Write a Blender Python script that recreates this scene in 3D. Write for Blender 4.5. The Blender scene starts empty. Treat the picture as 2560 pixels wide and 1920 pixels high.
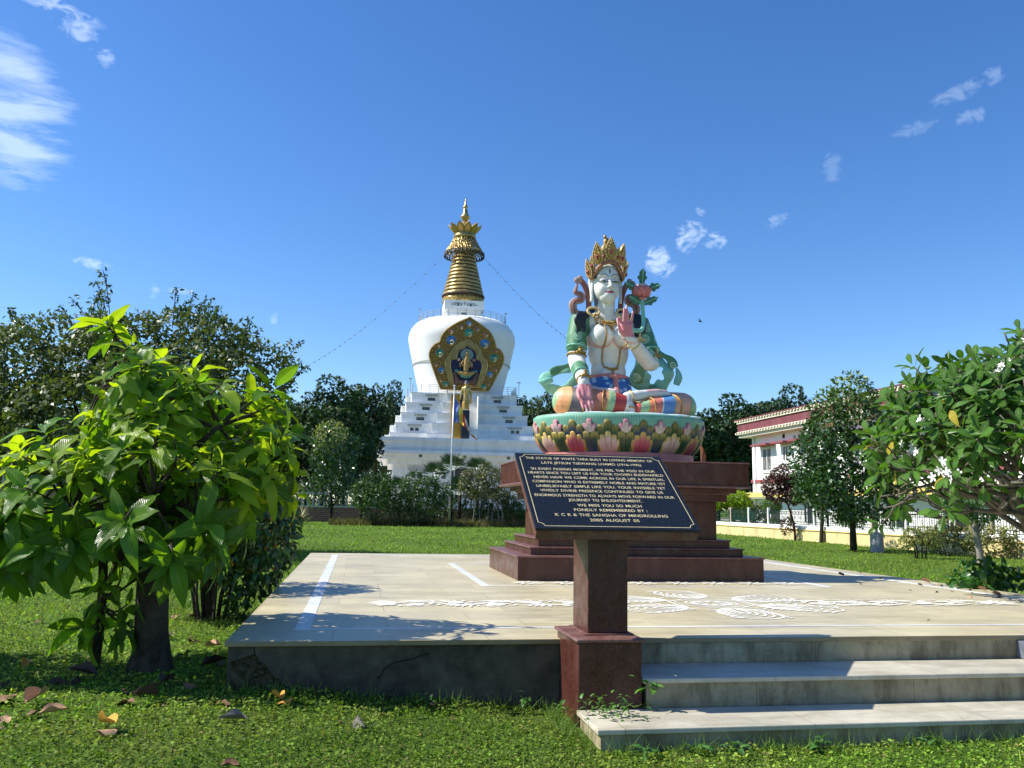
import bpy, bmesh, math, random
import numpy as np
from mathutils import Vector, Matrix
from mathutils.bvhtree import BVHTree
random.seed(7); RNG = np.random.default_rng(11)
SC = bpy.context.scene
COL = SC.collection
R = math.radians

# ------------------------------------------------------------ camera
CAMZ, PITCH, ROLL = 1.63, 0.1412, 0.0182
cam_d = bpy.data.cameras.new('camera'); cam = bpy.data.objects.new('camera', cam_d); COL.objects.link(cam)
c, s = math.cos(PITCH), math.sin(PITCH)
right = Vector((math.cos(ROLL), -s*math.sin(ROLL), c*math.sin(ROLL)))
fwd = Vector((0, c, s)); up = right.cross(fwd)
cam.matrix_world = Matrix((( right.x, up.x, -fwd.x, 0), (right.y, up.y, -fwd.y, 0), (right.z, up.z, -fwd.z, CAMZ), (0,0,0,1)))
cam_d.sensor_width = 36; cam_d.lens = 30.284; cam_d.clip_start = .05; cam_d.clip_end = 3000
SC.camera = cam
SC.render.resolution_x, SC.render.resolution_y = 1024, 768
SC.view_settings.view_transform = 'Standard'; SC.view_settings.look = 'None'; SC.view_settings.gamma = 1
SC.view_settings.exposure = 0.56

# frame of the stone platform (u along its front edge, v going back)
YAW = 0.1726; AX, AY = -2.1543, 6.8495
CY, SY = math.cos(YAW), math.sin(YAW)
def W(u, v, z=0): return Vector((AX+u*CY-v*SY, AY+u*SY+v*CY, z))

# ------------------------------------------------------------ sun and sky
sun_uv = Vector((-.96, .18, 1))
sd = Vector((sun_uv.x*CY-sun_uv.y*SY, sun_uv.x*SY+sun_uv.y*CY, sun_uv.z)).normalized()
sl = bpy.data.lights.new('sun', 'SUN'); sl.energy = 5.0; sl.angle = R(.5); sl.color = (1, .96, .86)
so = bpy.data.objects.new('sun', sl); COL.objects.link(so)
so.rotation_euler = (-sd).to_track_quat('-Z', 'Y').to_euler(); so.location = (-20, 0, 30)
wd = bpy.data.worlds.new('World'); SC.world = wd; wd.use_nodes = True
nt = wd.node_tree; N = nt.nodes; LK = nt.links
bg = N['Background']; bg.inputs['Strength'].default_value = 0.122
sky = N.new('ShaderNodeTexSky'); sky.sky_type = 'NISHITA'; sky.sun_disc = False
sky.sun_elevation = math.asin(sd.z); sky.sun_rotation = math.atan2(sd.x, sd.y)
sky.air_density = 1.0; sky.dust_density = .35; sky.ozone_density = 3.6; sky.altitude = 600
hs = N.new('ShaderNodeHueSaturation'); hs.inputs['Saturation'].default_value = 1.24; hs.inputs['Hue'].default_value = .507; hs.inputs['Value'].default_value = 1.07
LK.new(sky.outputs[0], hs.inputs['Color'])
# thin cirrus, placed by direction in the sky
tc = N.new('ShaderNodeTexCoord')
def vmath(op, a, b=None):
    n = N.new('ShaderNodeVectorMath'); n.operation = op
    LK.new(a, n.inputs[0])
    if b is not None:
        if isinstance(b, (tuple, list, Vector)): n.inputs[1].default_value = b
        else: LK.new(b, n.inputs[1])
    return n
def fmath(op, a, b=None, clamp=False):
    n = N.new('ShaderNodeMath'); n.operation = op; n.use_clamp = clamp
    for i, x in enumerate((a, b)):
        if x is None: continue
        if isinstance(x, (int, float)): n.inputs[i].default_value = x
        else: LK.new(x, n.inputs[i])
    return n.outputs[0]
mp = N.new('ShaderNodeMapping'); mp.inputs['Scale'].default_value = (7, 7, 34); mp.inputs['Rotation'].default_value = (0, R(14), 0)
LK.new(tc.outputs['Generated'], mp.inputs['Vector'])
nz = N.new('ShaderNodeTexNoise'); nz.inputs['Scale'].default_value = 1.5; nz.inputs['Detail'].default_value = 7; nz.inputs['Roughness'].default_value = .62; nz.inputs['Distortion'].default_value = .5
LK.new(mp.outputs[0], nz.inputs['Vector'])
mp2 = N.new('ShaderNodeMapping'); mp2.inputs['Scale'].default_value = (38, 38, 60); LK.new(tc.outputs['Generated'], mp2.inputs['Vector'])
nz2 = N.new('ShaderNodeTexNoise'); nz2.inputs['Scale'].default_value = 1.6; nz2.inputs['Detail'].default_value = 6; nz2.inputs['Roughness'].default_value = .6; nz2.inputs['Distortion'].default_value = .8
LK.new(mp2.outputs[0], nz2.inputs['Vector'])
CL = [(-0.4924,0.7901,0.3652,0.0697,0.0790,25,0.9,0),
 (-0.4930,0.7620,0.4198,0.0511,0.0279,0,0.5,0),
 (-0.4832,0.8053,0.3436,0.0511,0.0279,10,0.5,0),
 (-0.4299,0.7812,0.4526,0.0279,0.0139,-25,0.7,1),
 (-0.4455,0.7640,0.4667,0.0511,0.0102,-10,0.7,1),
 (-0.4092,0.8028,0.4338,0.0102,0.0121,0,0.55,1),
 (-0.4354,0.8674,0.2409,0.0288,0.0065,-8,0.7,1),
 (-0.5009,0.8076,0.3113,0.0279,0.0121,-20,0.5,0),
 (0.1965,0.9323,0.3037,0.0195,0.0232,-40,0.9,1),
 (0.2246,0.9281,0.2969,0.0149,0.0121,0,0.95,1),
 (0.1652,0.9465,0.2772,0.0223,0.0195,-35,0.95,1),
 (0.2058,0.9219,0.3282,0.0084,0.0074,0,0.5,1),
 (0.2869,0.9045,0.3155,0.0158,0.0084,25,0.35,1),
 (-0.3836,0.8970,0.2196,0.0065,0.0102,0,0.4,1),
 (-0.3596,0.9060,0.2232,0.0186,0.0046,0,0.35,1),
 (0.4365,0.7995,0.4126,0.0325,0.0102,15,0.3,1),
 (0.4591,0.7824,0.4208,0.0139,0.0102,20,0.3,1),
 (0.4494,0.8038,0.3898,0.0232,0.0093,0,0.3,1),
 (0.4052,0.8280,0.3876,0.0279,0.0093,10,0.22,1),
 (0.3348,0.8704,0.3610,0.0139,0.0186,0,0.2,1),
 (-0.2669,0.9420,0.2034,0.0056,0.0084,0,0.35,1)]
tot = None
for (dx, dy, dz, rx, rz, ang, amp, fine) in CL:
    d = Vector((dx, dy, dz)).normalized()
    # local tangent axes
    ex = Vector((0, 0, 1)).cross(d).normalized() * -1; ez = d.cross(ex).normalized()
    if ez.z < 0: ez = -ez
    a = R(ang); e1 = ex*math.cos(a)+ez*math.sin(a); e2 = -ex*math.sin(a)+ez*math.cos(a)
    df = vmath('SUBTRACT', tc.outputs['Generated'], d)
    p1 = vmath('DOT_PRODUCT', df.outputs[0], e1/rx).outputs['Value']; p2 = vmath('DOT_PRODUCT', df.outputs[0], e2/rz).outputs['Value']
    q = fmath('ADD', fmath('MULTIPLY', p1, p1), fmath('MULTIPLY', p2, p2))
    m = fmath('SUBTRACT', 1.0, q, clamp=True)
    nn = (nz2 if fine else nz).outputs['Fac']
    t = fmath('ADD', fmath('MULTIPLY', fmath('SUBTRACT', nn, .5), 3.4 if fine else 2.6), fmath('SUBTRACT', fmath('MULTIPLY', m, .75), .22))
    t = fmath('MULTIPLY', fmath('MULTIPLY', t, 1.5, clamp=True), fmath('MULTIPLY', fmath('MULTIPLY', m, 1.7, clamp=True), amp*.48), clamp=True)
    tot = t if tot is None else fmath('MAXIMUM', tot, t)
mix = N.new('ShaderNodeMixRGB'); LK.new(tot, mix.inputs['Fac']); LK.new(hs.outputs[0], mix.inputs['Color1'])
mix.inputs['Color2'].default_value = (6.2, 7.2, 8.4, 1)
LK.new(mix.outputs[0], bg.inputs['Color'])

# ------------------------------------------------------------ helpers
def tag(o, label=None, cat=None, group=None, kind=None):
    if label: o['label'] = label
    if cat: o['category'] = cat
    if group: o['group'] = group
    if kind: o['kind'] = kind
    return o
def empty(name, loc=(0,0,0), rz=0, label=None, cat=None, group=None):
    o = bpy.data.objects.new(name, None); COL.objects.link(o); o.location = loc; o.rotation_euler = (0,0,rz); o.empty_display_size = .1
    return tag(o, label, cat, group)
def link(name, me, parent=None, loc=None):
    o = bpy.data.objects.new(name, me); COL.objects.link(o)
    if parent is not None: o.parent = parent
    if loc is not None: o.location = loc
    return o
def copy_tree(o, parent=None):
    c = o.copy(); COL.objects.link(c); c.parent = parent
    for ch in list(o.children): copy_tree(ch, c)
    return c
class MB:
    def __init__(s): s.v = []; s.f = []; s.m = []; s.c = []; s.uv = None
    def add(s, vs, fs, m=0, col=None):
        b = len(s.v); s.v += [tuple(x) for x in vs]; s.f += [tuple(b+i for i in f) for f in fs]; s.m += [m]*len(fs)
        s.c += [col if col is not None else (1,1,1)]*len(vs) if not (isinstance(col, list)) else col
        return s
    def box(s, x0, x1, y0, y1, z0, z1, m=0, col=None):
        vs = [(x0,y0,z0),(x1,y0,z0),(x1,y1,z0),(x0,y1,z0),(x0,y0,z1),(x1,y0,z1),(x1,y1,z1),(x0,y1,z1)]
        return s.add(vs, [(0,3,2,1),(4,5,6,7),(0,1,5,4),(1,2,6,5),(2,3,7,6),(3,0,4,7)], m, col)
    def prism(s, poly, z0, z1, m=0, col=None, axis='z'):
        n = len(poly)
        if axis == 'z': vs = [(x,y,z0) for x,y in poly]+[(x,y,z1) for x,y in poly]
        elif axis == 'y': vs = [(x,z0,y) for x,y in poly]+[(x,z1,y) for x,y in poly]
        else: vs = [(z0,x,y) for x,y in poly]+[(z1,x,y) for x,y in poly]
        fs = [tuple(range(n))[::-1], tuple(range(n, 2*n))]+[(i,(i+1)%n,n+(i+1)%n,n+i) for i in range(n)]
        return s.add(vs, fs, m, col)
    def tube(s, pts, rad, seg=8, m=0, flat=1.0, up=(0,0,1), col=None, cap=True):
        pts = [Vector(p) for p in pts]; n = len(pts)
        rad = [rad]*n if isinstance(rad, (int,float)) else list(rad)
        vs = []; prev = None
        for i, p in enumerate(pts):
            t = (pts[min(i+1,n-1)]-pts[max(i-1,0)]).normalized()
            u = Vector(up) if prev is None else prev
            a = u - t*u.dot(t)
            if a.length < 1e-4: a = t.orthogonal()
            a.normalize(); prev = a; b = t.cross(a)
            for k in range(seg):
                th = 2*math.pi*k/seg
                vs.append(p + (a*math.cos(th)*flat + b*math.sin(th))*rad[i])
        fs = [(i*seg+k, i*seg+(k+1)%seg, (i+1)*seg+(k+1)%seg, (i+1)*seg+k) for i in range(n-1) for k in range(seg)]
        if cap: fs += [tuple(range(seg))[::-1], tuple((n-1)*seg+k for k in range(seg))]
        return s.add(vs, fs, m, col)
    def lathe(s, prof, seg=32, m=0, cx=0, cy=0, sx=1, sy=1, col=None, cap=True, rot=0):
        vs = []; n = len(prof)
        for r, z in prof:
            for k in range(seg):
                th = 2*math.pi*k/seg+rot; vs.append((cx+r*math.cos(th)*sx, cy+r*math.sin(th)*sy, z))
        fs = [(i*seg+k, i*seg+(k+1)%seg, (i+1)*seg+(k+1)%seg, (i+1)*seg+k) for i in range(n-1) for k in range(seg)]
        if cap: fs += [tuple(range(seg))[::-1], tuple((n-1)*seg+k for k in range(seg))]
        return s.add(vs, fs, m, col)
    def ball(s, cx, cy, cz, r, rz=None, ry=None, seg=12, m=0, col=None):
        rz = rz or r; ry = ry or r; h = seg//2
        return s.lathe([(max(.02,math.sin(math.pi*i/h))*r, cz-rz*math.cos(math.pi*i/h)) for i in range(h+1)], seg, m, cx, cy, 1, ry/r, col)
    def mesh(s, name, mats, smooth=False):
        me = bpy.data.meshes.new(name); me.from_pydata(s.v, [], s.f); me.update()
        mats = mats if isinstance(mats, (list, tuple)) else [mats]
        for x in mats: me.materials.append(x)
        if len(mats) > 1: me.polygons.foreach_set('material_index', s.m)
        if any(x != (1,1,1) for x in s.c[:4000:7]) or any(x != (1,1,1) for x in s.c[:50]):
            a = me.color_attributes.new('Col', 'FLOAT_COLOR', 'POINT')
            a.data.foreach_set('color', np.array([(x[0],x[1],x[2],1) for x in s.c], dtype=np.float32).ravel())
        if smooth: me.polygons.foreach_set('use_smooth', [True]*len(me.polygons))
        return me
    def build(s, name, mats, parent=None, loc=None, smooth=False, bevel=0, seg=2, rz=None, ao=None):
        o = link(name, s.mesh(name, mats, smooth), parent, loc)
        if rz is not None: o.rotation_euler = (0,0,rz)
        if bevel:
            b = o.modifiers.new('bevel', 'BEVEL'); b.width = bevel; b.segments = seg; b.limit_method = 'ANGLE'; b.angle_limit = R(40)
        if smooth == 'auto' or (smooth and smooth != True): pass
        return o
def shade_auto(o, ang=40):
    me = o.data; me.polygons.foreach_set('use_smooth', [True]*len(me.polygons)); me.set_sharp_from_angle(angle=R(ang)); return o
def bez(pts, n=8):
    """smooth curve (Catmull-Rom) through pts"""
    P = [Vector(p) for p in pts]; P = [P[0]*2-P[1]]+P+[P[-1]*2-P[-2]]; out = []
    for i in range(1, len(P)-2):
        for k in range(n):
            t = k/n
            out.append(.5*((2*P[i])+(-P[i-1]+P[i+1])*t+(2*P[i-1]-5*P[i]+4*P[i+1]-P[i+2])*t*t+(-P[i-1]+3*P[i]-3*P[i+1]+P[i+2])*t**3))
    out.append(P[-2]); return out

# ------------------------------------------------------------ materials
MATS = {}
def mat(name, base=(.5,.5,.5), rough=.7, metal=0, spec=.5, coat=0):
    m = bpy.data.materials.new(name); m.use_nodes = True; b = m.node_tree.nodes['Principled BSDF']
    b.inputs['Base Color'].default_value = (*base, 1); b.inputs['Roughness'].default_value = rough; b.inputs['Metallic'].default_value = metal
    b.inputs['Specular IOR Level'].default_value = spec; b.inputs['Coat Weight'].default_value = coat
    MATS[name] = m; return m
class G:
    """small node-graph builder on a material"""
    def __init__(s, m): s.m = m; s.t = m.node_tree; s.b = s.t.nodes.get('Principled BSDF'); s.o = s.t.nodes['Material Output']
    def n(s, ty, **kw):
        x = s.t.nodes.new(ty)
        for k, v in kw.items(): setattr(x, k, v)
        return x
    def l(s, a, b): s.t.links.new(a, b)
    def coord(s, scale=(1,1,1), kind='Object', rot=(0,0,0)):
        t = s.n('ShaderNodeTexCoord'); mp = s.n('ShaderNodeMapping'); mp.inputs['Scale'].default_value = scale; mp.inputs['Rotation'].default_value = rot
        s.l(t.outputs[kind], mp.inputs['Vector']); return mp.outputs[0]
    def noise(s, vec, scale=5, detail=4, rough=.55, dist=0):
        x = s.n('ShaderNodeTexNoise'); x.inputs['Scale'].default_value = scale; x.inputs['Detail'].default_value = detail
        x.inputs['Roughness'].default_value = rough; x.inputs['Distortion'].default_value = dist
        s.l(vec, x.inputs['Vector']); return x.outputs['Fac']
    def ramp(s, fac, stops, interp='LINEAR'):
        r = s.n('ShaderNodeValToRGB'); cr = r.color_ramp; cr.interpolation = interp
        while len(cr.elements) < len(stops): cr.elements.new(.5)
        for e, (p, col) in zip(cr.elements, stops):
            e.position = p; e.color = (*col, 1) if isinstance(col, (tuple, list)) else (col, col, col, 1)
        s.l(fac, r.inputs['Fac']); return r.outputs['Color']
    def mix(s, fac, a, b, blend='MIX'):
        x = s.n('ShaderNodeMixRGB'); x.blend_type = blend
        for i, v in zip(('Fac','Color1','Color2'), (fac, a, b)):
            if isinstance(v, (int,float)): x.inputs[i].default_value = v
            elif isinstance(v, (tuple,list)): x.inputs[i].default_value = (*v, 1)
            else: s.l(v, x.inputs[i])
        return x.outputs[0]
    def math(s, op, a, b=None, clamp=False):
        x = s.n('ShaderNodeMath'); x.operation = op; x.use_clamp = clamp
        for i, v in enumerate((a, b)):
            if v is None: continue
            if isinstance(v, (int,float)): x.inputs[i].default_value = v
            else: s.l(v, x.inputs[i])
        return x.outputs[0]
    def base(s, c): s.l(c, s.b.inputs['Base Color'])
    def rough(s, c): s.l(c, s.b.inputs['Roughness'])
    def bump(s, h, strength=.3, dist=.02):
        x = s.n('ShaderNodeBump'); x.inputs['Strength'].default_value = strength; x.inputs['Distance'].default_value = dist
        s.l(h, x.inputs['Height']); s.l(x.outputs[0], s.b.inputs['Normal'])
    def attr(s, name='Col'):
        a = s.n('ShaderNodeAttribute'); a.attribute_name = name; return a.outputs['Color']

def noisy(name, base, var=.12, scale=6, rough=.7, bump=.15, spec=.4, metal=0, dirt=None, dirt_amt=.4, dirt_scale=1.5, vert=False, bdist=.01, coat=0):
    m = mat(name, base, rough, metal, spec, coat); g = G(m); v = g.coord((1,1,1))
    a = g.noise(v, scale, 6, .6)
    lo = tuple(x*(1-var) for x in base); hi = tuple(min(1, x*(1+var)) for x in base)
    col = g.ramp(a, [(.3, lo), (.7, hi)])
    if dirt:
        v2 = g.coord((1,1,.22) if vert else (1,1,1))
        d = g.noise(v2, dirt_scale, 8, .68, .3)
        f = g.ramp(d, [(.47, 0.0), (.72, 1.0)])
        f = g.math('MULTIPLY', f, dirt_amt)
        col = g.mix(f, col, dirt)
    g.base(col)
    rr = g.ramp(a, [(.3, max(0,rough-.1)), (.7, min(1,rough+.1))]); g.rough(rr)
    if bump: g.bump(a, bump, bdist)
    return m
def leafmat(name, rough=.42, trans=.45, tint=(1,1,1), veins=False, spec=.5, tgain=(1.5,1.7,.45), back=None):
    m = mat(name, (.1,.2,.05), rough, 0, spec); g = G(m)
    c = g.attr('Col')
    if tint != (1,1,1): c = g.mix(1.0, c, tint, 'MULTIPLY')
    if veins:
        uv = g.n('ShaderNodeUVMap'); sep = g.n('ShaderNodeSeparateXYZ'); g.l(uv.outputs[0], sep.inputs[0])
        ax = g.math('ABSOLUTE', g.math('SUBTRACT', sep.outputs[0], .5))
        k = g.math('SUBTRACT', g.math('MULTIPLY', sep.outputs[1], 13), g.math('MULTIPLY', ax, 9))
        fr = g.math('FRACT', k); vn = g.math('LESS_THAN', fr, .13); mid = g.math('LESS_THAN', ax, .022)
        vv = g.math('MAXIMUM', g.math('MULTIPLY', vn, .55), mid)
        c = g.mix(vv, c, g.mix(.5, c, (.35,.5,.12)))
        h = g.math('SINE', g.math('MULTIPLY', k, 6.283)); g.bump(h, .55, .006)
    g.base(c)
    tr = g.n('ShaderNodeBsdfTranslucent'); tcx = g.mix(1.0, c, tgain, 'MULTIPLY'); g.l(tcx, tr.inputs['Color'])
    mx = g.n('ShaderNodeMixShader'); mx.inputs[0].default_value = trans
    g.l(g.b.outputs[0], mx.inputs[1]); g.l(tr.outputs[0], mx.inputs[2]); g.l(mx.outputs[0], g.o.inputs['Surface'])
    return m

# ============================================================ materials of the setting
def granite(name, base, spk=(.42,.26,.2), rough=.22, dusty=None):
    m = mat(name, base, rough, 0, .32); g = G(m); v = g.coord()
    a = g.noise(v, 55, 5, .7); b = g.noise(v, 7, 5, .6)
    vo = g.n('ShaderNodeTexVoronoi'); vo.inputs['Scale'].default_value = 42; g.l(v, vo.inputs['Vector'])
    c = g.ramp(a, [(.35, tuple(x*.55 for x in base)), (.52, base), (.75, tuple(x*1.7 for x in base))])
    sp = g.ramp(vo.outputs['Distance'], [(.1, 1.0), (.22, 0.0)])
    sel = g.ramp(g.noise(v, 30, 2), [(.52, 0.0), (.6, 1.0)])
    c = g.mix(g.math('MULTIPLY', g.math('MULTIPLY', sp, sel), .55), c, spk)
    if dusty:
        d = g.ramp(g.noise(g.coord((1,1,.35)), 5, 8, .7), [(.45, 0.0), (.75, 1.0)])
        c = g.mix(g.math('MULTIPLY', d, .35), c, dusty)
    g.base(c); g.rough(g.ramp(b, [(.3, rough*.8), (.7, rough+.22)])); return m
GRAN = granite('red_granite', (.075,.023,.017), dusty=(.2,.11,.09))
GRAN2 = granite('red_granite_coping', (.16,.07,.058), (.5,.36,.3), .3, (.4,.3,.27))
BLACKST = granite('black_granite', (.012,.014,.018), (.05,.06,.07), .16)

def marble(name, base, vein, tile=None, rough=.3, stain=None, stain_amt=.6):
    m = mat(name, base, rough, 0, .45); g = G(m); v = g.coord()
    vs = g.coord((.55, 2.6, 1.5))
    a = g.noise(vs, 2.2, 9, .66, .8); b = g.noise(v, 1.3, 5, .6)
    c = g.ramp(a, [(.3, vein), (.46, base), (.62, tuple(min(1, x*1.12) for x in base)), (.78, vein)])
    c = g.mix(g.math('MULTIPLY', g.ramp(b, [(.4, 0.0), (.65, 1.0)]), .45), c, tuple(x*.8 for x in vein))
    fine = g.ramp(g.noise(g.coord((3, 14, 3)), 6, 6, .7, .5), [(.55, 0.0), (.68, 1.0)])
    c = g.mix(g.math('MULTIPLY', fine, .45), c, tuple(x*.55 for x in vein))
    if tile:
        br = g.n('ShaderNodeTexBrick'); br.offset = .37; br.inputs['Scale'].default_value = 1
        br.inputs['Brick Width'].default_value = tile[0]; br.inputs['Row Height'].default_value = tile[1]
        br.inputs['Mortar Size'].default_value = .0035; br.inputs['Mortar Smooth'].default_value = .2
        br.inputs['Color1'].default_value = (1,1,1,1); br.inputs['Color2'].default_value = (.86,.87,.9,1); br.inputs['Mortar'].default_value = (.5,.46,.4,1)
        g.l(v, br.inputs['Vector']); c = g.mix(1.0, c, br.outputs['Color'], 'MULTIPLY')
    if stain:
        d = g.noise(g.coord((1.2,1.2,.35)), 3.2, 9, .72, .4); f = g.ramp(d, [(.44, 0.0), (.6, .75), (.75, 1.0)])
        c = g.mix(g.math('MULTIPLY', f, stain_amt), c, stain)
    g.base(c); g.rough(g.ramp(a, [(.3, rough), (.7, rough+.2)])); g.bump(a, .06, .005); return m
FLOORM = marble('beige_floor_marble', (.56,.49,.315), (.44,.37,.215), (1.25,.62), .33)
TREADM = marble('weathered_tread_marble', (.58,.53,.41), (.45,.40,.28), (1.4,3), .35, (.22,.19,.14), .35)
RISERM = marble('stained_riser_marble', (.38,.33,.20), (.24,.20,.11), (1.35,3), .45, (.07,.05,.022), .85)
WHITEM = marble('white_inlay_marble', (.74,.74,.72), (.5,.52,.55), (1.6,3), .3)
PAINTW = noisy('white_floor_paint', (.80,.78,.70), .05, 14, .6, 0, dirt=(.56,.48,.33), dirt_amt=.6, dirt_scale=4)
PLASTER = noisy('black_stained_plaster', (.095,.08,.056), .4, 5, .9, .5, .2, dirt=(.012,.013,.011), dirt_amt=.9, dirt_scale=2.4, bdist=.02)
RUBBLE = noisy('crumbled_masonry', (.09,.075,.042), .7, 24, .95, 1.0, .1, dirt=(.02,.02,.012), dirt_amt=.7, dirt_scale=9, bdist=.05)

# ============================================================ ground
def smooth(a, b, x): t = np.clip((x-a)/(b-a), 0, 1); return t*t*(3-2*t)
def gz(x, y): return .2-.2*smooth(-2.2, .9, np.asarray(x, float))*(1-smooth(7.5, 11, np.asarray(y, float)))
xs = np.concatenate([[-1500,-600,-250,-120,-70,-45], np.arange(-30, 30.1, .6), [45,70,120,250,600,1500]])
ys = np.concatenate([[-400,-100,-30,-8,0], np.arange(2, 40.1, .5), [50,60,75,100,150,250,500,1000,2200]])
gv = [(x, y, float(gz(x, y))-.012+.018*math.sin(x*1.7+math.sin(y*1.3))*math.sin(y*1.1)*(abs(x)<28 and 2<y<40)) for y in ys for x in xs]
nx = len(xs); gf = [(j*nx+i, j*nx+i+1, (j+1)*nx+i+1, (j+1)*nx+i) for j in range(len(ys)-1) for i in range(nx-1)]
gm = mat('lawn_soil', (.06,.1,.02), .95, 0, .1); g = G(gm); v = g.coord()
a = g.noise(v, 1.1, 8, .6); b = g.noise(v, 38, 5, .75); far = g.noise(g.coord((1, 1, 1)), 4, 6, .7)
cg = g.ramp(b, [(.3, (.04,.085,.012)), (.5, (.10,.19,.026)), (.7, (.17,.28,.05))])
cg = g.mix(g.math('MULTIPLY', g.ramp(a, [(.4, 0.0), (.66, 1.0)]), .55), cg, (.14,.19,.04))
cg = g.mix(g.math('MULTIPLY', g.ramp(far, [(.35, 1.0), (.5, 0.0)]), .4), cg, (.03,.075,.012))
g.base(cg); g.bump(b, 1.0, .05)
me = bpy.data.meshes.new('ground'); me.from_pydata(gv, [], gf); me.materials.append(gm); me.polygons.foreach_set('use_smooth', [True]*len(me.polygons))
tag(link('ground', me), 'flat garden lawn running back to the trees', 'lawn', kind='structure')

cm = noisy('pale_court_paving', (.42,.39,.33), .12, .6, .9, .05)
cb = MB(); cb.add([(-62,118,.215),(40,118,.215),(40,205,.215),(-62,205,.215)], [(0,1,2,3)]); tag(cb.build('courtyard', cm), 'pale paved court around the stupa', 'paving', kind='structure')
def scatter(name, tv, tf, P, M, mats, parent=None, col=None, uv=None, loc=None, smoothf=True, vcol=None, mi=None):
    """many copies of a template (tv, tf) at P with 3x3 matrices M, as ONE mesh"""
    tv = np.asarray(tv, float); tf = np.asarray(tf, int); n = len(P); k = len(tv)
    V = np.einsum('nij,kj->nki', M, tv)+P[:, None, :]
    F = (tf[None]+(np.arange(n)*k)[:, None, None]).reshape(-1, tf.shape[1])
    me = bpy.data.meshes.new(name); me.vertices.add(n*k); me.vertices.foreach_set('co', V.reshape(-1).astype(np.float32))
    me.loops.add(F.size); me.loops.foreach_set('vertex_index', F.reshape(-1).astype(np.int32))
    me.polygons.add(len(F)); me.polygons.foreach_set('loop_start', (np.arange(len(F))*tf.shape[1]).astype(np.int32))
    try: me.polygons.foreach_set('loop_total', np.full(len(F), tf.shape[1], np.int32))
    except Exception: pass
    if uv is not None:
        u = me.uv_layers.new(name='UVMap'); uvv = np.asarray(uv, np.float32)[np.tile(tf.reshape(-1), n)]; u.data.foreach_set('uv', uvv.reshape(-1))
    if col is not None:
        cc = np.ones((n, k, 4), np.float32); cc[:, :, :3] = col[:, None, :]
        if vcol is not None: cc[:, :, :3] *= np.asarray(vcol)[None, :, None]
        at = me.color_attributes.new('Col', 'FLOAT_COLOR', 'POINT'); at.data.foreach_set('color', cc.reshape(-1))
    for x in (mats if isinstance(mats, (list, tuple)) else [mats]): me.materials.append(x)
    me.update(calc_edges=True); me.validate()
    if smoothf: me.polygons.foreach_set('use_smooth', [True]*len(me.polygons))
    return link(name, me, parent, loc)
def frames(D, Nn):
    """rotation matrices: local y along D, local z near Nn"""
    D = D/np.linalg.norm(D, axis=1, keepdims=True)
    X = np.cross(D, Nn); X /= np.maximum(np.linalg.norm(X, axis=1, keepdims=True), 1e-6); Z = np.cross(X, D)
    return np.stack([X, D, Z], axis=2)
def rsph(n): v = RNG.normal(size=(n, 3)); return v/np.linalg.norm(v, axis=1, keepdims=True)
def colvar(base, n, v=.25, hue=.12):
    b = np.array(base)[None]*(1+RNG.uniform(-v, v, (n, 1))); b = b*(1+RNG.uniform(-hue, hue, (n, 3))); return np.clip(b, .002, 1)

# ---- grass: small clover leaves close by, blades further off
GRASS = leafmat('grass_blades', .6, .35, spec=.2, tgain=(1.35,1.45,.5))
def platform_uv(P): dx = P[:,0]-AX; dy = P[:,1]-AY; return dx*CY+dy*SY, -dx*SY+dy*CY
def on_lawn(P):
    u, v = platform_uv(P)
    inp = (u > -.02) & (u < 10.05) & (v > .02) & (v < 12.3)
    stp = (u > 2.58) & (u < 8.6) & (v > -1.26) & (v < .1)
    return ~(inp | stp)
n = 330000
r = 4.6*np.exp(RNG.uniform(0, math.log(72/4.6), n)); th = RNG.uniform(R(-40), R(37), n)
P = np.stack([r*np.sin(th), r*np.cos(th), np.zeros(n)], 1); P = P[on_lawn(P)]; r = np.hypot(P[:,0], P[:,1])
P = P[(r < 30) | (RNG.random(len(P)) < .8)]; r = np.hypot(P[:,0], P[:,1]); n = len(P)
P[:,2] = gz(P[:,0], P[:,1])-.01
clover = RNG.random(n) < np.clip(1.0-(r-6)/8, .2, .72)
patch = np.sin(P[:,0]*2.1+1.3*np.sin(P[:,1]*1.7))*np.sin(P[:,1]*1.9+.7*np.sin(P[:,0]*3.1))
sz = .0178*(r/5.5)**.6*RNG.uniform(.45, 1.45, n)
base = np.where((patch > .1)[:, None], np.array([[.19,.315,.034]]), np.array([[.235,.33,.046]]))
colr = base*(1+RNG.uniform(-.5, .4, (n,1)))*(1+.22*np.sin(P[:,0:1]*.9+2*np.sin(P[:,1:2]*.6)))*(1+RNG.uniform(-.1,.1,(n,3)))
colr[RNG.random(n) < .04] = (.3,.25,.09); dk_ = RNG.random(n) < .25; colr[dk_] *= .45
# clover
i = clover; D = np.stack([RNG.normal(size=i.sum()), RNG.normal(size=i.sum()), RNG.uniform(-.1,.7,i.sum())], 1); Nn = np.stack([RNG.normal(0,.4,i.sum()), RNG.normal(0,.4,i.sum()), np.ones(i.sum())], 1)
M = frames(D, Nn)*sz[i][:, None, None]
Pc = P[i].copy(); Pc[:,2] += RNG.uniform(.004, .05, i.sum())*(.6+.5*np.sin(P[i][:,0]*5)*np.sin(P[i][:,1]*4.3))+.004
lv = [(0,0,0),(.42,.45,.12),(.3,.95,.06),(0,1.2,-.05),(-.3,.95,.06),(-.42,.45,.12),(0,.6,-.02)]
scatter_f = [(0,1,6),(1,2,6),(2,3,6),(3,4,6),(4,5,6),(5,0,6)]
gr = scatter('grass', lv, scatter_f, Pc, M, GRASS, col=colr[i]); tag(gr, 'short sunlit lawn of clover and creeping weeds', 'grass', kind='stuff')
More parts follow.
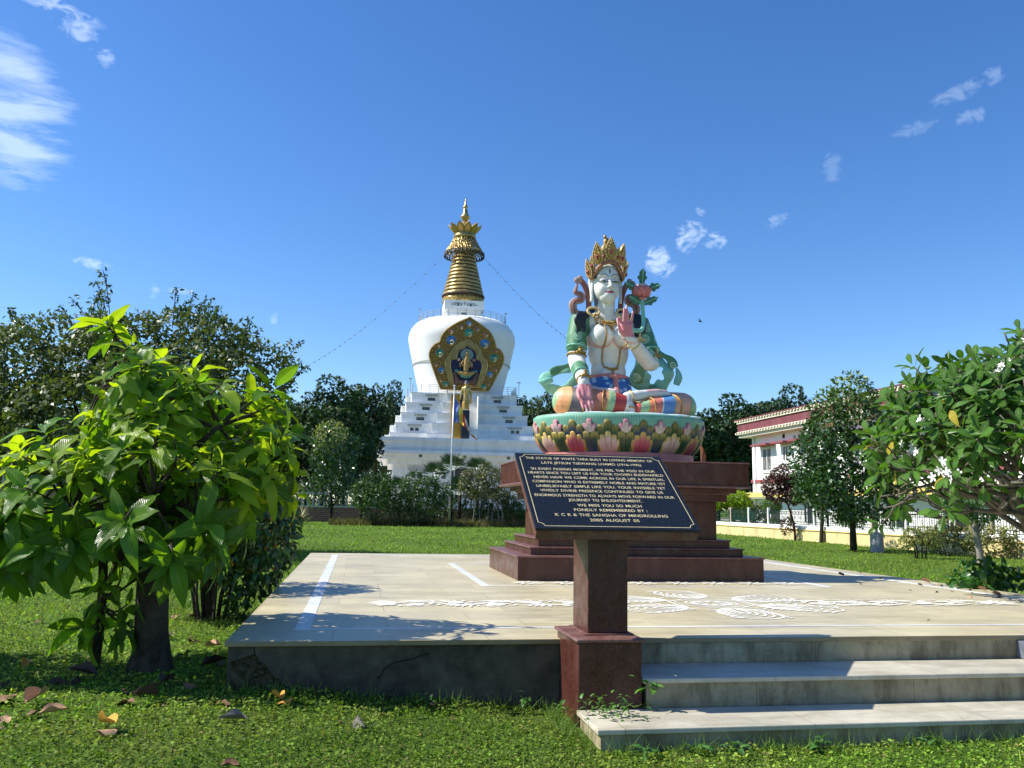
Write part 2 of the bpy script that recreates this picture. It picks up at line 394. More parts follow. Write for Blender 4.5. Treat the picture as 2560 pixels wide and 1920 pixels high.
i = ~clover; m_ = i.sum(); D = np.stack([RNG.normal(0,.55,m_), RNG.normal(0,.55,m_), np.ones(m_)], 1)
M = frames(D, rsph(m_)); h = sz[i]*RNG.uniform(1.2, 3.0, m_)*np.clip(7/r[i],.25,1)**.42; wdt = sz[i]*.17
M = M*np.stack([wdt, h, wdt], 1)[:, None, :]
bl = [(-1,0,0),(1,0,0),(.8,.5,.8),(-.8,.5,.8),(0,1,2.2)]
gr2 = scatter('grass_blades', bl, [(0,1,2),(0,2,3),(3,2,4)], P[i], M, GRASS, col=colr[i]); tag(gr2, 'fine upright grass blades over the lawn', 'grass', kind='stuff')
# longer tufts along the plinth and steps
tp = []
for (u0,v0,u1,v1,k) in [(0,-.05,2.6,-.08,90),(2.55,-1.28,7.6,-1.3,170),(2.5,-1.2,2.5,-.1,50),(-.08,0,-.08,12,160),(10.1,3,10.1,12,120),(0,12.4,9,12.4,60)]:
    for _ in range(k):
        t = random.random(); q = W(u0+(u1-u0)*t+random.gauss(0,.04), v0+(v1-v0)*t-abs(random.gauss(0,.05))*(1 if v0==v1 or v0<0 else 0)); tp.append((q.x, q.y))
tp = np.repeat(np.array(tp), 7, 0)+RNG.normal(0, .015, (len(tp)*7, 2)); m_ = len(tp)
P2 = np.stack([tp[:,0], tp[:,1], gz(tp[:,0], tp[:,1])], 1); D = np.stack([RNG.normal(0,.5,m_), RNG.normal(0,.5,m_), np.ones(m_)], 1)
h = RNG.gamma(3, .022, m_)+.02; M = frames(D, rsph(m_))*np.stack([np.full(m_,.0022), h, h*.25], 1)[:, None, :]
gr3 = scatter('grass_tufts', bl, [(0,1,2),(0,2,3),(3,2,4)], P2, M, GRASS, col=colvar((.13,.22,.04), m_, .4)); tag(gr3, 'longer grass tufts along the foot of the platform and steps', 'grass', kind='stuff')

# ============================================================ stone platform
plat = empty('stone_platform', W(0,0,0), YAW, 'low marble paved platform with three front steps, under the statue pedestal', 'platform')
MB().box(-.02,10.03,-.0,12.28,.519,.56).build('floor_slab', FLOORM, plat, bevel=.006)
wl = MB(); wl.box(.03,10,.06,12.24,-.5,.518)
wl.build('plinth_core', RUBBLE, plat)
pl = MB(); out = [(.49,-.5),(.486,.08),(.470,.15),(.425,.24),(.405,.27),(.36,.29),(.325,.325),(.28,.395),(.25,.41),(.205,.468),(.175,.45),(.13,.44),(.09,.425),(.02,.398),(.004,.39),(.004,.517),(2.64,.517),(2.64,-.5)]
pl.prism(out, .03, .0585, axis='y'); pl.box(7.2,10.0,.03,.0585,-.5,.517); pl.box(.003,.0285,.06,12.25,-.5,.517); pl.box(10.0,10.02,.03,12.25,-.5,.517)
pl.build('plaster_wall', PLASTER, plat)
ck = MB()
for pts in ([(.205,.47),(.2,.49),(.195,.517)], [(1.19,.30),(1.2,.33),(1.24,.36),(1.28,.385),(1.36,.40),(1.43,.41),(1.5,.44),(1.56,.45)], [(1.19,.3),(1.165,.27),(1.15,.268)]):
    ck.tube([(x,.0295,z) for x, z in pts], [.004+.003*random.random() for _ in pts], 5)
ck.build('crack', mat('crack_dark', (.008,.008,.007), .95), plat)
rb = MB()
for _ in range(60):
    x = random.uniform(.01,.42); z = random.uniform(.05, .4-.55*max(0,x-.2)); r_ = random.uniform(.012,.035)
    rb.ball(x, .058, z, r_, r_*.8, .018, 7)
rb.build('loose_stone', RUBBLE, plat, smooth=True)
MB().box(.459,.585,.61,11.63,.5605,.564).build('border_inlay', WHITEM, plat)
MB().box(.586,9.43,.63,.685,.5605,.564).build('border_inlay', WHITEM, plat)
MB().box(9.43,9.55,.63,11.63,.5605,.564).build('border_inlay', WHITEM, plat)
MB().box(.586,9.43,11.5,11.6,.5605,.564).build('border_inlay', WHITEM, plat)
for b_ in ((2.64,2.745,4.6,9.1),(7.65,7.755,4.6,9.1),(2.746,7.649,4.61,4.67),(2.746,7.649,9.0,9.08)):
    MB().box(*b_,.5605,.564).build('inner_inlay', WHITEM, plat)
# steps
def stair(u0, u1, nose, back, ztop, zbot):
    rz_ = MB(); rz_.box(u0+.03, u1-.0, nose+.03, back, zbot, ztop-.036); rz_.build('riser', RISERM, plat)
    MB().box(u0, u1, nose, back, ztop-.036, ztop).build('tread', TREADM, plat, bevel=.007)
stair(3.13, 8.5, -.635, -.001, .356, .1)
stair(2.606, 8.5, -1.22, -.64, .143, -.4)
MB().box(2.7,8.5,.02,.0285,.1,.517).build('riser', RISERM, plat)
MB().box(6.87,7.3,-.6,.02,.36,.512).build('cheek_block', noisy('blue_grey_marble', (.16,.18,.22), .4, 5, .4, .1), plat, bevel=.005)

# white floral floor painting (flat ribbons on the paving)
fp = MB()
def ribbon(pts, w, taper=True, z=.5645):
    n = len(pts); L = []; Rr = []
    for i in range(n):
        a = pts[max(i-1,0)]; b = pts[min(i+1,n-1)]; dx, dy = b[0]-a[0], b[1]-a[1]; l = math.hypot(dx, dy) or 1
        k = w*(math.sin(math.pi*min(1, (i+.6)/(n-.0)))**.6 if taper else 1); nx_, ny_ = -dy/l*k, dx/l*k
        L.append((pts[i][0]+nx_, pts[i][1]+ny_, z)); Rr.append((pts[i][0]-nx_, pts[i][1]-ny_, z))
    fp.add(L+Rr, [(i, n+i, n+i+1, i+1) for i in range(n-1)])
ZL = [0.5640]
def nz_(): ZL[0] += .000015; return ZL[0]
def spiral(cx, cy, r0, turns, a0, w, sg=1, sy=1):
    ribbon([(cx+r0*(1-t)*math.cos(a0+sg*turns*6.283*t), cy+sy*r0*(1-t)*math.sin(a0+sg*turns*6.283*t)) for t in np.linspace(0,.93,int(26*turns)+8)], w, False, nz_())
def petal2(x0, y0, ang, L_, w):
    ribbon([(x0+L_*t*math.cos(ang)+.12*L_*math.sin(3*t)*math.sin(ang), y0+L_*t*math.sin(ang)-.12*L_*math.sin(3*t)*math.cos(ang)) for t in np.linspace(0,1,9)], w, True, nz_())
cu, cv_ = 5.02, 2.55
for k_, rr in enumerate((.5,.43,.3,.22)):
    ribbon([(cu+rr*1.0*math.cos(a), cv_+rr*.92*math.sin(a)) for a in np.linspace(R(22.5), R(382.5), 9 if k_ < 2 else 30)], (.018,.01,.016,.03)[k_], False, nz_())
for a in np.linspace(0, 6.283, 9)[:-1]: petal2(cu+.08*math.cos(a), cv_+.08*math.sin(a), a, .13, .03)
for k_ in range(6):
    a = R(30+60*k_)+.0; L_ = 1.0 if k_ % 3 else 1.0
    bx, by = cu+.52*math.cos(a), cv_+.5*math.sin(a); ca, sa = math.cos(a), math.sin(a)
    for q, (wd_, w_) in enumerate(((.34,.016),(.27,.012),(.2,.014),(.13,.016),(.06,.02))):
        pts = []
        for t in np.linspace(0, 1, 26):
            th_ = math.pi*2*t; lx = (.5-.5*math.cos(th_))*.92*(1-.12*q); ly = wd_*math.sin(th_)*(.6+.4*math.sin(th_/2))
            pts.append((bx+lx*ca-ly*sa, by+lx*sa+ly*ca))
        ribbon(pts, w_, False, nz_())
    for t in np.linspace(.15,.9,9): petal2(bx+t*.95*ca-.2*sa, by+t*.95*sa+.2*ca, a+1.9, .13, .02); petal2(bx+t*.95*ca+.2*sa, by+t*.95*sa-.2*ca, a-1.9, .13, .02)
for sg in (-1, 1):
    # a wavy stem with scrolls and leaf plumes in each bend
    X0 = cu+sg*1.15; X1 = cu+sg*3.75; fxv = lambda t: X0+(X1-X0)*t
    for dv_, w_ in ((0,.022),(.055,.010)):
        ribbon([(fxv(t), cv_+dv_+.20*(1-.45*t)*math.sin(t*6.283*2.6)) for t in np.linspace(0,1,110)], w_, False, nz_())
    for i_ in range(6):
        t = (i_+.3)/6.0; x = fxv(t); am = .27*(1-.4*t); up_ = 1 if math.sin(t*6.283*2.6) < 0 else -1
        for q_, w_ in ((1,.020),(.74,.015),(.5,.022),(.26,.02)): spiral(x, cv_+up_*.05, am*q_, .86, (0 if sg > 0 else math.pi)-up_*.9, w_, sg*up_, .92)
        for k_ in range(11): 
            a_ = k_*.52+.2; petal2(x+am*1.02*math.cos(a_), cv_+up_*.05+am*.98*math.sin(a_), a_+.95, .115, .019)
        for k_ in range(5): petal2(x-sg*.24+sg*k_*.05, cv_-up_*(.12+.01*k_), (0 if sg > 0 else math.pi)-up_*sg*(1.3-.22*k_), .24-.02*k_, .020)
    for k_ in range(7): petal2(cu+sg*3.62, cv_+(k_-3)*.035, (0 if sg > 0 else math.pi)+sg*(k_-3)*.2, .34-.03*abs(k_-3), .024)
for u_ in np.arange(3.35, 7.3, .56):
    for k_ in range(9): petal2(u_+.05*math.cos(k_*.7), 5.08+.05*math.sin(k_*.7), k_*.7, .19, .026)
    spiral(u_+.26, 5.05, .09, 1.1, 0, .012)
fp.build('floor_painting', PAINTW, plat)

# ============================================================ memorial stand
st = empty('memorial_stand', W(2.876,-.247,0), YAW, 'red granite lectern carrying an engraved black memorial plaque, beside the steps', 'memorial stand')
def stb(x0,x1,y0,y1,z0,z1): return MB().box(x0-2.876,x1-2.876,y0+.247,y1+.247,z0,z1)
stb(2.628,3.124,-.604,.11,-.15,.62).build('pedestal_block', GRAN, st, bevel=.008)
stb(2.606,3.142,-.634,.14,.6205,.648).build('coping', GRAN2, st, bevel=.01, seg=3)
stb(2.72,3.12,-.43,.10,.6485,.66).build('coping', GRAN2, st, bevel=.008)
stb(2.757,3.083,-.385,.09,.6605,1.42).build('column', GRAN, st, bevel=.006)
dk = empty('desk', (2.952-2.876,-.6+.247,1.468)); dk.parent = st; dk.rotation_euler = (.584,0,0)
WB, HB = 1.335, 1.149
desk = MB().box(-WB/2+.012,WB/2-.012,.01,HB-.01,-.105,-.0235).build('desk_body', granite('desk_granite', (.15,.06,.045), (.45,.3,.25), .35, (.25,.24,.2)), st, (.076,-.353,1.468), bevel=.004); desk.rotation_euler = (.584,0,0)
bpy.data.objects.remove(dk)
pq = MB().box(-WB/2,WB/2,0,HB,-.023,0).build('plaque', BLACKST, st, (.076,-.353,1.468), bevel=.006); pq.rotation_euler = (.584,0,0)
GOLDP = noisy('pale_gold_lettering', (.62,.52,.3), .15, 30, .5, 0)
bd = MB(); ix, iy, cn = WB/2-.032, .03, .045
x1_, y0_, y1_ = WB/2-.034, .036, HB-.028
ol = []
for (cx_, cy_, a0) in ((x1_, y1_, -90), (-x1_, y1_, 0), (-x1_, y0_, 90), (x1_, y0_, 180)):
    for k_ in range(6):
        a = R(a0-18*k_); ol.append((cx_+cn*math.cos(a), cy_+cn*math.sin(a)))
ol.append(ol[0]); vs = []
for i_ in range(len(ol)):
    a = ol[max(i_-1,0)]; b = ol[min(i_+1,len(ol)-1)]; dx, dy = b[0]-a[0], b[1]-a[1]; l = math.hypot(dx, dy) or 1
    vs += [(ol[i_][0]-dy/l*.0028, ol[i_][1]+dx/l*.0028, .0012), (ol[i_][0]+dy/l*.0028, ol[i_][1]-dx/l*.0028, .0012)]
bd.add(vs, [(2*i_, 2*i_+1, 2*i_+3, 2*i_+2) for i_ in range(len(ol)-1)]); bd.build('border_line', GOLDP, pq)
LINES = [("THE STATUE OF WHITE TARA BUILT IN LOVING MEMORY OF",-0.583,0.571,1.043),("LATE JETSUN TSEWANG LHAMO (1916-1995)",-0.456,0.446,0.968),
("'IN EVERY PASSING MOMENT, WE FEEL THE VOID IN OUR",-0.566,0.542,0.865),("HEARTS SINCE YOU LEFT US FOR YOUR CHOSEN BUDDHAFIELD",-0.599,0.6,0.801),
("NEVER HAVE WE COME ACROSS IN OUR LIFE A SPIRITUAL",-0.561,0.588,0.731),("COMPANION WHO IS EXTREMELY NOBLE AND MATURE YET",-0.583,0.578,0.662),
("UNBELIEVABLY SIMPLE LIKE YOU. YOUR INVISIBLE YET",-0.562,0.556,0.592),("VIVIDLY DIVINE PRESENCE CONTINUED TO GIVE US",-0.541,0.514,0.525),
("ENORMOUS STRENGTH TO ALWAYS MOVE FORWARD IN OUR",-0.598,0.591,0.453),("JOURNEY TO ENLIGHTENMENT.",-0.330,0.291,0.387),("WE MISS YOU SO MUCH",-0.270,0.267,0.312),
("FONDLY REMEMBERED BY :",-0.311,0.296,0.246),("K C R & THE SANGHA OF MINDROLLING",-0.479,0.447,0.174),("2005 AUGUST 05",-0.212,0.191,0.105)]
for (tx, xa, xb, yb) in LINES:
    cu_ = bpy.data.curves.new('lettering', 'FONT'); cu_.body = tx; cu_.size = 1; cu_.extrude = .0; cu_.offset = .004; cu_.space_word = 1.25; cu_.resolution_u = 3
    to = bpy.data.objects.new('t', cu_); COL.objects.link(to); bpy.context.view_layer.update()
    dg = bpy.context.evaluated_depsgraph_get(); me = bpy.data.meshes.new_from_object(to.evaluated_get(dg)); bpy.data.objects.remove(to)
    xsv = [v_.co.x for v_ in me.vertices]; x0_, x1v = min(xsv), max(xsv); sx = (xb-xa)/(x1v-x0_); sy_ = .038/.73
    for v_ in me.vertices: v_.co = Vector(((v_.co.x-x0_)*sx+xa, v_.co.y*sy_+yb-.001, .0015))
    me.materials.clear(); me.materials.append(GOLDP); link('lettering', me, pq)

# ============================================================ statue pedestal
pd = empty('statue_pedestal', W(5.2,6.87,.56), YAW, 'stepped red granite pedestal with overhanging top, under the painted statue', 'pedestal')
def tier(name, a, b, z0, z1, m=GRAN, bev=.006): return MB().box(-a,a,-b,b,z0-.56,z1-.56).build(name, m, pd, bevel=bev)
tier('base_tier',1.92,1.382,.5605,.89); tier('coping',1.94,1.402,.8905,.918,GRAN2,.01)
tier('step_tier',1.69,1.152,.9185,1.012); tier('coping',1.71,1.172,1.0125,1.038,GRAN2,.01)
tier('step_tier',1.54,1.002,1.0385,1.14); tier('coping',1.56,1.022,1.1405,1.165,GRAN2,.01)
tier('shaft',1.389,.85,1.1655,1.757)
tier('cornice',1.518,.979,1.7575,1.869); tier('cornice',1.55,1.01,1.8695,1.893,GRAN2); tier('cornice',1.631,1.093,1.8935,1.968)
tier('drip_edge',1.80,1.26,1.9685,2.008,GRAN2,.012); tier('top_slab',1.775,1.237,2.0085,2.35); tier('coping',1.79,1.252,2.3505,2.374,GRAN2,.008)

# ============================================================ painted seated statue
def organic(name, prims, voxel, mats, parent=None, sm=3, fn=None, adapt=0):
    bm = bmesh.new()
    for p in prims:
        if p[0] == 'e':
            _, cc, rr = p[:3]; rot = []
            M_ = Matrix.Translation(cc) @ ((Matrix.Rotation(rot[0][0],4,'X') @ Matrix.Rotation(rot[0][1],4,'Y') @ Matrix.Rotation(rot[0][2],4,'Z')) if rot else Matrix()) @ Matrix.Diagonal((*rr, 1))
            bmesh.ops.create_icosphere(bm, subdivisions=4, radius=1, matrix=M_)
        elif p[0] == 'c':
            _, pts, rad = p[:3]; pts = [Vector(q) for q in pts]; rad = rad if isinstance(rad, (list, tuple)) else [rad]*len(pts)
            mb = MB(); n_ = len(pts); t0 = (pts[1]-pts[0]).normalized(); t1 = (pts[-1]-pts[-2]).normalized()
            P_ = [pts[0]-t0*rad[0]*k for k in (.97,.75,.4)]+pts+[pts[-1]+t1*rad[-1]*k for k in (.4,.75,.97)]
            Q_ = [rad[0]*k for k in (.22,.66,.92)]+list(rad)+[rad[-1]*k for k in (.92,.66,.22)]
            mb.tube(P_, Q_, 20, flat=p[3] if len(p) > 3 else 1, up=p[4] if len(p) > 4 else (0,0,1))
            me_ = mb.mesh('t', []); bm.from_mesh(me_); bpy.data.meshes.remove(me_)
        elif p[0] == 'm':
            me_ = p[1].mesh('t', []); bm.from_mesh(me_); bpy.data.meshes.remove(me_)
    bmesh.ops.recalc_face_normals(bm, faces=bm.faces)
    me = bpy.data.meshes.new(name); bm.to_mesh(me); bm.free(); o = bpy.data.objects.new(name, me); COL.objects.link(o)
    rm = o.modifiers.new('r', 'REMESH'); rm.mode = 'VOXEL'; rm.voxel_size = voxel
    if sm: s_ = o.modifiers.new('s', 'SMOOTH'); s_.iterations = sm; s_.factor = .5
    bpy.context.view_layer.update(); dg = bpy.context.evaluated_depsgraph_get(); me2 = bpy.data.meshes.new_from_object(o.evaluated_get(dg)); bpy.data.objects.remove(o)
    me2.name = name; me2.materials.clear()
    for x in (mats if isinstance(mats, (list, tuple)) else [mats]): me2.materials.append(x)
    me2.polygons.foreach_set('use_smooth', [True]*len(me2.polygons))
    if fn:
        co = np.empty(len(me2.vertices)*3, np.float32); me2.vertices.foreach_get('co', co); co = co.reshape(-1, 3)
        no = np.empty(len(me2.vertices)*3, np.float32); me2.vertices.foreach_get('normal', no); no = no.reshape(-1, 3)
        cc = np.ones((len(co), 4), np.float32); cc[:, :3] = fn(co, no); a_ = me2.color_attributes.new('Col', 'FLOAT_COLOR', 'POINT'); a_.data.foreach_set('color', cc.ravel())
    return link(name, me2, parent)
def attrmat(name, rough=.5, dirt=None, amt=.4, bump=.1, scale=3, metal=0, spec=.4):
    m = mat(name, (.5,.5,.5), rough, metal, spec); g = G(m); c = g.attr('Col')
    v = g.coord(); n_ = g.noise(v, 18, 6, .65); c = g.mix(1.0, c, g.ramp(n_, [(.3, .86), (.7, 1.0)]), 'MULTIPLY')
    if dirt:
        d = g.ramp(g.noise(g.coord((1,1,.4)), scale, 8, .7, .3), [(.46, 0.0), (.7, 1.0)]); c = g.mix(g.math('MULTIPLY', d, amt), c, dirt)
    g.base(c); g.bump(n_, bump, .01); return m
PAINT = attrmat('statue_paint', .48, (.42,.4,.34), .4)
GOLDS = noisy('gold_paint', (.42,.25,.06), .4, 16, .38, .2, metal=.35, dirt=(.16,.09,.03), dirt_amt=.6, dirt_scale=9)
GOLDL = noisy('pale_gold_paint', (.6,.44,.2), .2, 16, .45, .1, metal=.1)
RED_ = mat('gem_red', (.3,.03,.05), .3); NAVY = noisy('navy_hair', (.012,.02,.032), .3, 12, .4, .2)
TEAL = noisy('mint_paint', (.21,.5,.38), .12, 9, .5, .1, dirt=(.35,.42,.3), dirt_amt=.3)
ROSE = noisy('rose_paint', (.62,.22,.2), .15, 9, .55, .1, dirt=(.45,.3,.25), dirt_amt=.4, dirt_scale=5)
BRICKR = noisy('red_brown_ribbon', (.3,.1,.075), .2, 9, .6, .1, dirt=(.3,.2,.16), dirt_amt=.5, dirt_scale=6)
PUTTY = noisy('weathered_pink_ribbon', (.4,.27,.24), .2, 9, .6, .1)
def brocade(name, base, line, sc=4.2, thick=.35):
    m = mat(name, base, .5); g = G(m); v = g.coord()
    vo = g.n('ShaderNodeTexVoronoi'); vo.inputs['Scale'].default_value = sc; vo.inputs['Randomness'].default_value = .35; g.l(v, vo.inputs['Vector'])
    d = vo.outputs['Distance']; disc = g.math('LESS_THAN', d, .36); ring = g.math('MULTIPLY', g.math('GREATER_THAN', d, .3), disc)
    v2 = g.n('ShaderNodeTexVoronoi'); v2.feature = 'DISTANCE_TO_EDGE'; v2.inputs['Scale'].default_value = sc*7; g.l(v, v2.inputs['Vector'])
    ln = g.math('MULTIPLY', g.math('LESS_THAN', v2.outputs['Distance'], .09), g.math('LESS_THAN', d, .27))
    k = g.math('MULTIPLY', g.math('MAXIMUM', ring, ln), .8)
    c = g.mix(k, base, line); c = g.mix(g.math('MULTIPLY', g.ramp(g.noise(v, 6, 6), [(.5,0.0),(.7,1.0)]), .3), c, tuple(min(1,x*1.6+.05) for x in base))
    g.base(c); g.bump(k, .3, .01); return m
BROC = brocade('green_brocade', (.07,.21,.10), (.50,.72,.52))
st_ = empty('seated_statue', W(5.23,6.87,2.374), YAW, 'large painted white seated goddess statue with gold crown, on the granite pedestal', 'statue')
SKIN = (.78,.77,.72); PINK = (.74,.24,.26)
# hands
def finger(pts, r0, r1): n_ = len(pts); return ('c', pts, [r0+(r1-r0)*i/(n_-1) for i in range(n_)])
hx, hz = -.745, 1.2   # lowered right hand, palm to the front, hanging over the knee
prims = [('e', (-.1,.30,2.16), (.385,.25,.42)), ('e', (-.1,.30,1.95), (.36,.235,.42)), ('e', (-.1,.3,1.58), (.315,.22,.34)), ('e', (-.1,.28,1.30), (.36,.26,.24)),
 ('c', [(-.62,.32,2.38),(-.3,.32,2.50),(.1,.32,2.50),(.44,.32,2.38)], [.19,.17,.17,.19]),
 ('e', (-.285,.09,2.19), (.20,.20,.205)), ('e', (.10,.09,2.19), (.20,.20,.205)), ('e', (-.1,.06,1.5), (.2,.06,.16)),
 ('c', [(-.145,.3,2.45),(-.148,.27,2.62),(-.15,.24,2.85)], [.165,.15,.15]),
 ]
head_ = [
 # head
 ('e', (-.15,.24,3.17), (.245,.275,.31)), ('e', (-.15,.17,2.98), (.225,.225,.26)), ('e', (-.15,.09,2.82), (.145,.15,.13)), ('e', (-.15,.03,2.77), (.07,.07,.065)),
 ('e', (-.245,.06,2.93), (.10,.09,.13)), ('e', (-.055,.06,2.93), (.10,.09,.13)),
 ('c', [(-.15,-.02,3.12),(-.15,-.055,3.04),(-.15,-.095,2.965)], [.02,.026,.036]), ('e', (-.18,-.055,2.955), (.026,.035,.022)), ('e', (-.12,-.055,2.955), (.026,.035,.022)),
 ('e', (-.25,-.005,3.075), (.07,.04,.042), ), ('e', (-.05,-.005,3.075), (.07,.04,.042)),
 ('c', [(-.21,-.025,2.888),(-.15,-.052,2.892),(-.09,-.025,2.888)], [.012,.019,.012]), ('c', [(-.195,-.03,2.865),(-.15,-.052,2.858),(-.105,-.03,2.865)], [.014,.023,.014]),
 ('c', [(-.33,.04,3.155),(-.25,-.01,3.185),(-.17,-.03,3.13)], [.022,.026,.02]), ('c', [(.03,.04,3.155),(-.05,-.01,3.185),(-.13,-.03,3.13)], [.022,.026,.02]),
 ]
HZ = .07
def hsh(p):
    if p[0] == 'e': return ('e', (p[1][0]-.02, p[1][1], p[1][2]+HZ), p[2])
    return ('c', [(a[0]-.02, a[1], a[2]+HZ) for a in p[1]], *p[2:])
prims = prims+[hsh(p) for p in head_]+[
 # lowered right arm
 ('c', [(-.61,.30,2.38),(-.675,.22,2.0),(-.70,.16,1.75),(-.725,-.1,1.58),(-.75,-.42,1.37),(-.75,-.52,1.28)], [.185,.165,.15,.145,.105,.09]),
 ('c', [(hx-.05,-.54,1.22),(hx-.055,-.645,1.02)], [.068,.058]), ('c', [(hx+.05,-.54,1.22),(hx+.055,-.645,1.02)], [.068,.058]), ('c', [(hx,-.56,1.2),(hx,-.65,1.0)], [.06,.05]),
 finger([(hx-.088,-.655,1.0),(hx-.088,-.72,.91),(hx-.08,-.765,.83)], .030, .019), finger([(hx-.030,-.665,.98),(hx-.028,-.745,.88),(hx-.020,-.785,.765)], .031, .020),
 finger([(hx+.030,-.66,.98),(hx+.034,-.745,.89),(hx+.040,-.775,.785)], .030, .019), finger([(hx+.086,-.645,1.0),(hx+.094,-.71,.92),(hx+.096,-.735,.845)], .026, .017),
 finger([(hx-.085,-.56,1.17),(hx-.13,-.64,1.08),(hx-.125,-.70,1.0),(hx-.075,-.735,.93)], .046, .024),
 # raised left arm
 ('c', [(.46,.30,2.38),(.56,.2,2.0),(.60,.08,1.72),(.50,-.02,1.74),(.28,-.22,1.92),(.08,-.40,2.06)], [.185,.16,.145,.15,.12,.088]),
 ('c', [(.05,-.41,2.08),(.035,-.44,2.28)], [.07,.062]), ('c', [(-.01,-.42,2.08),(-.06,-.45,2.28)], [.06,.058]), ('e', (-.01,-.435,2.2), (.11,.045,.13)),
 finger([(.005,-.45,2.32),(.0,-.47,2.43),(-.008,-.475,2.53),(-.012,-.47,2.61)], .031, .018), finger([(-.045,-.45,2.33),(-.055,-.475,2.42),(-.055,-.485,2.50),(-.052,-.48,2.555)], .028, .017),
 finger([(.062,-.435,2.30),(.088,-.455,2.39),(.100,-.46,2.47),(.104,-.455,2.52)], .028, .017),
 finger([(-.095,-.45,2.31),(-.15,-.485,2.385),(-.185,-.535,2.36),(-.19,-.565,2.29)], .031, .019), finger([(-.07,-.46,2.14),(-.13,-.52,2.16),(-.165,-.565,2.20),(-.185,-.58,2.265)], .042, .02),
]
def skinfn(co, no):
    x, y, z = co.T; c = np.tile(np.array(SKIN), (len(co), 1))
    m1 = (x < -.6) & (y < -.5) & (z < 1.24) & (no[:,1] < .1)          # lowered palm
    m2 = (y < -.40) & (z > 2.08) & (x > -.28) & (x < .2) & (no[:,1] < -.15) & (z < 2.72)
    c[m1 | m2] = PINK
    nail = (m1 & (z < .82)) | (m2 & (z > 2.55)); c[nail] = (.8,.5,.48)
    for bx_ in (-.285, .10):                                           # pink line under the breasts and at folds
        d = np.hypot(x-bx_, (z-2.19)); f = np.clip(1-np.abs(d-.205)/.018, 0, 1)*(z < 2.17)*(y < .25)*(np.abs(x-bx_) < .2)
        c = c*(1-f[:, None]*.75)+np.array(PINK)*f[:, None]*.75
    f = np.exp(-((x+.335)**2/.0009+(z-2.94)**2/.006))*.0; e_ = np.exp(-(((np.abs(x+.17)-.1)/.06)**2+((z-3.205)/.022)**2))*(y < .12)*(z > 3.15)*.55
    c = c*(1-e_[:, None])+np.array((.75,.42,.42))*e_[:, None]
    return c
body = organic('body', prims, .0105, PAINT, st_, 3, skinfn)
bvh = BVHTree.FromPolygons([v_.co.copy() for v_ in body.data.vertices], [tuple(p.vertices) for p in body.data.polygons])
def onface(x, z, off=.003, y0=-1.5):
    h = bvh.ray_cast(Vector((x, y0, z)), Vector((0,1,0)))
    return (h[0]+h[1]*off) if h[0] is not None else Vector((x,0,z))
def facepatch(name, poly, m, off=.003, n=6, mb=None):
    """fill a 2-D outline (upper edge, lower edge) on the statue's surface"""
    b = mb or MB(); up_, lo_ = poly; k = len(up_); vs = []
    for i in range(k):
        for j in range(n): t = j/(n-1); vs.append(onface(up_[i][0]*(1-t)+lo_[i][0]*t, up_[i][1]*(1-t)+lo_[i][1]*t, off))
    b.add(vs, [(i*n+j, i*n+j+1, (i+1)*n+j+1, (i+1)*n+j) for i in range(k-1) for j in range(n-1)])
    if mb is None: return b.build(name, m, st_, smooth=True)
DARK = mat('eye_line', (.01,.01,.012), .4); EYEW = mat('eye_white', (.8,.8,.78), .3); IRIS = mat('iris', (.05,.03,.025), .3); LIP = noisy('lip_paint', (.48,.1,.11), .1, 10, .4, 0)
_of = onface
def onface(x, z, off=.003, y0=-1.5): return _of(x-.02, z+HZ, off, y0)
for sg in (-1, 1):
    ex_ = -.15+sg*.1; XS = np.linspace(-1, 1, 13)
    lo_ = [(ex_+.078*t, 3.052+.004*t*sg-.010*(1-t*t)) for t in XS]; up_ = [(ex_+.078*t, 3.052+.004*t*sg+.007*(1-t*t)) for t in XS]
    eye = facepatch('eye', (up_, lo_), EYEW, .002)
    b = MB(); facepatch('', ([(ex_+.026*t, 3.052+.007*(1-.3*t*t)) for t in XS], [(ex_+.026*t, 3.052-.009*(1-.3*t*t)) for t in XS]), None, .004, 4, b); link('iris', b.mesh('iris', IRIS), eye)
    b = MB(); b.tube([onface(ex_+.086*t, 3.052+.004*t*sg+.009*(1-t*t), .004) for t in XS], [.003+.0045*(1-t*t) for t in XS], 6); link('eyelid_line', b.mesh('eyelid_line', DARK), eye)
    b = MB(); b.tube([onface(ex_+.074*t, 3.048-.013*(1-t*t), .003) for t in XS], .002, 5); link('eyelid_line', b.mesh('eyelid_line', DARK), eye)
    b = MB(); b.tube([onface(-.15+sg*(.028+.165*t), 3.125+.062*math.sin(min(1,t*1.08+.08)*math.pi*.86), .004) for t in np.linspace(0,1,14)], [.0025+.003*math.sin(math.pi*t) for t in np.linspace(0,1,14)], 6); b.build('eyebrow', DARK, st_)
    b = MB(); b.tube([onface(ex_+.082*t, 3.078+.02*(1-t*t), .002) for t in XS], .0016, 5); b.build('eyelid_crease', mat('lid_pink', (.5,.25,.25), .6), st_)
XS = np.linspace(-1, 1, 15)
facepatch('lips', ([(-.15+.084*t, 2.874+.02*(1-t*t)*(1-.25*math.exp(-(t/.15)**2))) for t in XS], [(-.15+.084*t, 2.874-.03*(1-t*t)) for t in XS]), LIP, .003)
b = MB(); b.tube([onface(-.15+.088*t, 2.876, .005) for t in XS], .0022, 5); b.build('mouth_line', mat('mouth_dark', (.15,.02,.03), .5), st_)
b = MB(); b.tube([onface(-.15+.0*t, 3.19+.12*t, .004) for t in np.linspace(0,1,8)], [.002,.006,.011,.012,.008,.005,.003,.002], 6); b.build('forehead_eye', DARK, st_)
for sg in (-1,1):
    b = MB(); b.ball(-.17+sg*.028, -.105, 2.943+HZ, .008, .005); b.build('nostril', DARK, st_)
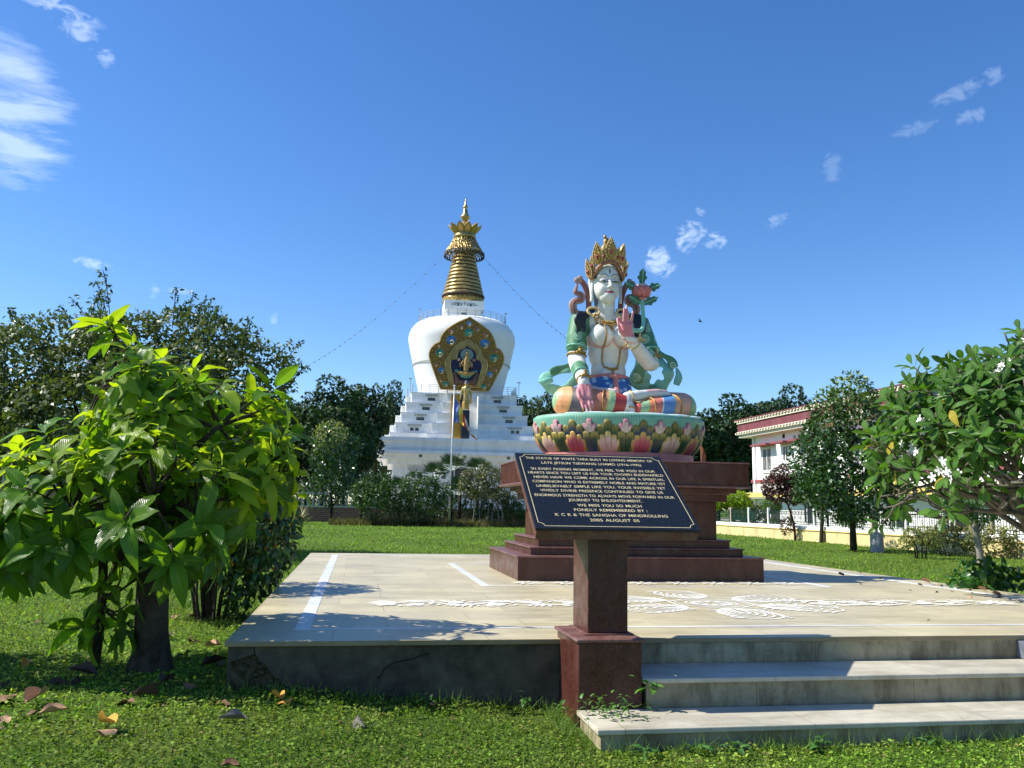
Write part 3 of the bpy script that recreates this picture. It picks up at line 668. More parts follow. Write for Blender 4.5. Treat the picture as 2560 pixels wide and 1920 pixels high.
def onface(x, z, off=.003, y0=-.34): return _of(x, z, off, y0)
# ears with long lobes
for sg in (-1, 1):
    x = -.17+sg*.24; y = .22
    organic('ear', [('c', [(x,y,3.210),(x+sg*.035,y+.02,3.250),(x+sg*.045,y+.03,3.150),(x+sg*.03,y,3.030),(x+sg*.02,y-.02,2.900),(x+sg*.02,y-.02,2.830)], [.03,.032,.034,.03,.034,.038], .8),
        ('e', (x,y+.02,3.130), (.03,.05,.10)), ('c', [(x+sg*.015,y-.02,3.100),(x+sg*.02,y-.03,2.910)], [.02,.02])], .009, PAINT, st_, 2, lambda co, no: np.tile(np.array(SKIN), (len(co), 1)))
# hair cap, bun, locks over the shoulders
organic('hair', [('e', (-.17,.29,3.28), (.262,.27,.30)), ('e', (-.15,.32,3.52), (.15,.15,.22)), ('c', [(-.15,.45,3.1),(-.15,.48,2.8),(-.15,.45,2.5)], [.19,.15,.17]),
    ('c', [(-.17-.235,.10,3.22),(-.17-.215,.06,3.34),(-.17-.12,.01,3.44),(-.17,-.01,3.475),(-.17+.12,.01,3.44),(-.17+.215,.06,3.34),(-.17+.235,.10,3.22)], .03)], .014, NAVY, st_, 2)
for sg in (-1, 1):
    for k_ in range(5):
        x0_ = -.15+sg*.22; x1_ = -.13+sg*(.47+.035*k_); w_ = .02*math.sin(k_*2)
        pts = bez([(x0_,.3,2.72),(x0_+sg*.06,.25,2.58),(x1_-sg*.08,.16-.012*k_,2.57),(x1_,.10-.01*k_,2.44),(x1_-sg*.02+w_,.085,2.3),(x1_+sg*.02,.1,2.2-.03*k_+.04*(k_%2))], 5)
        b = MB(); b.tube(pts, [.045*(1-.75*(i/len(pts))**3) for i in range(len(pts))], 8); b.build('hair_lock', NAVY, st_, smooth=True)
# crown
cr = MB(); A_ = np.linspace(R(198), R(342), 22)
cr.tube([(-.17+.285*math.cos(a), .25+.31*math.sin(a), 3.475-.30*(abs(math.cos(a))**2.4)) for a in A_], .034, 8); cr.build('crown_band', BRICKR, st_, smooth=True)
for dz in (-.03, .035):
    b = MB(); b.tube([(-.17+(.29)*math.cos(a), .25+.325*math.sin(a), 3.475+dz-.30*(abs(math.cos(a))**2.4)) for a in A_], .012, 6); b.build('crown_band', GOLDS, st_)
def leafshape(w, h, n=14): 
    pts = []
    for i in range(n+1): t = i/n; pts.append((w*math.sin(math.pi*t**.72)*(1-.12*math.sin(t*20)*(t>.3)), h*t))
    return pts
def crownleaf(ang, zb, w, h, tilt, nm='crown_leaf'):
    a = R(ang); ox, oy = -.17+.29*math.cos(a), .25+.31*math.sin(a)
    root = None; b = MB(); pr = leafshape(w, h); pol = [(x_, z_) for x_, z_ in pr]+[(-x_, z_) for x_, z_ in pr[-2:0:-1]]
    b.prism(pol, -.018, .018, axis='y'); o = b.build(nm, GOLDS, st_, (ox,oy,zb), bevel=.006); o.rotation_euler = (R(tilt), 0, a+math.pi/2)
    pol2 = [(x_*.68, h*.08+z_*.72) for x_, z_ in pol]; b = MB(); b.prism(pol2, -.034, -.0185, axis='y'); q = b.build('inner_leaf', GOLDL if 0 else GOLDS, o, bevel=.005)
    b = MB()
    for (dx, dz, r_) in ((0,.36,.030),(-.032,.40,.016),(.032,.40,.016),(0,.27,.016)): b.ball(dx*w/.14, -.038, h*dz+0, r_, seg=8)
    b.build('gem', RED_ , o, smooth=True)
    b = MB()
    for t in np.linspace(.08,.97,13):
        wx = w*math.sin(math.pi*t**.72)
        for s2 in (-1,1): b.ball(s2*wx*.93, -.02, h*t, .0145, seg=6)
    for t in np.linspace(.45,.86,7): b.ball(.03*math.sin(t*40)*(1-t)*3, -.036, h*t, .014, seg=6)
    b.build('beading', GOLDL, o, smooth=True)
    return o
crownleaf(270, 3.50, .10, .40, 6); crownleaf(230, 3.42, .10, .40, 12); crownleaf(310, 3.42, .10, .40, 12); crownleaf(196, 3.20, .095, .36, 14); crownleaf(344, 3.20, .095, .36, 14)
for a_ in (248, 292, 210, 330):
    crownleaf(a_, 3.47 if a_ in (248,292) else 3.33, .04, .26, 12)
organic('topknot_ornament', [('e', (-.17,.32,3.66), (.15,.12,.16)), ('e', (-.15,.3,3.78), (.095,.08,.12)), ('e', (-.15,.3,3.93), (.045,.045,.07)), ('e', (-.165,.3,4.02), (.03,.03,.05)), ('e', (-.12,.3,3.98), (.03,.03,.03))]+
    [('e', (-.17+.15*math.cos(a), .24, 3.62+.15*math.sin(a)), (.035,.03,.035)) for a in np.linspace(0,6.28,11)[:-1]], .011, GOLDS, st_, 1)
b = MB(); b.ball(-.15,.2,3.80,.038); b.build('dark_gem', DARK, st_, smooth=True)
# ribbons beside the head
for sg in (-1, 1):
    cx_ = -.165
    b = MB(); b.tube(bez([(cx_+sg*.47,.3,3.22),(cx_+sg*.38,.3,3.14),(cx_+sg*.31,.3,2.95),(cx_+sg*.29,.3,2.72),(cx_+sg*.33,.3,2.56),(cx_+sg*.45,.3,2.52)],6), [.07,.065,.06,.055,.05,.045,.045]*5+[.04]*0 if 0 else .052, 10, flat=.35, up=(0,1,0)); b.build('ribbon', BRICKR, st_, smooth=True)
    b = MB(); b.ball(cx_+sg*.49,.29,3.20,.075,.06,.03); b.ball(cx_+sg*.45,.29,3.25,.05,.04,.03); b.build('ribbon_rosette', PUTTY, st_, smooth=True)
    pts = bez([(cx_+sg*.36,.3,2.56),(cx_+sg*.50,.3,2.60),(cx_+sg*.56,.3,2.66),(cx_+sg*.575,.3,2.78),(cx_+sg*.50,.3,2.84),(cx_+sg*.42,.3,2.86),(cx_+sg*.43,.3,2.95),(cx_+sg*.53,.3,2.98),(cx_+sg*.52,.3,3.05),(cx_+sg*.50,.3,3.14)],6)
    b = MB(); b.tube(pts, [.075*(1-.8*(i/len(pts))**2.5) for i in range(len(pts))], 10, flat=.4, up=(0,1,0)); b.build('ribbon_curl', PUTTY, st_, smooth=True)
    b = MB(); b.tube([p+Vector((0,-.02,0)) for p in pts], [.026*(1-.8*(i/len(pts))**2.5) for i in range(len(pts))], 6); b.build('ribbon_stripe', BRICKR, st_, smooth=True)
# ear rings on the shoulders
for cx_, tl in ((-.44,.25),(.08,-.2)):
    b = MB(); b.tube([(cx_+.105*math.cos(a), .04+.05*math.sin(a)*.6, 2.60+.075*math.sin(a)) for a in np.linspace(0,6.283,28)], .022, 8); b.build('earring', GOLDL, st_, smooth=True)
    b = MB(); [b.ball(cx_+.05*math.cos(a)+.04, -.02, 2.50+.04*math.sin(a), .024, seg=8) for a in np.linspace(0,6.28,7)]; b.build('earring_pendant', GOLDS, st_, smooth=True)
def beadrow(name, pts, r_, m, tube=.012):
    b = MB(); b.tube(pts, tube, 6)
    if r_:
        for p in pts[::2]: b.ball(p.x, p.y, p.z, r_, seg=7)
    return b.build(name, m, st_, smooth=True)
beadrow('necklace', [onface(-.13+.22*t, 2.60-.15*(1-t*t), .012) for t in np.linspace(-1,1,17)], 0, GOLDL)
b = MB()
for t in np.linspace(-.62,.62,9):
    for k_ in range(3 if abs(t) < .3 else 2): p = onface(-.13+.2*t, 2.425+.1*t*t-.045*k_, .015); b.ball(p.x,p.y,p.z,.022,seg=8)
p = onface(-.13,2.29,.02); b.ball(p.x,p.y,p.z,.028); b.build('necklace_beads', GOLDS, st_, smooth=True)
L_ = [(-.38,2.5),(-.33,2.4),(-.27,2.31),(-.25,2.2),(-.262,2.05),(-.262,1.9),(-.262,1.78),(-.24,1.68),(-.19,1.63),(-.12,1.615),(-.03,1.63),(.01,1.68),(.03,1.78),(.04,1.9),(.05,2.02)]
beadrow('long_necklace', [onface(p.x, p.z, .012) for p in bez([(x_,0,z_) for x_,z_ in L_],4)], 0, GOLDS, .0145)
b = MB()
for (dx,dz) in ((-.1,.0),(-.06,-.015),(-.02,-.02),(.02,-.015),(.06,0),(-.02,-.06),(-.02,-.1)): p = onface(-.09+dx, 1.61+dz, .012); b.ball(p.x,p.y,p.z,.022,seg=8)
b.build('necklace_pendant', GOLDS, st_, smooth=True)
def bangle(name, cc, axis, r_, tr=.018, m=GOLDL, orn=None):
    ax = Vector(axis).normalized(); u_ = ax.orthogonal().normalized(); w_ = ax.cross(u_); b = MB()
    b.tube([Vector(cc)+(u_*math.cos(a)+w_*math.sin(a))*r_ for a in np.linspace(0,6.283,30)], tr, 8, up=ax)
    if orn:
        o_ = Vector(cc)+Vector(orn).normalized()*(r_+.01)
        for (dx,dz,rr) in ((0,.05,.04),(-.05,.02,.026),(.05,.02,.026),(0,.105,.024),(-.09,.01,.02),(.09,.01,.02)): b.ball(o_.x+dx, o_.y, o_.z+dz, rr, seg=8)
    b.build(name, m, st_, smooth=True)
bangle('arm_band', (-.695,.185,1.84), (-.12,-.15,-1), .162, .017, GOLDS, (.1,-1,.1)); bangle('arm_band', (.595,.12,1.84), (.12,-.25,-1), .158, .017, GOLDS, (.3,-1,.1))
bangle('bracelet', (-.75,-.46,1.325), (0,-.6,-.5), .10, .016, GOLDS, (.1,-1,.35)); bangle('bracelet', (.17,-.315,2.0), (-.7,-.6,.5), .108, .016, GOLDL, (.6,-.6,.3))
# shawl sleeves and scarf
organic('shawl_sleeve', [('c', [(-.46,.34,2.53),(-.60,.3,2.46),(-.68,.24,2.15),(-.695,.2,1.99)], [.15,.205,.185,.178])], .013, BROC, st_, 3)
organic('shawl_sleeve', [('c', [(.32,.34,2.53),(.45,.3,2.46),(.55,.22,2.15),(.59,.16,1.99)], [.15,.205,.185,.178])], .013, BROC, st_, 3)
for cc, ax in (((-.697,.19,1.975),(-.12,-.2,-1)), ((.595,.145,1.975),(.12,-.3,-1))): bangle('shawl_hem', cc, ax, .172, .018, TEAL)
def scarf(name, pts, w, m, flat=.16, up=(0,1,0), edge=True, parent=None):
    P_ = bez(pts, 7); n_ = len(P_); b = MB(); b.tube(P_, [w*(.75+.25*math.sin(i*.35))*min(1,(n_-i)/5+.35) for i in range(n_)], 14, flat=flat, up=up); o = b.build(name, m, parent or st_, smooth=True)
    return o
scarf('scarf_loop', [(.50,-.02,1.93),(.43,-.06,1.80),(.38,-.0,1.66),(.40,.08,1.50),(.50,.16,1.37),(.66,.2,1.31),(.82,.2,1.35),(.92,.2,1.45),(.955,.2,1.58),(.93,.2,1.70),(.85,.2,1.78),(.74,.22,1.83),(.64,.26,1.84)], .20, TEAL, .16)
scarf('scarf_loop', [(.55,-.11,1.95),(.44,-.115,1.80),(.37,-.07,1.66),(.36,.02,1.5),(.40,.08,1.40)], .12, BROC, .25)
scarf('scarf_loop', [(1.07,.155,1.70),(.99,.155,1.83),(.86,.155,1.91),(.74,.16,1.94),(.64,.2,1.92)], .085, BROC, .35)
scarf('scarf_fold', [(.62,.10,1.35),(.66,.04,1.26),(.72,.06,1.19),(.8,.1,1.23)], .07, BROC, .4)
scarf('scarf_fold', [(1.08,.14,1.40),(1.12,.12,1.55),(1.09,.14,1.70)], .07, TEAL, .5)
scarf('scarf_loop', [(-.67,-.22,1.47),(-.80,-.12,1.36),(-.92,.1,1.27),(-1.07,.2,1.24),(-1.20,.22,1.28),(-1.28,.22,1.38),(-1.20,.22,1.47),(-1.05,.22,1.53),(-.9,.22,1.60),(-.75,.25,1.64)], .095, TEAL, .25)
scarf('scarf_loop', [(-1.16,.17,1.53),(-1.02,.17,1.59),(-.88,.17,1.65),(-.75,.2,1.70)], .07, BROC, .35)
scarf('scarf_fold', [(-1.12,.15,1.40),(-1.26,.16,1.36),(-1.36,.2,1.37)], .06, TEAL, .5)
organic('wrist_cuff', [('c', [(-.73,-.16,1.55),(-.742,-.30,1.46)], [.15,.135])], .012, BROC, st_, 2); bangle('shawl_hem', (-.745,-.335,1.43), (0,-.75,-.45), .128, .015, TEAL)
# hips and lap
def flowerfab(name, base, fl, sc=7):
    m = mat(name, base, .5); g = G(m); v = g.coord((1,1,1.6)); vo = g.n('ShaderNodeTexVoronoi'); vo.inputs['Scale'].default_value = sc; g.l(v, vo.inputs['Vector'])
    c = g.mix(g.math('MULTIPLY', g.math('LESS_THAN', vo.outputs['Distance'], .33), .8), base, fl); g.base(c); return m
organic('hip_cloth', [('m', MB().lathe([(.05,1.05),(.40,1.07),(.43,1.2),(.40,1.35),(.355,1.475),(.33,1.49),(.05,1.49)],40,0,-.1,.28,1,.80))], .016, flowerfab('blue_flower_cloth', (.03,.14,.42), (.4,.6,.72)), st_, 3)
b = MB(); b.tube([(-.10+.335*math.cos(a), -.0+.28+.262*math.sin(a), 1.50+.012*math.sin(3*a)) for a in np.linspace(0,6.283,36)], .032, 8); b.build('waist_sash', ROSE, st_, smooth=True)
organic('sash_knot', [('e', (-.07,-.03,1.475), (.045,.05,.045)), ('e', (-.135,-.03,1.485), (.06,.035,.045)), ('e', (-.005,-.03,1.485), (.06,.035,.045)), ('c', [(-.07,-.02,1.43),(-.07,-.08,1.28),(-.07,-.16,1.12)], [.045,.05,.06])], .01, ROSE, st_, 2)
lapm = mat('banded_leg_cloth', (.5,.3,.2), .5); g = G(lapm); tcx = g.n('ShaderNodeTexCoord'); sp = g.n('ShaderNodeSeparateXYZ'); g.l(tcx.outputs['Object'], sp.inputs[0])
wob = g.math('ADD', sp.outputs['X'], g.math('MULTIPLY', g.math('SUBTRACT', sp.outputs['Z'], 1.0), -.18))
fx = g.math('DIVIDE', g.math('ADD', wob, 1.3), 2.7)
GR_=(.3,.5,.27); ORG=(.78,.36,.15); GLD=(.5,.32,.1); NV=(.03,.04,.07); BP=(.46,.15,.10); DR=(.38,.025,.03); RD=(.56,.06,.05); CO=(.72,.2,.13); BL=(.10,.27,.55); PO=(.80,.38,.24); WH=(.75,.74,.7)
bands = [(-1.3,GR_),(-1.15,ORG),(-.975,GLD),(-.945,NV),(-.66,GLD),(-.63,BP),(-.42,GLD),(-.385,GR_),(-.28,DR),(-.09,WH),(.01,RD),(.16,GR_),(.30,GLD),(.325,CO),(.545,WH),(.565,BL),(.78,GLD),(.815,PO),(1.12,GLD),(1.14,GR_)]
cbase = g.ramp(fx, [((p+1.3)/2.7, q) for p, q in bands], 'CONSTANT')
v = g.coord(); wv = g.n('ShaderNodeTexWave'); wv.wave_type = 'RINGS'; wv.inputs['Scale'].default_value = 9; wv.inputs['Distortion'].default_value = 5; wv.inputs['Detail'].default_value = 1; wv.inputs['Detail Scale'].default_value = 2.2; g.l(v, wv.inputs['Vector'])
ln = g.ramp(wv.outputs['Fac'], [(.0, 1.0), (.14, 0.0)])
fade = g.ramp(g.noise(v, 2.2, 5, .6), [(.4, 0.0), (.65, 1.0)])
c = g.mix(g.math('MULTIPLY', fade, .14), cbase, (.75,.5,.3)); c = g.mix(g.math('MULTIPLY', ln, .32), c, (.15,.07,.05)); g.base(c); g.bump(wv.outputs['Fac'], .15, .006)
organic('leg_cloth', [('c', [(-.25,.25,1.02),(-.6,.1,1.02),(-.93,-.14,.99)], [.26,.265,.25]), ('c', [(-.93,-.16,.99),(-.65,-.40,.96),(-.30,-.56,.95),(-.1,-.60,.93)], [.265,.245,.20,.16]),
  ('c', [(.1,.25,1.02),(.6,.15,1.02),(1.04,-.14,.98)], [.26,.26,.25]), ('c', [(1.05,-.16,.97),(.75,-.42,.92),(.42,-.58,.89),(.15,-.64,.85)], [.26,.205,.165,.12]), ('e', (.05,-.1,.9), (.7,.5,.15))], .016, lapm, st_, 3)
for (cc, ax, rr) in (((-.40,-.53,.955),(1,-.45,0),.215),((-.66,-.395,.965),(1,-.6,0),.255),((.33,-.605,.885),(1,.35,0),.17),((.79,-.39,.925),(1,.6,0),.222)): bangle('gold_trim', cc, ax, rr, .012, GOLDS)
def footfn(co, no):
    c = np.tile(np.array(SKIN), (len(co), 1)); c[(no[:,2] > .35) & (co[:,0] > .3)] = (.72,.42,.4); return c
organic('crossed_leg', [('c', [(-.03,-.58,1.05),(.15,-.56,1.09),(.35,-.52,1.13)], [.095,.09,.075]), ('c', [(.33,-.52,1.13),(.52,-.47,1.155),(.68,-.42,1.165),(.74,-.4,1.16)], [.075,.075,.055,.035]), ('c', [(-.03,-.64,.96),(.0,-.68,.87),(.01,-.70,.80)], [.07,.065,.05])], .011, PAINT, st_, 3, footfn)
organic('other_foot', [('c', [(-.52,-.30,1.20),(-.70,-.26,1.22)], [.06,.05]), ('c', [(-.5,-.3,1.19),(-.2,-.40,1.15)], [.055,.06])], .011, PAINT, st_, 2, lambda co, no: np.tile(np.array((.74,.6,.56)), (len(co),1)))
bangle('anklet', (.03,-.58,1.06), (1,.1,.3), .10, .012, GOLDL); bangle('anklet', (-.0,-.68,.88), (.15,-.1,1), .08, .012, GOLDS)
b = MB(); 
for (x,y,w_,d_) in ((-.55,-.86,.3,.07),(-.15,-.93,.25,.06),(.25,-.95,.3,.06),(.65,-.86,.3,.07),(.95,-.7,.25,.08),(-.9,-.65,.2,.08)): b.ball(x,y,.745,w_,.028,d_,seg=16)
b.build('cloth_hem', noisy('pale_blue_hem', (.55,.72,.74), .1, 8, .5, .05), st_, smooth=True)
# lotus flower on its stem, held by the raised hand
b = MB(); b.tube(bez([(.08,-.40,2.24),(.2,-.34,2.22),(.34,-.2,2.27),(.42,-.06,2.42),(.43,.0,2.65),(.42,.02,2.95)],6), .036, 10); fl = b.build('flower_stem', TEAL, st_, smooth=True)
PETC = noisy('rose_petal', (.55,.17,.16), .2, 9, .5, .1); PETL = noisy('pale_petal', (.68,.45,.38), .15, 9, .5, .1); LEAFG = noisy('green_leaf_paint', (.05,.16,.1), .3, 9, .5, .1)
fh = MB(); n_ = 8
for k_ in range(n_):
    a = 2*math.pi*k_/n_; fh.ball(.42+.10*math.cos(a), .02+.10*math.sin(a), 2.985, .062, .095, seg=12)
fh.ball(.42,.02,2.89,.07,.06)
for k_ in range(n_):
    a = 2*math.pi*(k_+.5)/n_; fh.ball(.42+.135*math.cos(a), .02+.135*math.sin(a), 3.03, .045, .055, seg=10)
fh.build('flower_petals', PETC, st_, smooth=True)
fh = MB()
for k_ in range(n_): a = 2*math.pi*(k_+.5)/n_; fh.ball(.42+.065*math.cos(a), .02+.065*math.sin(a), 3.075, .042, .06, seg=10)
fh.ball(.42,.02,3.10,.07,.05); fh.build('inner_petals', PETL, st_, smooth=True)
def stleaf(x, z, ang, L_, w_):
    pts = []; n_ = 14
    for i in range(n_+1): t = i/n_; pts.append((w_*math.sin(math.pi*min(1,t**.8))*(1+.22*math.sin(t*19)), L_*t))
    pol = pts+[(-x_, z_) for x_, z_ in pts[-2:0:-1]]; b = MB(); b.prism(pol, -.014, .014, axis='y'); o = b.build('flower_leaf', LEAFG, st_, (x,.02,z), bevel=.006); o.rotation_euler = (.25,R(ang),0)
    b = MB(); b.tube([(0,-.018,L_*.02),(0,-.022,L_*.92)], .009, 6); b.build('leaf_vein', TEAL, o)
stleaf(.42,3.12,0,.30,.075); stleaf(.52,3.05,72,.26,.07); stleaf(.32,3.05,-72,.26,.07); stleaf(.44,2.78,66,.30,.07); stleaf(.40,2.78,-66,.28,.07)
# lotus throne
LT = 3; AXR, AYR = 1.46, 1.10
def bowl(z):   # radius factor of the bowl at height z
    t = min(1, max(0, (z-.12)/.6)); return .835+.165*math.sin(t*math.pi/2)**.9
thr = MB(); prof = [(bowl(z)*1.0, z) for z in np.linspace(.13,.715,14)]+[(.975,.745),(.93,.752),(.02,.752)]
lm = mat('fluted_green_paint', (.16,.40,.30), .5); g = G(lm); tcx = g.n('ShaderNodeTexCoord'); sp = g.n('ShaderNodeSeparateXYZ'); g.l(tcx.outputs['Object'], sp.inputs[0])
an = g.math('ARCTAN2', sp.outputs['Y'], sp.outputs['X']); fr = g.math('FRACT', g.math('MULTIPLY', an, 26.0)); zc = g.math('GREATER_THAN', sp.outputs['Z'], .60)
lnn = g.math('MULTIPLY', g.math('LESS_THAN', fr, .22), zc); nn_ = g.noise(g.coord(), 5, 7, .65)
c = g.mix(g.ramp(nn_, [(.35,0.0),(.7,.5)]), (.15,.41,.29), (.34,.5,.36)); c = g.mix(g.math('MULTIPLY', lnn, .6), c, (.07,.2,.15)); c = g.mix(g.math('MULTIPLY', g.math('GREATER_THAN', sp.outputs['Z'], .742), .8), c, (.6,.5,.42)); c = g.mix(g.math('LESS_THAN', sp.outputs['Z'], .50), c, (.02,.06,.05)); g.base(c); g.bump(lnn, -.5, .01)
thr.lathe(prof, 120, 0, 0, 0, AXR, AYR); thr.build('lotus_seat', lm, st_, smooth=True)
MB().lathe([(.86,.0),(.87,.02),(.87,.13),(.85,.15)], 96, 0, 0, 0, AXR, AYR).build('lotus_foot', ROSE, st_, smooth=False)
MB().lathe([(.845,.10),(.83,.14)], 96, 0, 0, 0, AXR, AYR).build('lotus_foot', mat('petal_gap', (.02,.04,.04), .8), st_)
PETM = attrmat('petal_paint', .5, (.3,.2,.15), .3, .15, 5)
def lobed(th0, z0, z1, wb, wt, lobes, cin, cmid, cedge, lift, stripe=.35):
    """one broad painted petal with a lobed outline lying on the bowl"""
    b = MB(); nu, nv = 37, 16; vs = []; cs = []
    for i in range(nu):
        s_ = -1+2*i/(nu-1)
        # outline height: lobes
        e = 0
        for (cpos, hh, ww) in lobes: e = max(e, hh*(.80+.20*math.sqrt(max(0, 1-((s_-cpos)/ww)**2)))) if abs(s_-cpos) <= ww else e
        base_h = 0
        ztop = z0+(z1-z0)*max(e, .05)
        for j in range(nv):
            t = j/(nv-1); z = z0+(ztop-z0)*t; wid = wb+(wt-wb)*((z-z0)/(z1-z0))**.8
            th = th0+s_*wid; bulge = lift*(.35+.65*math.sin(math.pi*min(1,t*.92+.05)))*(1-.45*abs(s_)**2)+.012*math.sin(t*2)
            rr = bowl(z); nxv, nyv = math.cos(th)/AXR, math.sin(th)/AYR; l = math.hypot(nxv, nyv)
            if j == nv-1 or i in (0, nu-1): bulge = -.004
            vs.append((AXR*rr*math.cos(th)+nxv/l*bulge, AYR*rr*math.sin(th)+nyv/l*bulge, z))
            k = max(0, (t-.60)/.30)**1.0; k = max(k, 1.15*(max(0,abs(s_)-.72)/.28)**1.2); k = min(1, k); q = min(1, t*1.4)
            near = min([abs(s_-cp)/w_ for cp, hh, w_ in lobes]); c0 = [cin[m]*(1-q)+cmid[m]*q for m in range(3)]
            col_ = [c0[m]*(1-k)+cedge[m]*k for m in range(3)]
            if near > .86 and t > .25: col_ = [x_*.35 for x_ in col_]
            cs.append(tuple(col_))
    b.add(vs, [(i*nv+j, (i+1)*nv+j, (i+1)*nv+j+1, i*nv+j+1) for i in range(nu-1) for j in range(nv-1)], 0, cs)
    me = b.mesh('petal', PETM, True)
    if 'Col' not in me.color_attributes:
        a_ = me.color_attributes.new('Col','FLOAT_COLOR','POINT'); a_.data.foreach_set('color', np.array([(*x_,1) for x_ in cs], np.float32).ravel())
    return link('petal', me, st_)
NP_ = 14; W0 = math.pi/NP_; OL = (.26,.21,.035); YL = (.66,.46,.07)
# equal arc spacing around the ellipse
AA = np.linspace(0, 2*math.pi, 721); PX = AXR*np.cos(AA); PY = AYR*np.sin(AA); SL = np.concatenate([[0], np.cumsum(np.hypot(np.diff(PX), np.diff(PY)))])
def arc_ang(f): return float(np.interp((f % 1)*SL[-1], SL, AA))
f0 = .75
for k_ in range(NP_):
    f = f0+(k_+.12)/NP_; th = arc_ang(f); th_half = abs((arc_ang(f+.5/NP_)-arc_ang(f)+math.pi) % (2*math.pi)-math.pi); odd = k_ % 2
    dark = (.012,.045,.12) if not odd else (.02,.075,.03)
    lobed(th, .22, .645, th_half*.6, th_half*1.06, [(0,1,.24),(-.44,.80,.22),(.44,.80,.22),(-.82,.58,.2),(.82,.58,.2)], dark, dark, OL, .022)
    pk = (.62,.14,.17) if not odd else (.74,.52,.45); pi_ = (.45,.05,.09) if not odd else (.66,.35,.3)
    lobed(th, .135, .475, th_half*.52, th_half*.88, [(0,1,.23),(-.44,.83,.22),(.44,.83,.22),(-.82,.62,.2),(.82,.62,.2)], pi_, pk, YL, .045)
    th2 = arc_ang(f+.5/NP_)
    dk1, dk2 = (dark, ((.02,.075,.03) if not odd else (.012,.045,.12)))
    lobed(th2, .138, .465, th_half*.36, th_half*.5, [(-.5,1,.5),(.5,1,.5)], dk1, (.035,.08,.03), (.46,.36,.07), .036)
    lobed(th2, .43, .65, th_half*.2, th_half*.5, [(0,1,.36),(-.66,.66,.34),(.66,.66,.34)], (.72,.66,.6), (.74,.5,.48), (.62,.2,.25), .03)

# ============================================================ great stupa
WHP = noisy('white_masonry_paint', (.80,.80,.79), .03, .35, .75, .04, .2, dirt=(.42,.42,.40), dirt_amt=.5, dirt_scale=.5, vert=True)
DOME = noisy('white_dome_paint', (.80,.80,.79), .03, .3, .7, .04, .2, dirt=(.55,.56,.56), dirt_amt=.45, dirt_scale=.22, vert=True)
GOLDM = noisy('gilded_metal', (.50,.35,.13), .25, .9, .34, .1, metal=.65, dirt=(.12,.07,.035), dirt_amt=.75, dirt_scale=.9, vert=True)
DKGOLD = noisy('gilded_relief', (.40,.245,.05), .25, 1.2, .5, .2, metal=.2)
BRN = mat('dark_brown_ground', (.05,.022,.014), .7); NGR = noisy('antique_gold_ground', (.24,.13,.03), .3, 1.5, .55, .2, metal=.2, dirt=(.09,.04,.015), dirt_amt=.5, dirt_scale=2); WINM = mat('dark_window_glass', (.03,.035,.04), .15, 0, .6); STEEL = noisy('galvanised_steel', (.52,.53,.54), .1, 5, .4, 0, metal=.5)
GREYT = noisy('grey_trim', (.42,.45,.44), .2, 3, .7, 0)
sp_ = empty('great_stupa', (-9.0,150,.2), .1395, 'huge white stepped stupa with a gold spire rising behind the bushes', 'stupa')
def SB(): return MB()
def plus(A, B, C): 
    q = [(C,-A),(C,-B),(B,-B),(B,-C),(A,-C),(A,C),(B,C),(B,B),(C,B),(C,A),(-C,A),(-C,B),(-B,B),(-B,C),(-A,C),(-A,-C),(-B,-C),(-B,-B),(-C,-B),(-C,-A)]
    return q
def redent(name, A, B, C, z0, z1, m=WHP, cope=.12):
    z0 -= .2; z1 -= .2
    MB().prism(plus(A,B,C), z0, z1-.24).build(name, m, sp_)
    if cope: MB().prism(plus(A+cope,B+cope,C+cope), z1-.239, z1).build('coping', m, sp_)
MB().box(-11.4,11.4,-11.4,11.4,-.6,7.74).build('base_wall', WHP, sp_)
MB().box(-12.2,12.2,-12.2,12.2,7.741,8.5).build('soffit', WHP, sp_); MB().box(-13.1,13.1,-13.1,13.1,8.501,9.3).build('soffit', WHP, sp_)
MB().box(-14.1,14.1,-14.1,14.1,9.301,9.86).build('cornice_band', WHP, sp_); MB().box(-13.75,13.75,-13.75,13.75,9.861,11.29).build('cornice_wall', WHP, sp_); MB().box(-14.05,14.05,-14.05,14.05,11.291,11.9).build('cornice_band', WHP, sp_)
redent('terrace', 12.75, 12.05, 6.25, 11.901+.2, 12.95); redent('terrace', 11.95, 11.17, 5.45, 12.951, 14.65); redent('terrace', 11.05, 10.3, 4.6, 14.651, 16.4)
redent('terrace', 10.2, 9.55, 3.75, 16.401, 18.15); redent('terrace', 9.45, 8.7, 2.95, 18.151, 19.95)
MB().lathe([(7.35,19.751),(7.35,20.4),(7.5,21.5),(8.55,26.0),(9.35,29.6),(9.42,30.3),(9.3,31.1),(8.9,32.0),(8.3,32.75),(7.2,33.4),(5,33.8),(.3,33.9)], 96, 0, 0, 0).build('dome', DOME, sp_, smooth=True)
dr = MB(); dr.lathe([(8.53,25.5),(8.62,25.52),(8.66,25.7),(8.6,25.72)], 96, cap=False); dr.build('dome_seam', GREYT, sp_, smooth=True)
MB().box(-3.0,3.0,-3.0,3.0,33.4,35.2).build('harmika_base', WHP, sp_); hm = MB().box(-3.45,3.45,-3.45,3.45,35.201,36.85).build('harmika', WHP, sp_)
MB().box(-.45,.45,-3.03,-3.001,33.9,34.7).build('louvre', WINM, sp_)
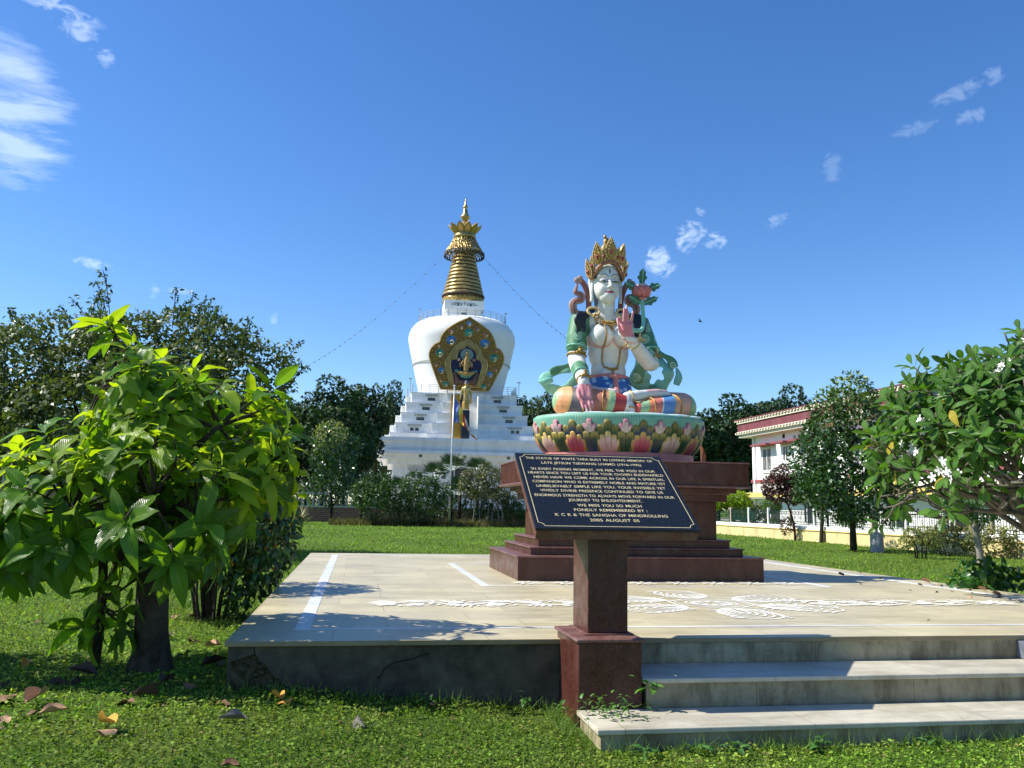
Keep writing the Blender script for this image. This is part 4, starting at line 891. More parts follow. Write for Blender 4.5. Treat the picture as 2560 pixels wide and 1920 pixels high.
for sg in (-1, 1):
    b = MB(); 
    b.tube(bez([(sg*.35,-3.47,35.95),(sg*.8,-3.47,36.2),(sg*1.3,-3.47,36.2),(sg*2.0,-3.47,36.05),(sg*2.3,-3.47,36.1)],5), .045, 5, up=(0,1,0)); b.tube(bez([(sg*.5,-3.47,35.95),(sg*1.1,-3.47,35.85),(sg*1.9,-3.47,35.98)],5), .035, 5, up=(0,1,0))
    b.lathe([(.16,0),(.16,.03)], 12); 
    for i_ in range(len(b.v)-24, len(b.v)): x_,y_,z_ = b.v[i_]; b.v[i_] = (x_+sg*1.1, -3.47-z_, 36.02+y_)
    b.tube(bez([(sg*.3,-3.47,36.25),(sg*1.0,-3.47,36.45),(sg*2.0,-3.47,36.3)],5), .03, 5, up=(0,1,0)); b.build('painted_eye', DARK, hm)
b = MB(); b.tube(bez([(0,-3.47,36.6),(.15,-3.47,36.45),(-.12,-3.47,36.3),(.1,-3.47,36.12),(-.05,-3.47,36.0)],5), .04, 5, up=(0,1,0)); b.build('painted_nose', DARK, hm)
fz = MB(); fz.lathe([(3.55,36.851),(3.6,38.0)], 64); fz.build('spire_frieze', GOLDM, sp_, smooth=True)
for k_ in range(28):
    a = 2*math.pi*k_/28; b = MB(); b.prism(leafpts := [(.33*math.sin(math.pi*t), .95*t) for t in np.linspace(0,1,8)]+[(-.33*math.sin(math.pi*t), .95*t) for t in np.linspace(.87,.13,6)], -.05, .06, axis='y')
    o = b.build('frieze_petal', DKGOLD, sp_, (3.62*math.cos(a), 3.62*math.sin(a), 36.9)); o.rotation_euler = (0,0,a+math.pi/2)
MB().lathe([(3.7,38.001),(3.85,38.2),(3.8,38.35)], 64).build('spire_ring', BRN, sp_, smooth=True)
for k_ in range(11):
    t0, t1 = k_/11, (k_+1)/11; r0 = 3.72-(3.72-1.9)*t0**.95; r1 = 3.72-(3.72-1.9)*t1**.95; z0, z1 = 38.35+7.6*t0, 38.35+7.6*t1
    MB().lathe([(r0,z0+.001),(r0+.03,z0+.06),(r1+.06,z1-.22)], 64).build('spire_ring', GOLDM, sp_, smooth=True)
    MB().lathe([(r1-.14,z1-.23),(r1-.12,z1)], 48).build('spire_groove', BRN, sp_)
MB().lathe([(1.8,45.95),(1.7,47.5),(1.95,49.2),(1.7,49.3)], 48).build('spire_neck', GOLDM, sp_, smooth=True)
# pierced parasol skirt: lattice bands
lat = MB(); 
def sk(a, t): r_ = 1.95+1.6*t**1.15; return (r_*math.cos(a), r_*math.sin(a), 49.0-2.9*t)
for k_ in range(16):
    a = 2*math.pi*k_/16; dA = 2*math.pi/16
    for (pp) in ([(0,.05),(.5,.35),(1,.05)],[(0,.9),(.2,.55),(.5,.45),(.8,.55),(1,.9)],[(.5,.45),(.3,.72),(.5,.9),(.7,.72),(.5,.45)],[(0,.35),(.18,.55),(0,.75),(-.18,.55),(0,.35)],[(0,.97),(.5,.86),(1,.97)]):
        lat.tube([sk(a+x_*dA, t_) for x_, t_, *_ in [(q.x, q.y) for q in bez([(x__,t__,0) for x__,t__ in pp],5)]], .095, 5)
lat.build('parasol_lattice', GOLDM, sp_, smooth=True)
vl = MB()
for k_ in range(32):
    a = 2*math.pi*k_/32
    vl.tube([(3.55*math.cos(a+x_*.2), 3.55*math.sin(a+x_*.2), 46.15-.62*math.sin(math.pi*x_)) for x_ in np.linspace(0,1,7)], .11, 5)
    vl.tube([(3.55*math.cos(a), 3.55*math.sin(a), 46.25),(3.55*math.cos(a), 3.55*math.sin(a), 45.4)], [.13,.02], 5)
vl.build('parasol_valance', noisy('blackened_metal', (.03,.03,.032), .3, 4, .5, 0), sp_, smooth=True)
MB().lathe([(1.98,48.95),(2.05,49.0),(2.05,49.35),(1.7,50.0),(1.75,50.2)], 48).build('spire_collar', GOLDM, sp_, smooth=True)
for k_ in range(11):
    a = 2*math.pi*(k_+.5)/11; pr = [(.72*math.sin(math.pi*(.16+.84*t)**.9), 2.0*t) for t in np.linspace(0,1,10)]
    b = MB(); b.prism(pr+[(-x_,z_) for x_,z_ in pr[-2::-1]], -.07, .07, axis='y'); o = b.build('crown_petal', DKGOLD, sp_, (1.75*math.cos(a),1.75*math.sin(a),49.95)); o.rotation_euler = (R(42),0,a+math.pi/2)
    b = MB(); b.prism([(x_*.6,z_*.75+.1) for x_,z_ in pr]+[(-x_*.6,z_*.75+.1) for x_,z_ in pr[-2::-1]], -.12, -.071, axis='y'); b.build('petal_panel', GOLDM, o)
MB().lathe([(1.9,49.9),(1.6,51.0),(.7,51.9),(.32,52.3)], 40).build('spire_cap', GOLDM, sp_, smooth=True)
MB().lathe([(.3,52.2),(.5,52.5),(.82,52.9),(.86,53.15),(.62,53.45),(.5,53.7),(.35,54.5),(.25,54.7),(.45,54.85),(.42,55.05),(.2,55.3),(.12,56.2),(.03,56.7)], 28).build('finial', GOLDM, sp_, smooth=True)
# railings
def railing(name, pts, h=1.25, n=1, rails=4):
    b = MB(); P_ = [Vector(p) for p in pts]
    for a_, b_ in zip(P_[:-1], P_[1:]):
        for k_ in range(rails): z_ = h*(k_+1)/rails; b.tube([a_+Vector((0,0,z_)), b_+Vector((0,0,z_))], .035, 5)
        L_ = (b_-a_).length; m_ = max(1, int(L_/1.4))
        for k_ in range(m_+1): q = a_+(b_-a_)*k_/m_; b.tube([q, q+Vector((0,0,h))], .05, 5)
    return b.build(name, STEEL, sp_)
railing('top_railing', [(7.7*math.cos(a), 7.7*math.sin(a), 33.1) for a in np.linspace(0,2*math.pi,33)], 1.3)
q5 = [(x_,y_) for x_,y_ in plus(9.3,8.6,2.9)]; railing('terrace_railing', [(x_,y_,19.75) for x_,y_ in q5+q5[:1]], 1.35)
for x_,y_ in ((-9.0,-9.0),(9.0,-9.0),(-7.6,-1),(7.6,-1)):
    zz_ = 19.7 if abs(x_) > 8 else 33.2
    b = MB(); b.tube([(x_,y_,zz_),(x_,y_,zz_+2.1)], .06, 6); b.box(x_-.25,x_+.25,y_-.12,y_+.12,zz_+2.1,zz_+2.3); b.build('lamp_post', STEEL, sp_)
# windows with little hoods
def swin(x, z, y, w=1.2, double=False, h=.52):
    b = MB(); b.box(x-w/2-.14,x+w/2+.14,y-.06,y-.001,z-.14,z+h+.14); f = b.build('window', WHP if 1 else None, sp_); f.name = 'window'
    if double:
        for sg in (-1,1): MB().box(x+sg*w*.27-w*.19,x+sg*w*.27+w*.19,y-.09,y-.061,z,z+h).build('pane', WINM, f)
    else: MB().box(x-w/2,x+w/2,y-.09,y-.061,z,z+h).build('pane', WINM, f)
    b = MB(); b.box(x-w/2-.42,x+w/2+.42,y-.42,y-.001,z+h+.42,z+h+.56)
    for k_ in range(5): xx = x-w/2-.2+(w+.4)*k_/4; b.box(xx-.1,xx+.1,y-.3,y-.002,z+h+.2,z+h+.419)
    b.build('window_hood', GREYT, f)
for (ax_, z_, yy, dbl) in ((8.15,13.15,-11.17,True),(7.25,14.95,-10.3,False),(6.35,16.72,-9.55,False),(5.45,18.38,-8.7,False)):
    for sg in (-1,1): swin(sg*ax_, z_, yy, 1.25 if not dbl else 1.5, dbl, .5)
for x_ in (-7.1,-.15,6.9,-12.5,12.5):
    if abs(x_) < 12: MB().box(x_-.25,x_+.25,-13.13,-13.101,8.85,9.3).build('vent', WINM, sp_)
for x_ in (-7.6,-3.8,3.8,7.6): swin(x_, 5.6, -11.4, 1.9, True, 1.0)
MB().box(-1.5,1.6,-11.46,-11.401,4.5,7.3).build('doorway', mat('dark_doorway', (.05,.045,.04), .6), sp_)
# central stairway ramp in three lanes
NV = noisy('navy_paint', (.02,.025,.036), .2, 2, .6, 0); YG = noisy('ochre_gold_paint', (.50,.29,.035), .12, 2, .5, .05)
for (x0_, x1_, m_, nm) in ((-2.3,-.85,YG,'gold_stair'),(-.849,.45,NV,'navy_ramp'),(.451,1.85,WHP,'white_stair')):
    b = MB(); n_ = 26 if m_ is not NV else 1
    for k_ in range(n_):
        y0_ = -13.3+3.75*k_/n_; z1_ = 11.9+7.6*(k_+1)/n_
        if n_ == 1: b.prism([(-13.3,11.901),(-9.55,11.901),(-9.55,19.45),(-9.7,19.45)], x0_, x1_, axis='x')
        else: b.box(x0_,x1_,y0_,-9.55,11.901+7.6*k_/n_,z1_)
    b.build(nm, m_, sp_)
    if m_ is WHP: MB().box(x1_+.001,x1_+.2,-12.6,-9.55,11.901,19.0).build('stair_wall', WHP, sp_)
# gilded niche panel on the dome
nc = empty('niche', (0,0,0)); nc.parent = sp_; bpy.data.objects.remove(nc)
K = .00896
def nx_(X, Y): return ((X-925)*K*1.0, 32.5-(Y-100)*K*1.005)
OUT = [(975,100),(1110,185),(1240,270),(1330,335),(1390,410),(1440,510),(1468,610),(1475,655),(1540,682),(1595,740),(1622,810),(1625,880),(1605,960),(1575,1030),(1490,1200),(1420,1350),(1360,1460),(470,1455),(400,1280),(325,1090),(270,940),(246,860),(247,790),(278,710),(335,640),(400,605),(432,588),(455,490),(500,410),(560,345),(640,280),(760,205),(870,150)]
INN = [(952,622),(985,668),(1050,700),(1100,750),(1125,810),(1128,885),(1180,905),(1222,960),(1230,1030),(1205,1120),(1170,1230),(1125,1372),(715,1372),(690,1240),(655,1110),(633,1010),(640,940),(680,900),(745,888),(752,820),(775,755),(830,700),(905,668)]
MID = [(958,512),(1050,560),(1130,615),(1185,690),(1210,780),(1232,820),(1290,870),(1322,950),(1315,1060),(1280,1180),(1240,1290),(1205,1400),(640,1400),(610,1270),(570,1140),(540,1020),(538,940),(570,880),(625,825),(655,745),(700,670),(790,595),(880,548)]
YP = -9.55
def poly(name, pts, y0, y1, m, par=None): return MB().prism([nx_(*p) for p in pts], y0, y1, axis='y').build(name, m, par or sp_)
nch = poly('niche_panel', OUT, YP, YP+.35, NGR)
poly('niche_border', MID, YP-.16, YP-.001, DKGOLD, nch)
poly('niche_opening', INN, YP-.17, YP-.161, noisy('deep_blue_paint', (.006,.01,.05), .2, 3, .5, 0), nch)
def ringpts(pts, f, close=True):
    c_ = np.mean(np.array(pts), 0); q = [((p[0]-c_[0])*f+c_[0], (p[1]-c_[1])*f+c_[1]) for p in pts]; return q+q[:1] if close else q
def outline(name, pts, r_, y, m): b = MB(); b.tube([(nx_(*p)[0], y, nx_(*p)[1]) for p in pts+pts[:1]], r_, 6, up=(0,1,0)); return b.build(name, m, nch)
outline('niche_rim', OUT, .13, YP-.02, DKGOLD); outline('niche_rim', MID, .10, YP-.16, GOLDM); outline('niche_rim', INN, .09, YP-.2, GOLDM)
# ribs of the inner arch
M2 = [Vector((*nx_(*p), 0)) for p in MID]; I2 = [Vector((*nx_(*p), 0)) for p in INN]
def along(P_, f): 
    d = [0]
    for a_, b_ in zip(P_[:-1], P_[1:]): d.append(d[-1]+(b_-a_).length)
    t = f*d[-1]
    for i in range(len(d)-1):
        if t <= d[i+1]+1e-9: return P_[i].lerp(P_[i+1], (t-d[i])/(d[i+1]-d[i]))
    return P_[-1]
rb = MB()
for half in (0, 1):
    Mo = M2[:12] if not half else [M2[0]]+M2[:11:-1]; In = I2[:12] if not half else [I2[0]]+I2[:11:-1]
    for k_ in range(46):
        a_ = along(Mo, (k_+.5)/46); b_ = along(In, (k_+.5)/46); a2 = b_.lerp(a_, .88); b2 = b_.lerp(a_, .22)
        rb.tube([(a2.x, YP-.18, a2.y), (b2.x, YP-.2, b2.y)], .075, 5, up=(0,1,0))
rb.build('arch_ribs', GOLDM, nch)
# scrollwork: gold spirals over the dark ground
from mathutils.geometry import intersect_point_line
def inside(p, P_):
    x, y = p; r_ = False; j = len(P_)-1
    for i in range(len(P_)):
        if (P_[i][1] > y) != (P_[j][1] > y) and x < (P_[j][0]-P_[i][0])*(y-P_[i][1])/(P_[j][1]-P_[i][1])+P_[i][0]: r_ = not r_
        j = i
    return r_
def edgedist(p, P_):
    return min((intersect_point_line(Vector((p[0],p[1],0)), Vector((*P_[i],0)), Vector((*P_[(i+1)%len(P_)],0)))[0]-Vector((p[0],p[1],0))).length if 0 <= intersect_point_line(Vector((p[0],p[1],0)), Vector((*P_[i],0)), Vector((*P_[(i+1)%len(P_)],0)))[1] <= 1 else 9e9 for i in range(len(P_)))
JW = [(970,222,52,'b'),(822,292,46,'r'),(1120,318,46,'r'),(962,388,82,'g'),(638,378,50,'r'),(1282,415,50,'r'),(640,545,88,'b'),(1262,580,86,'b'),(437,788,76,'g'),(1440,840,76,'g'),(476,1112,58,'b'),(1372,1155,58,'b'),(375,1010,34,'r'),(1478,1062,34,'r'),(420,665,28,'r'),(1478,712,28,'r'),(560,1360,52,'g'),(1262,1385,52,'g'),(470,1300,30,'r'),(1350,1340,30,'r')]
sc = MB(); placed = [(x_, y_, r_*1.28) for x_, y_, r_, _ in JW]; rnd = random.Random(5); tries = 0
while tries < 5200:
    tries += 1; p = (rnd.uniform(245,1625), rnd.uniform(105,1455))
    if not inside(p, OUT) or inside(p, MID): continue
    r_ = rnd.uniform(20, 44) if tries < 2500 else rnd.uniform(13, 22)
    if edgedist(p, OUT) < r_+4 or edgedist(p, MID) < r_+6: continue
    if any(math.hypot(p[0]-q[0], p[1]-q[1]) < r_+q[2]-1 for q in placed): continue
    placed.append((p[0], p[1], r_)); cx_, cz_ = nx_(*p); rr = r_*K; a0 = rnd.uniform(0,6.28); sg = rnd.choice((-1,1))
    sc.tube([(cx_+rr*(1-.85*t)*math.cos(a0+sg*9*t), YP-.03-.08*t, cz_+rr*(1-.85*t)*math.sin(a0+sg*9*t)) for t in np.linspace(0,1,20)], .058 if r_ > 22 else .05, 5, up=(0,1,0))
sc.build('scrollwork', DKGOLD, nch)
JC = {'b': noisy('blue_enamel', (.06,.17,.38), .5, 1.5, .3, 0), 'g': noisy('green_enamel', (.04,.22,.15), .5, 1.5, .3, 0), 'r': noisy('rose_enamel', (.32,.1,.08), .3, 2, .35, 0)}
PALE = noisy('pale_swirl', (.6,.5,.3), .2, 3, .5, 0)
for (x_, y_, r_, c_) in JW:
    cx_, cz_ = nx_(x_, y_); rr = r_*K; b = MB(); b.tube([(cx_+rr*1.12*math.cos(a), YP-.06, cz_+rr*1.12*math.sin(a)) for a in np.linspace(0,6.283,25)], .09, 6, up=(0,1,0)); o = b.build('jewel_mount', DKGOLD, nch)
    b = MB(); b.ball(0,0,0,rr,rr,.22,20); b.v = [(vx+cx_, vy+YP-.04, vz+cz_) for vx,vy,vz in b.v]; b.build('jewel', JC[c_], o, smooth=True)
    b = MB(); b.tube([(cx_+rr*(.62-.55*t)*math.cos(-1.9+5*t)+rr*.08, YP-.27-.02*t, cz_-rr*.35+rr*(.62-.55*t)*math.sin(-1.9+5*t)) for t in np.linspace(0,1,14)], [rr*.24*(1-.45*t) for t in np.linspace(0,1,14)], 6, up=(0,1,0)); b.build('jewel_swirl', PALE, o, smooth=True)
# relief figure in the niche
def relief(name, prims_, m): 
    o = organic(name, prims_, .055, m, nch, 2); return o
def Q(X, Y, d=0): x_, z_ = nx_(X, Y); return (x_, YP-.25-d, z_)
relief('halo', [('e', Q(938,812), (1.08,.14,1.08))], noisy('grey_green_halo', (.2,.27,.24), .2, 2, .6, 0))
relief('relief_figure', [('e', Q(938,860,.3), (.36,.3,.42)), ('e', Q(938,800,.25), (.34,.28,.32)), ('e', Q(938,735,.2), (.1,.12,.42)), ('c', [Q(930,905,.2),Q(925,1000,.3),Q(920,1110,.3)], [.5,.46,.42]), ('c', [Q(870,920,.3),Q(840,980,.4),Q(880,1040,.5)], [.17,.15,.12]), ('c', [Q(985,920,.3),Q(1010,980,.4),Q(975,1040,.5)], [.17,.15,.12]),
   ('c', [Q(800,1150,.3),Q(925,1180,.5),Q(1050,1150,.3)], [.3,.36,.3])], noisy('ochre_figure_paint', (.42,.25,.07), .35, 3, .5, .2, dirt=(.08,.05,.03), dirt_amt=.5, dirt_scale=3))
relief('relief_flowers', [('e', Q(790,905,.1), (.32,.2,.3)), ('e', Q(1068,905,.1), (.3,.2,.26)), ('e', Q(820,1000,.1), (.18,.16,.5)), ('e', Q(1028,1000,.1), (.18,.16,.5))], noisy('dusty_pink_relief', (.4,.2,.15), .6, 2.5, .6, .1, dirt=(.45,.45,.4), dirt_amt=.6, dirt_scale=3))
relief('relief_robe', [('c', [Q(740,1110,.1),Q(800,1140,.2),Q(860,1200,.3)], [.22,.26,.3]), ('c', [Q(1110,1110,.1),Q(1050,1140,.2),Q(990,1200,.3)], [.22,.26,.3]), ('e', Q(920,1215,.3), (.8,.3,.35))], noisy('sea_green_relief', (.08,.24,.2), .5, 2.5, .6, .1, dirt=(.4,.45,.42), dirt_amt=.4, dirt_scale=4))
relief('relief_throne', [('c', [Q(720,1160),Q(760,1260),Q(760,1350)], [.25,.35,.35]), ('c', [Q(1130,1160),Q(1085,1260),Q(1085,1350)], [.25,.35,.35]), ('c', [Q(780,1310,.1),Q(925,1330,.2),Q(1070,1310,.1)], [.38,.4,.38])], noisy('dark_red_relief', (.16,.06,.045), .7, 3.5, .6, .3, dirt=(.08,.16,.12), dirt_amt=.8, dirt_scale=3))

# golden standing figure on its plinth
SX, SYY = -9.0, 150
def stw(x, y): ca, sa = math.cos(.1395), math.sin(.1395); return (SX+x*ca-y*sa, SYY+x*sa+y*ca)
pp = stw(-.15, -12.9)
gb = empty('golden_statue', (pp[0], pp[1], 16.7), .1395, 'golden standing robed statue on a dark plinth before the stupa stairs', 'statue')
MB().box(-.62,.62,-.5,.5,-4.58,-.02).build('plinth', NV, gb, bevel=.03)
organic('figure', [('e', (0,0,4.30), (.30,.32,.36)), ('c', [(0,0,3.75),(0,0,4.1)], [.22,.2]), ('c', [(-.42,0,3.6),(0,0,3.75),(.42,0,3.6)], [.24,.3,.24]), ('c', [(0,0,3.5),(0,0,2.6),(0,-.02,1.5),(0,-.02,.35)], [.5,.46,.52,.46]),
   ('c', [(-.52,0,3.55),(-.72,-.05,2.9),(-.82,-.1,2.35),(-.86,-.12,2.0)], [.2,.16,.14,.11]), ('e', (-.87,-.14,1.85), (.1,.06,.2)), ('c', [(.52,0,3.55),(.78,0,2.8),(.8,-.1,2.2),(.75,-.1,1.2)], [.2,.2,.2,.16]), ('c', [(-.2,-.2,.2),(-.2,-.3,.1)], [.14,.1]), ('c', [(.2,-.2,.2),(.2,-.3,.1)], [.14,.1])], .05, GOLDM, gb, 2)
organic('hair', [('e', (0,.03,4.45), (.32,.34,.3)), ('e', (0,.03,4.78), (.14,.14,.16))], .04, mat('grey_blue_hair', (.10,.13,.19), .5), gb, 1)
organic('robe', [('c', [(.55,.05,3.6),(.86,.1,2.8),(.92,.1,1.4)], [.2,.17,.13]), ('c', [(-.3,-.40,3.2),(0,-.46,2.4),(.2,-.48,1.2)], [.07,.08,.07]), ('c', [(0,0,1.2),(0,0,.3)], [.58,.60])]+[('c', [(-.3,-.36-.1,3.0-.35*k_),(0,-.52,2.86-.35*k_),(.35,-.42,3.05-.35*k_)], .045) for k_ in range(7)], .045, DKGOLD, gb, 2)
b = MB(); b.box(-.35,.3,-.72,-.45,.02,.12); b.build('lotus_step', WHP, gb)

# flag pole and flag
fpole = empty('flag_pole', (-4.24,61.55,.2), 0, 'tall thin steel flag pole standing in the lawn before the bushes', 'flag pole')
PH = 9.87
b = MB(); b.tube([(0,0,-.2),(.02,0,PH*.5),(.11,0,PH)], [.075,.065,.05], 10); b.build('pole', STEEL, fpole, smooth=True)
b = MB(); b.ball(.11,0,PH+.07,.09); b.build('finial', STEEL, fpole, smooth=True)
b = MB(); b.tube([(.09,-.07,PH-.1),(0,-.09,1.2)], .008, 4); b.build('halyard', mat('rope', (.6,.6,.55), .8), fpole)
fg = MB(); cols = {'flag_blue':(.16,.2,.5),'flag_yellow':(.80,.62,.10),'flag_red':(.62,.07,.06),'flag_white':(.78,.76,.72),'flag_orange':(.75,.22,.06)}
FM = [mat(n_, c_, .8, 0, .1) for n_, c_ in cols.items()]
# the flag hangs limply in slanting folds: stripes run down its length
nu, nv = 26, 30; vs = []
for i in range(nu):
    s_ = i/(nu-1)
    for j in range(nv):
        t = j/(nv-1)
        # top edge falls away to the right; bottom edge is ragged
        xt, zt = .12+s_**.85*1.65, PH-.75-s_**1.15*4.3
        xb, zb = .08+s_*2.35, PH-3.75-max(0, s_-.28)*2.7
        x_ = xt*(1-t)+xb*t-.25*s_*math.sin(math.pi*t)*.7; z_ = zt*(1-t)+zb*t
        y_ = .16*math.sin(s_*19+t*2.2)*min(1,s_*4)+.07*math.sin(t*9+s_*6)
        vs.append((x_, y_, z_))
def fmi(i): s_ = i/(nu-1); return 0 if s_ < .24 else 1 if s_ < .42 else 2 if s_ < .6 else 3 if s_ < .88 else 4
for i in range(nu-1): fg.add([], [], 0)
fg.v = vs; fg.c = [(1,1,1)]*len(vs); fg.f = [(i*nv+j, (i+1)*nv+j, (i+1)*nv+j+1, i*nv+j+1) for i in range(nu-1) for j in range(nv-1)]; fg.m = [fmi(i) if not (j > 24 and i > 19) else 4 for i in range(nu-1) for j in range(nv-1)]
fo = fg.build('flag', FM, None, (-4.24,61.55,.2), smooth=True); so_ = fo.modifiers.new('s','SOLIDIFY'); so_.thickness = .01
fo.scale = (.78,1,.62); fo.location.z = .2+PH*.38-.25
tag(fo, 'limp striped flag in blue, yellow, red, white and orange hanging from the pole', 'flag')

# light strings running down from the spire
for (end, lb) in (((-46,146,.3+18.7), 'thin cable with small lamps from the spire down to the left trees'), ((9.0+14,130,19.0), 'thin cable with small lamps from the spire down behind the statue')):
    a_ = Vector((-9.0+(-3.4 if end[0] < 0 else 3.2), 149, 45.9)); e_ = Vector(end); b = MB(); P_ = []
    for k_ in range(41): t = k_/40; q = a_.lerp(e_, t); q.z -= 3.0*math.sin(math.pi*t); P_.append(q)
    b.tube(P_, .02, 4); o = b.build('string_light', mat('dark_cable', (.05,.05,.06), .6)); tag(o, lb, 'string light', 'lamp strings hung from the spire')
    lb_ = MB()
    for k_ in range(2, 40): 
        if k_ % 2 == 0 or k_ > 15: q = P_[k_]; lb_.ball(q.x, q.y, q.z-.1, .085, .12, seg=6)
    lb_.build('lamp', mat('dark_lamp', (.04,.04,.05), .4), o)

# ============================================================ right-hand building, frame axes u/v
MAR = noisy('maroon_fascia', (.17,.045,.055), .15, 1.2, .8, .1, dirt=(.28,.13,.13), dirt_amt=.35, dirt_scale=.8, vert=True)
CREAM = noisy('cream_trim', (.72,.66,.52), .06, 2, .7, 0); YEL = noisy('yellow_trim', (.78,.56,.16), .08, 2, .75, .05)
BW = noisy('white_rendered_wall', (.82,.82,.80), .03, .5, .85, .06, .2, dirt=(.55,.54,.5), dirt_amt=.3, dirt_scale=.5, vert=True)
bd_ = empty('white_building', W(29,51.6,.2), YAW, 'long white two storey building with maroon parapet and cream dentil bands, beyond the fence', 'building')
# local x = u-29 (into the building), local y = v-51.6 (negative = towards the camera)
Y1, Y0 = 0.0, -58.0
MB().box(0,12,Y0,Y1,-.5,6.9).build('wall', BW, bd_)
fa = MB(); fa.box(-.75,12.8,Y0-.5,Y1+.75,6.901,7.72); fa.build('parapet', MAR, bd_)
MB().box(-.95,12.9,Y0-.6,Y1+.95,7.935,8.01).build('parapet_coping', MAR, bd_)
MB().box(-.72,12.7,Y0-.5,Y1+.72,7.721,7.934).build('parapet_band', mat('dark_maroon', (.06,.02,.025), .8), bd_)
MB().box(-.70,12.7,Y0-.5,Y1+.70,6.70,6.90).build('parapet_soffit', CREAM, bd_)
d1 = MB(); d2 = MB(); d3 = MB()
y = Y1+.8; k_ = 0
while y > Y0:
    d1.box(-.93,-.721,y-.13,y+.13,7.86,7.93); d1.box(-.86,-.721,y-.28,y-.14,7.76,7.86); d2.box(-.9,-.751,y-.10,y+.06,6.93,7.06); y -= .42
x = -.6
while x < 6: d1.box(x-.13,x+.13,Y1+.721,Y1+.93,7.86,7.93); x += .42
d1.build('dentil_band', CREAM, bd_); d2.box(-.86,-.751,Y0,Y1+.7,7.07,7.11); d2.box(-.86,-.751,Y0,Y1+.7,6.9,6.93); d2.build('dentil_band', CREAM, bd_)
MB().box(-.85,-.721,Y0,Y1+.7,7.70,7.75).build('cream_line', CREAM, bd_)
MB().box(-.1,-.001,Y0,Y1+.08,3.43,3.62).build('string_course', noisy('dull_red_trim', (.28,.07,.08), .1, 2, .8, 0), bd_)
MB().box(-.8,0,Y0,Y1+.8,2.37,2.70).build('canopy', YEL, bd_)
MB().box(-.75,0,Y0,Y1+.7,2.30,2.369).build('canopy_soffit', BW, bd_)
HOOD = noisy('red_window_hood', (.26,.07,.08), .1, 2, .8, 0); FRM = mat('white_window_frame', (.78,.78,.78), .4); CURT = noisy('grey_curtained_glass', (.16,.16,.15), .5, 1.5, .25, 0)
def bwin(y0, y1, z0, z1, two=True, hood=True):
    f = MB(); f.box(-.05,-.001,y0-.1,y0,z0-.1,z1+.1); f.box(-.05,-.001,y1,y1+.1,z0-.1,z1+.1); f.box(-.05,-.001,y0,y1,z0-.1,z0); f.box(-.05,-.001,y0,y1,z1,z1+.1); f.box(-.045,-.002,(y0+y1)/2-.04,(y0+y1)/2+.04,z0,z1)
    fo = f.build('window', FRM, bd_); MB().box(-.02,-.003,y0+.001,y1-.001,z0+.001,z1-.001).build('pane', CURT, fo)
    MB().box(-.09,-.051,y0-.16,y1+.16,z0-.2,z0-.1).build('sill', BW, fo)
    if hood: MB().box(-.75,-.001,y0-.7,y1+.5,z1+.22,z1+.34).build('window_hood', HOOD, fo)
for v_ in np.arange(0, 54, 5.4):
    bwin(-v_-2.95,-v_-1.75,4.27,5.72); bwin(-v_-5.35,-v_-4.75,4.8,5.72)
    MB().box(-.03,-.001,-v_-4.95,-v_-4.65,6.32,6.6).build('vent', WINM, bd_)
for v_ in np.arange(2, 54, 4.6):
    f = MB(); f.box(-.06,-.001,-v_-2.0,-v_-.8,.75,1.95); fo = f.build('window', WINM, bd_); MB().box(-.09,-.061,-v_-1.18,-v_-1.1,.55,2.0).build('mullion', FRM, fo)
b = MB(); b.tube([(-.12,-.55,-.3),(-.12,-.55,6.7)], .07, 8); b.build('drain_pipe', FRM, bd_, smooth=True)
b = MB(); b.tube([(-.12,-16.5,-.3),(-.12,-16.5,6.7)], .07, 8); b.build('drain_pipe', FRM, bd_, smooth=True)

# boundary wall with metal railing
fn = empty('boundary_wall', W(22.9,0,.2), YAW, 'low yellow wall topped with dark metal railing panels between slim posts', 'wall')
YW = noisy('peeling_yellow_wall', (.66,.55,.27), .1, 2.2, .9, .2, .1, dirt=(.27,.22,.13), dirt_amt=.75, dirt_scale=1.1, vert=True)
MB().box(.0,.25,9,57,-.4,.52).build('wall', YW, fn); MB().box(-.05,.3,9,57,.521,.56).build('coping', YEL, fn); MB().box(.02,.23,9,57,.561,.74).build('kerb', BW, fn)
DG = mat('dark_green_iron', (.012,.035,.03), .4); POST = noisy('stained_post', (.42,.36,.26), .2, 4, .8, .1)
y = 10.6; ppn = 0
while y < 56:
    p_ = MB().box(.05,.17,y-.06,y+.06,.741,1.62).build('post', POST if ppn % 3 == 1 else BW, fn, bevel=.01); ppn += 1
    b = MB(); y0_, y1_ = y+.1, y+2.3
    for z_ in (.80,1.42,1.30,.92): b.box(.10,.13,y0_,y1_,z_-.014,z_+.014)
    for yy in (y0_,y1_): b.box(.095,.135,yy-.02,yy+.02,.78,1.46)
    n_ = 15
    for k_ in range(1, n_): 
        yy = y0_+(y1_-y0_)*k_/n_; b.box(.106,.124,yy-.009,yy+.009,.8,1.58 if k_ % 2 else 1.52)
        if k_ % 2 == 0:
            b.tube([(.115, yy+.055*math.cos(a), 1.36+.055*math.sin(a)) for a in np.linspace(0,6.283,9)], .008, 4, up=(1,0,0))
        if k_ % 4 == 1: b.tube([(.115, yy+.075*math.cos(a), 1.12+.075*math.sin(a)) for a in np.linspace(0,6.283,11)], .010, 4, up=(1,0,0))
    b.build('railing_panel', DG, fn); y += 2.42

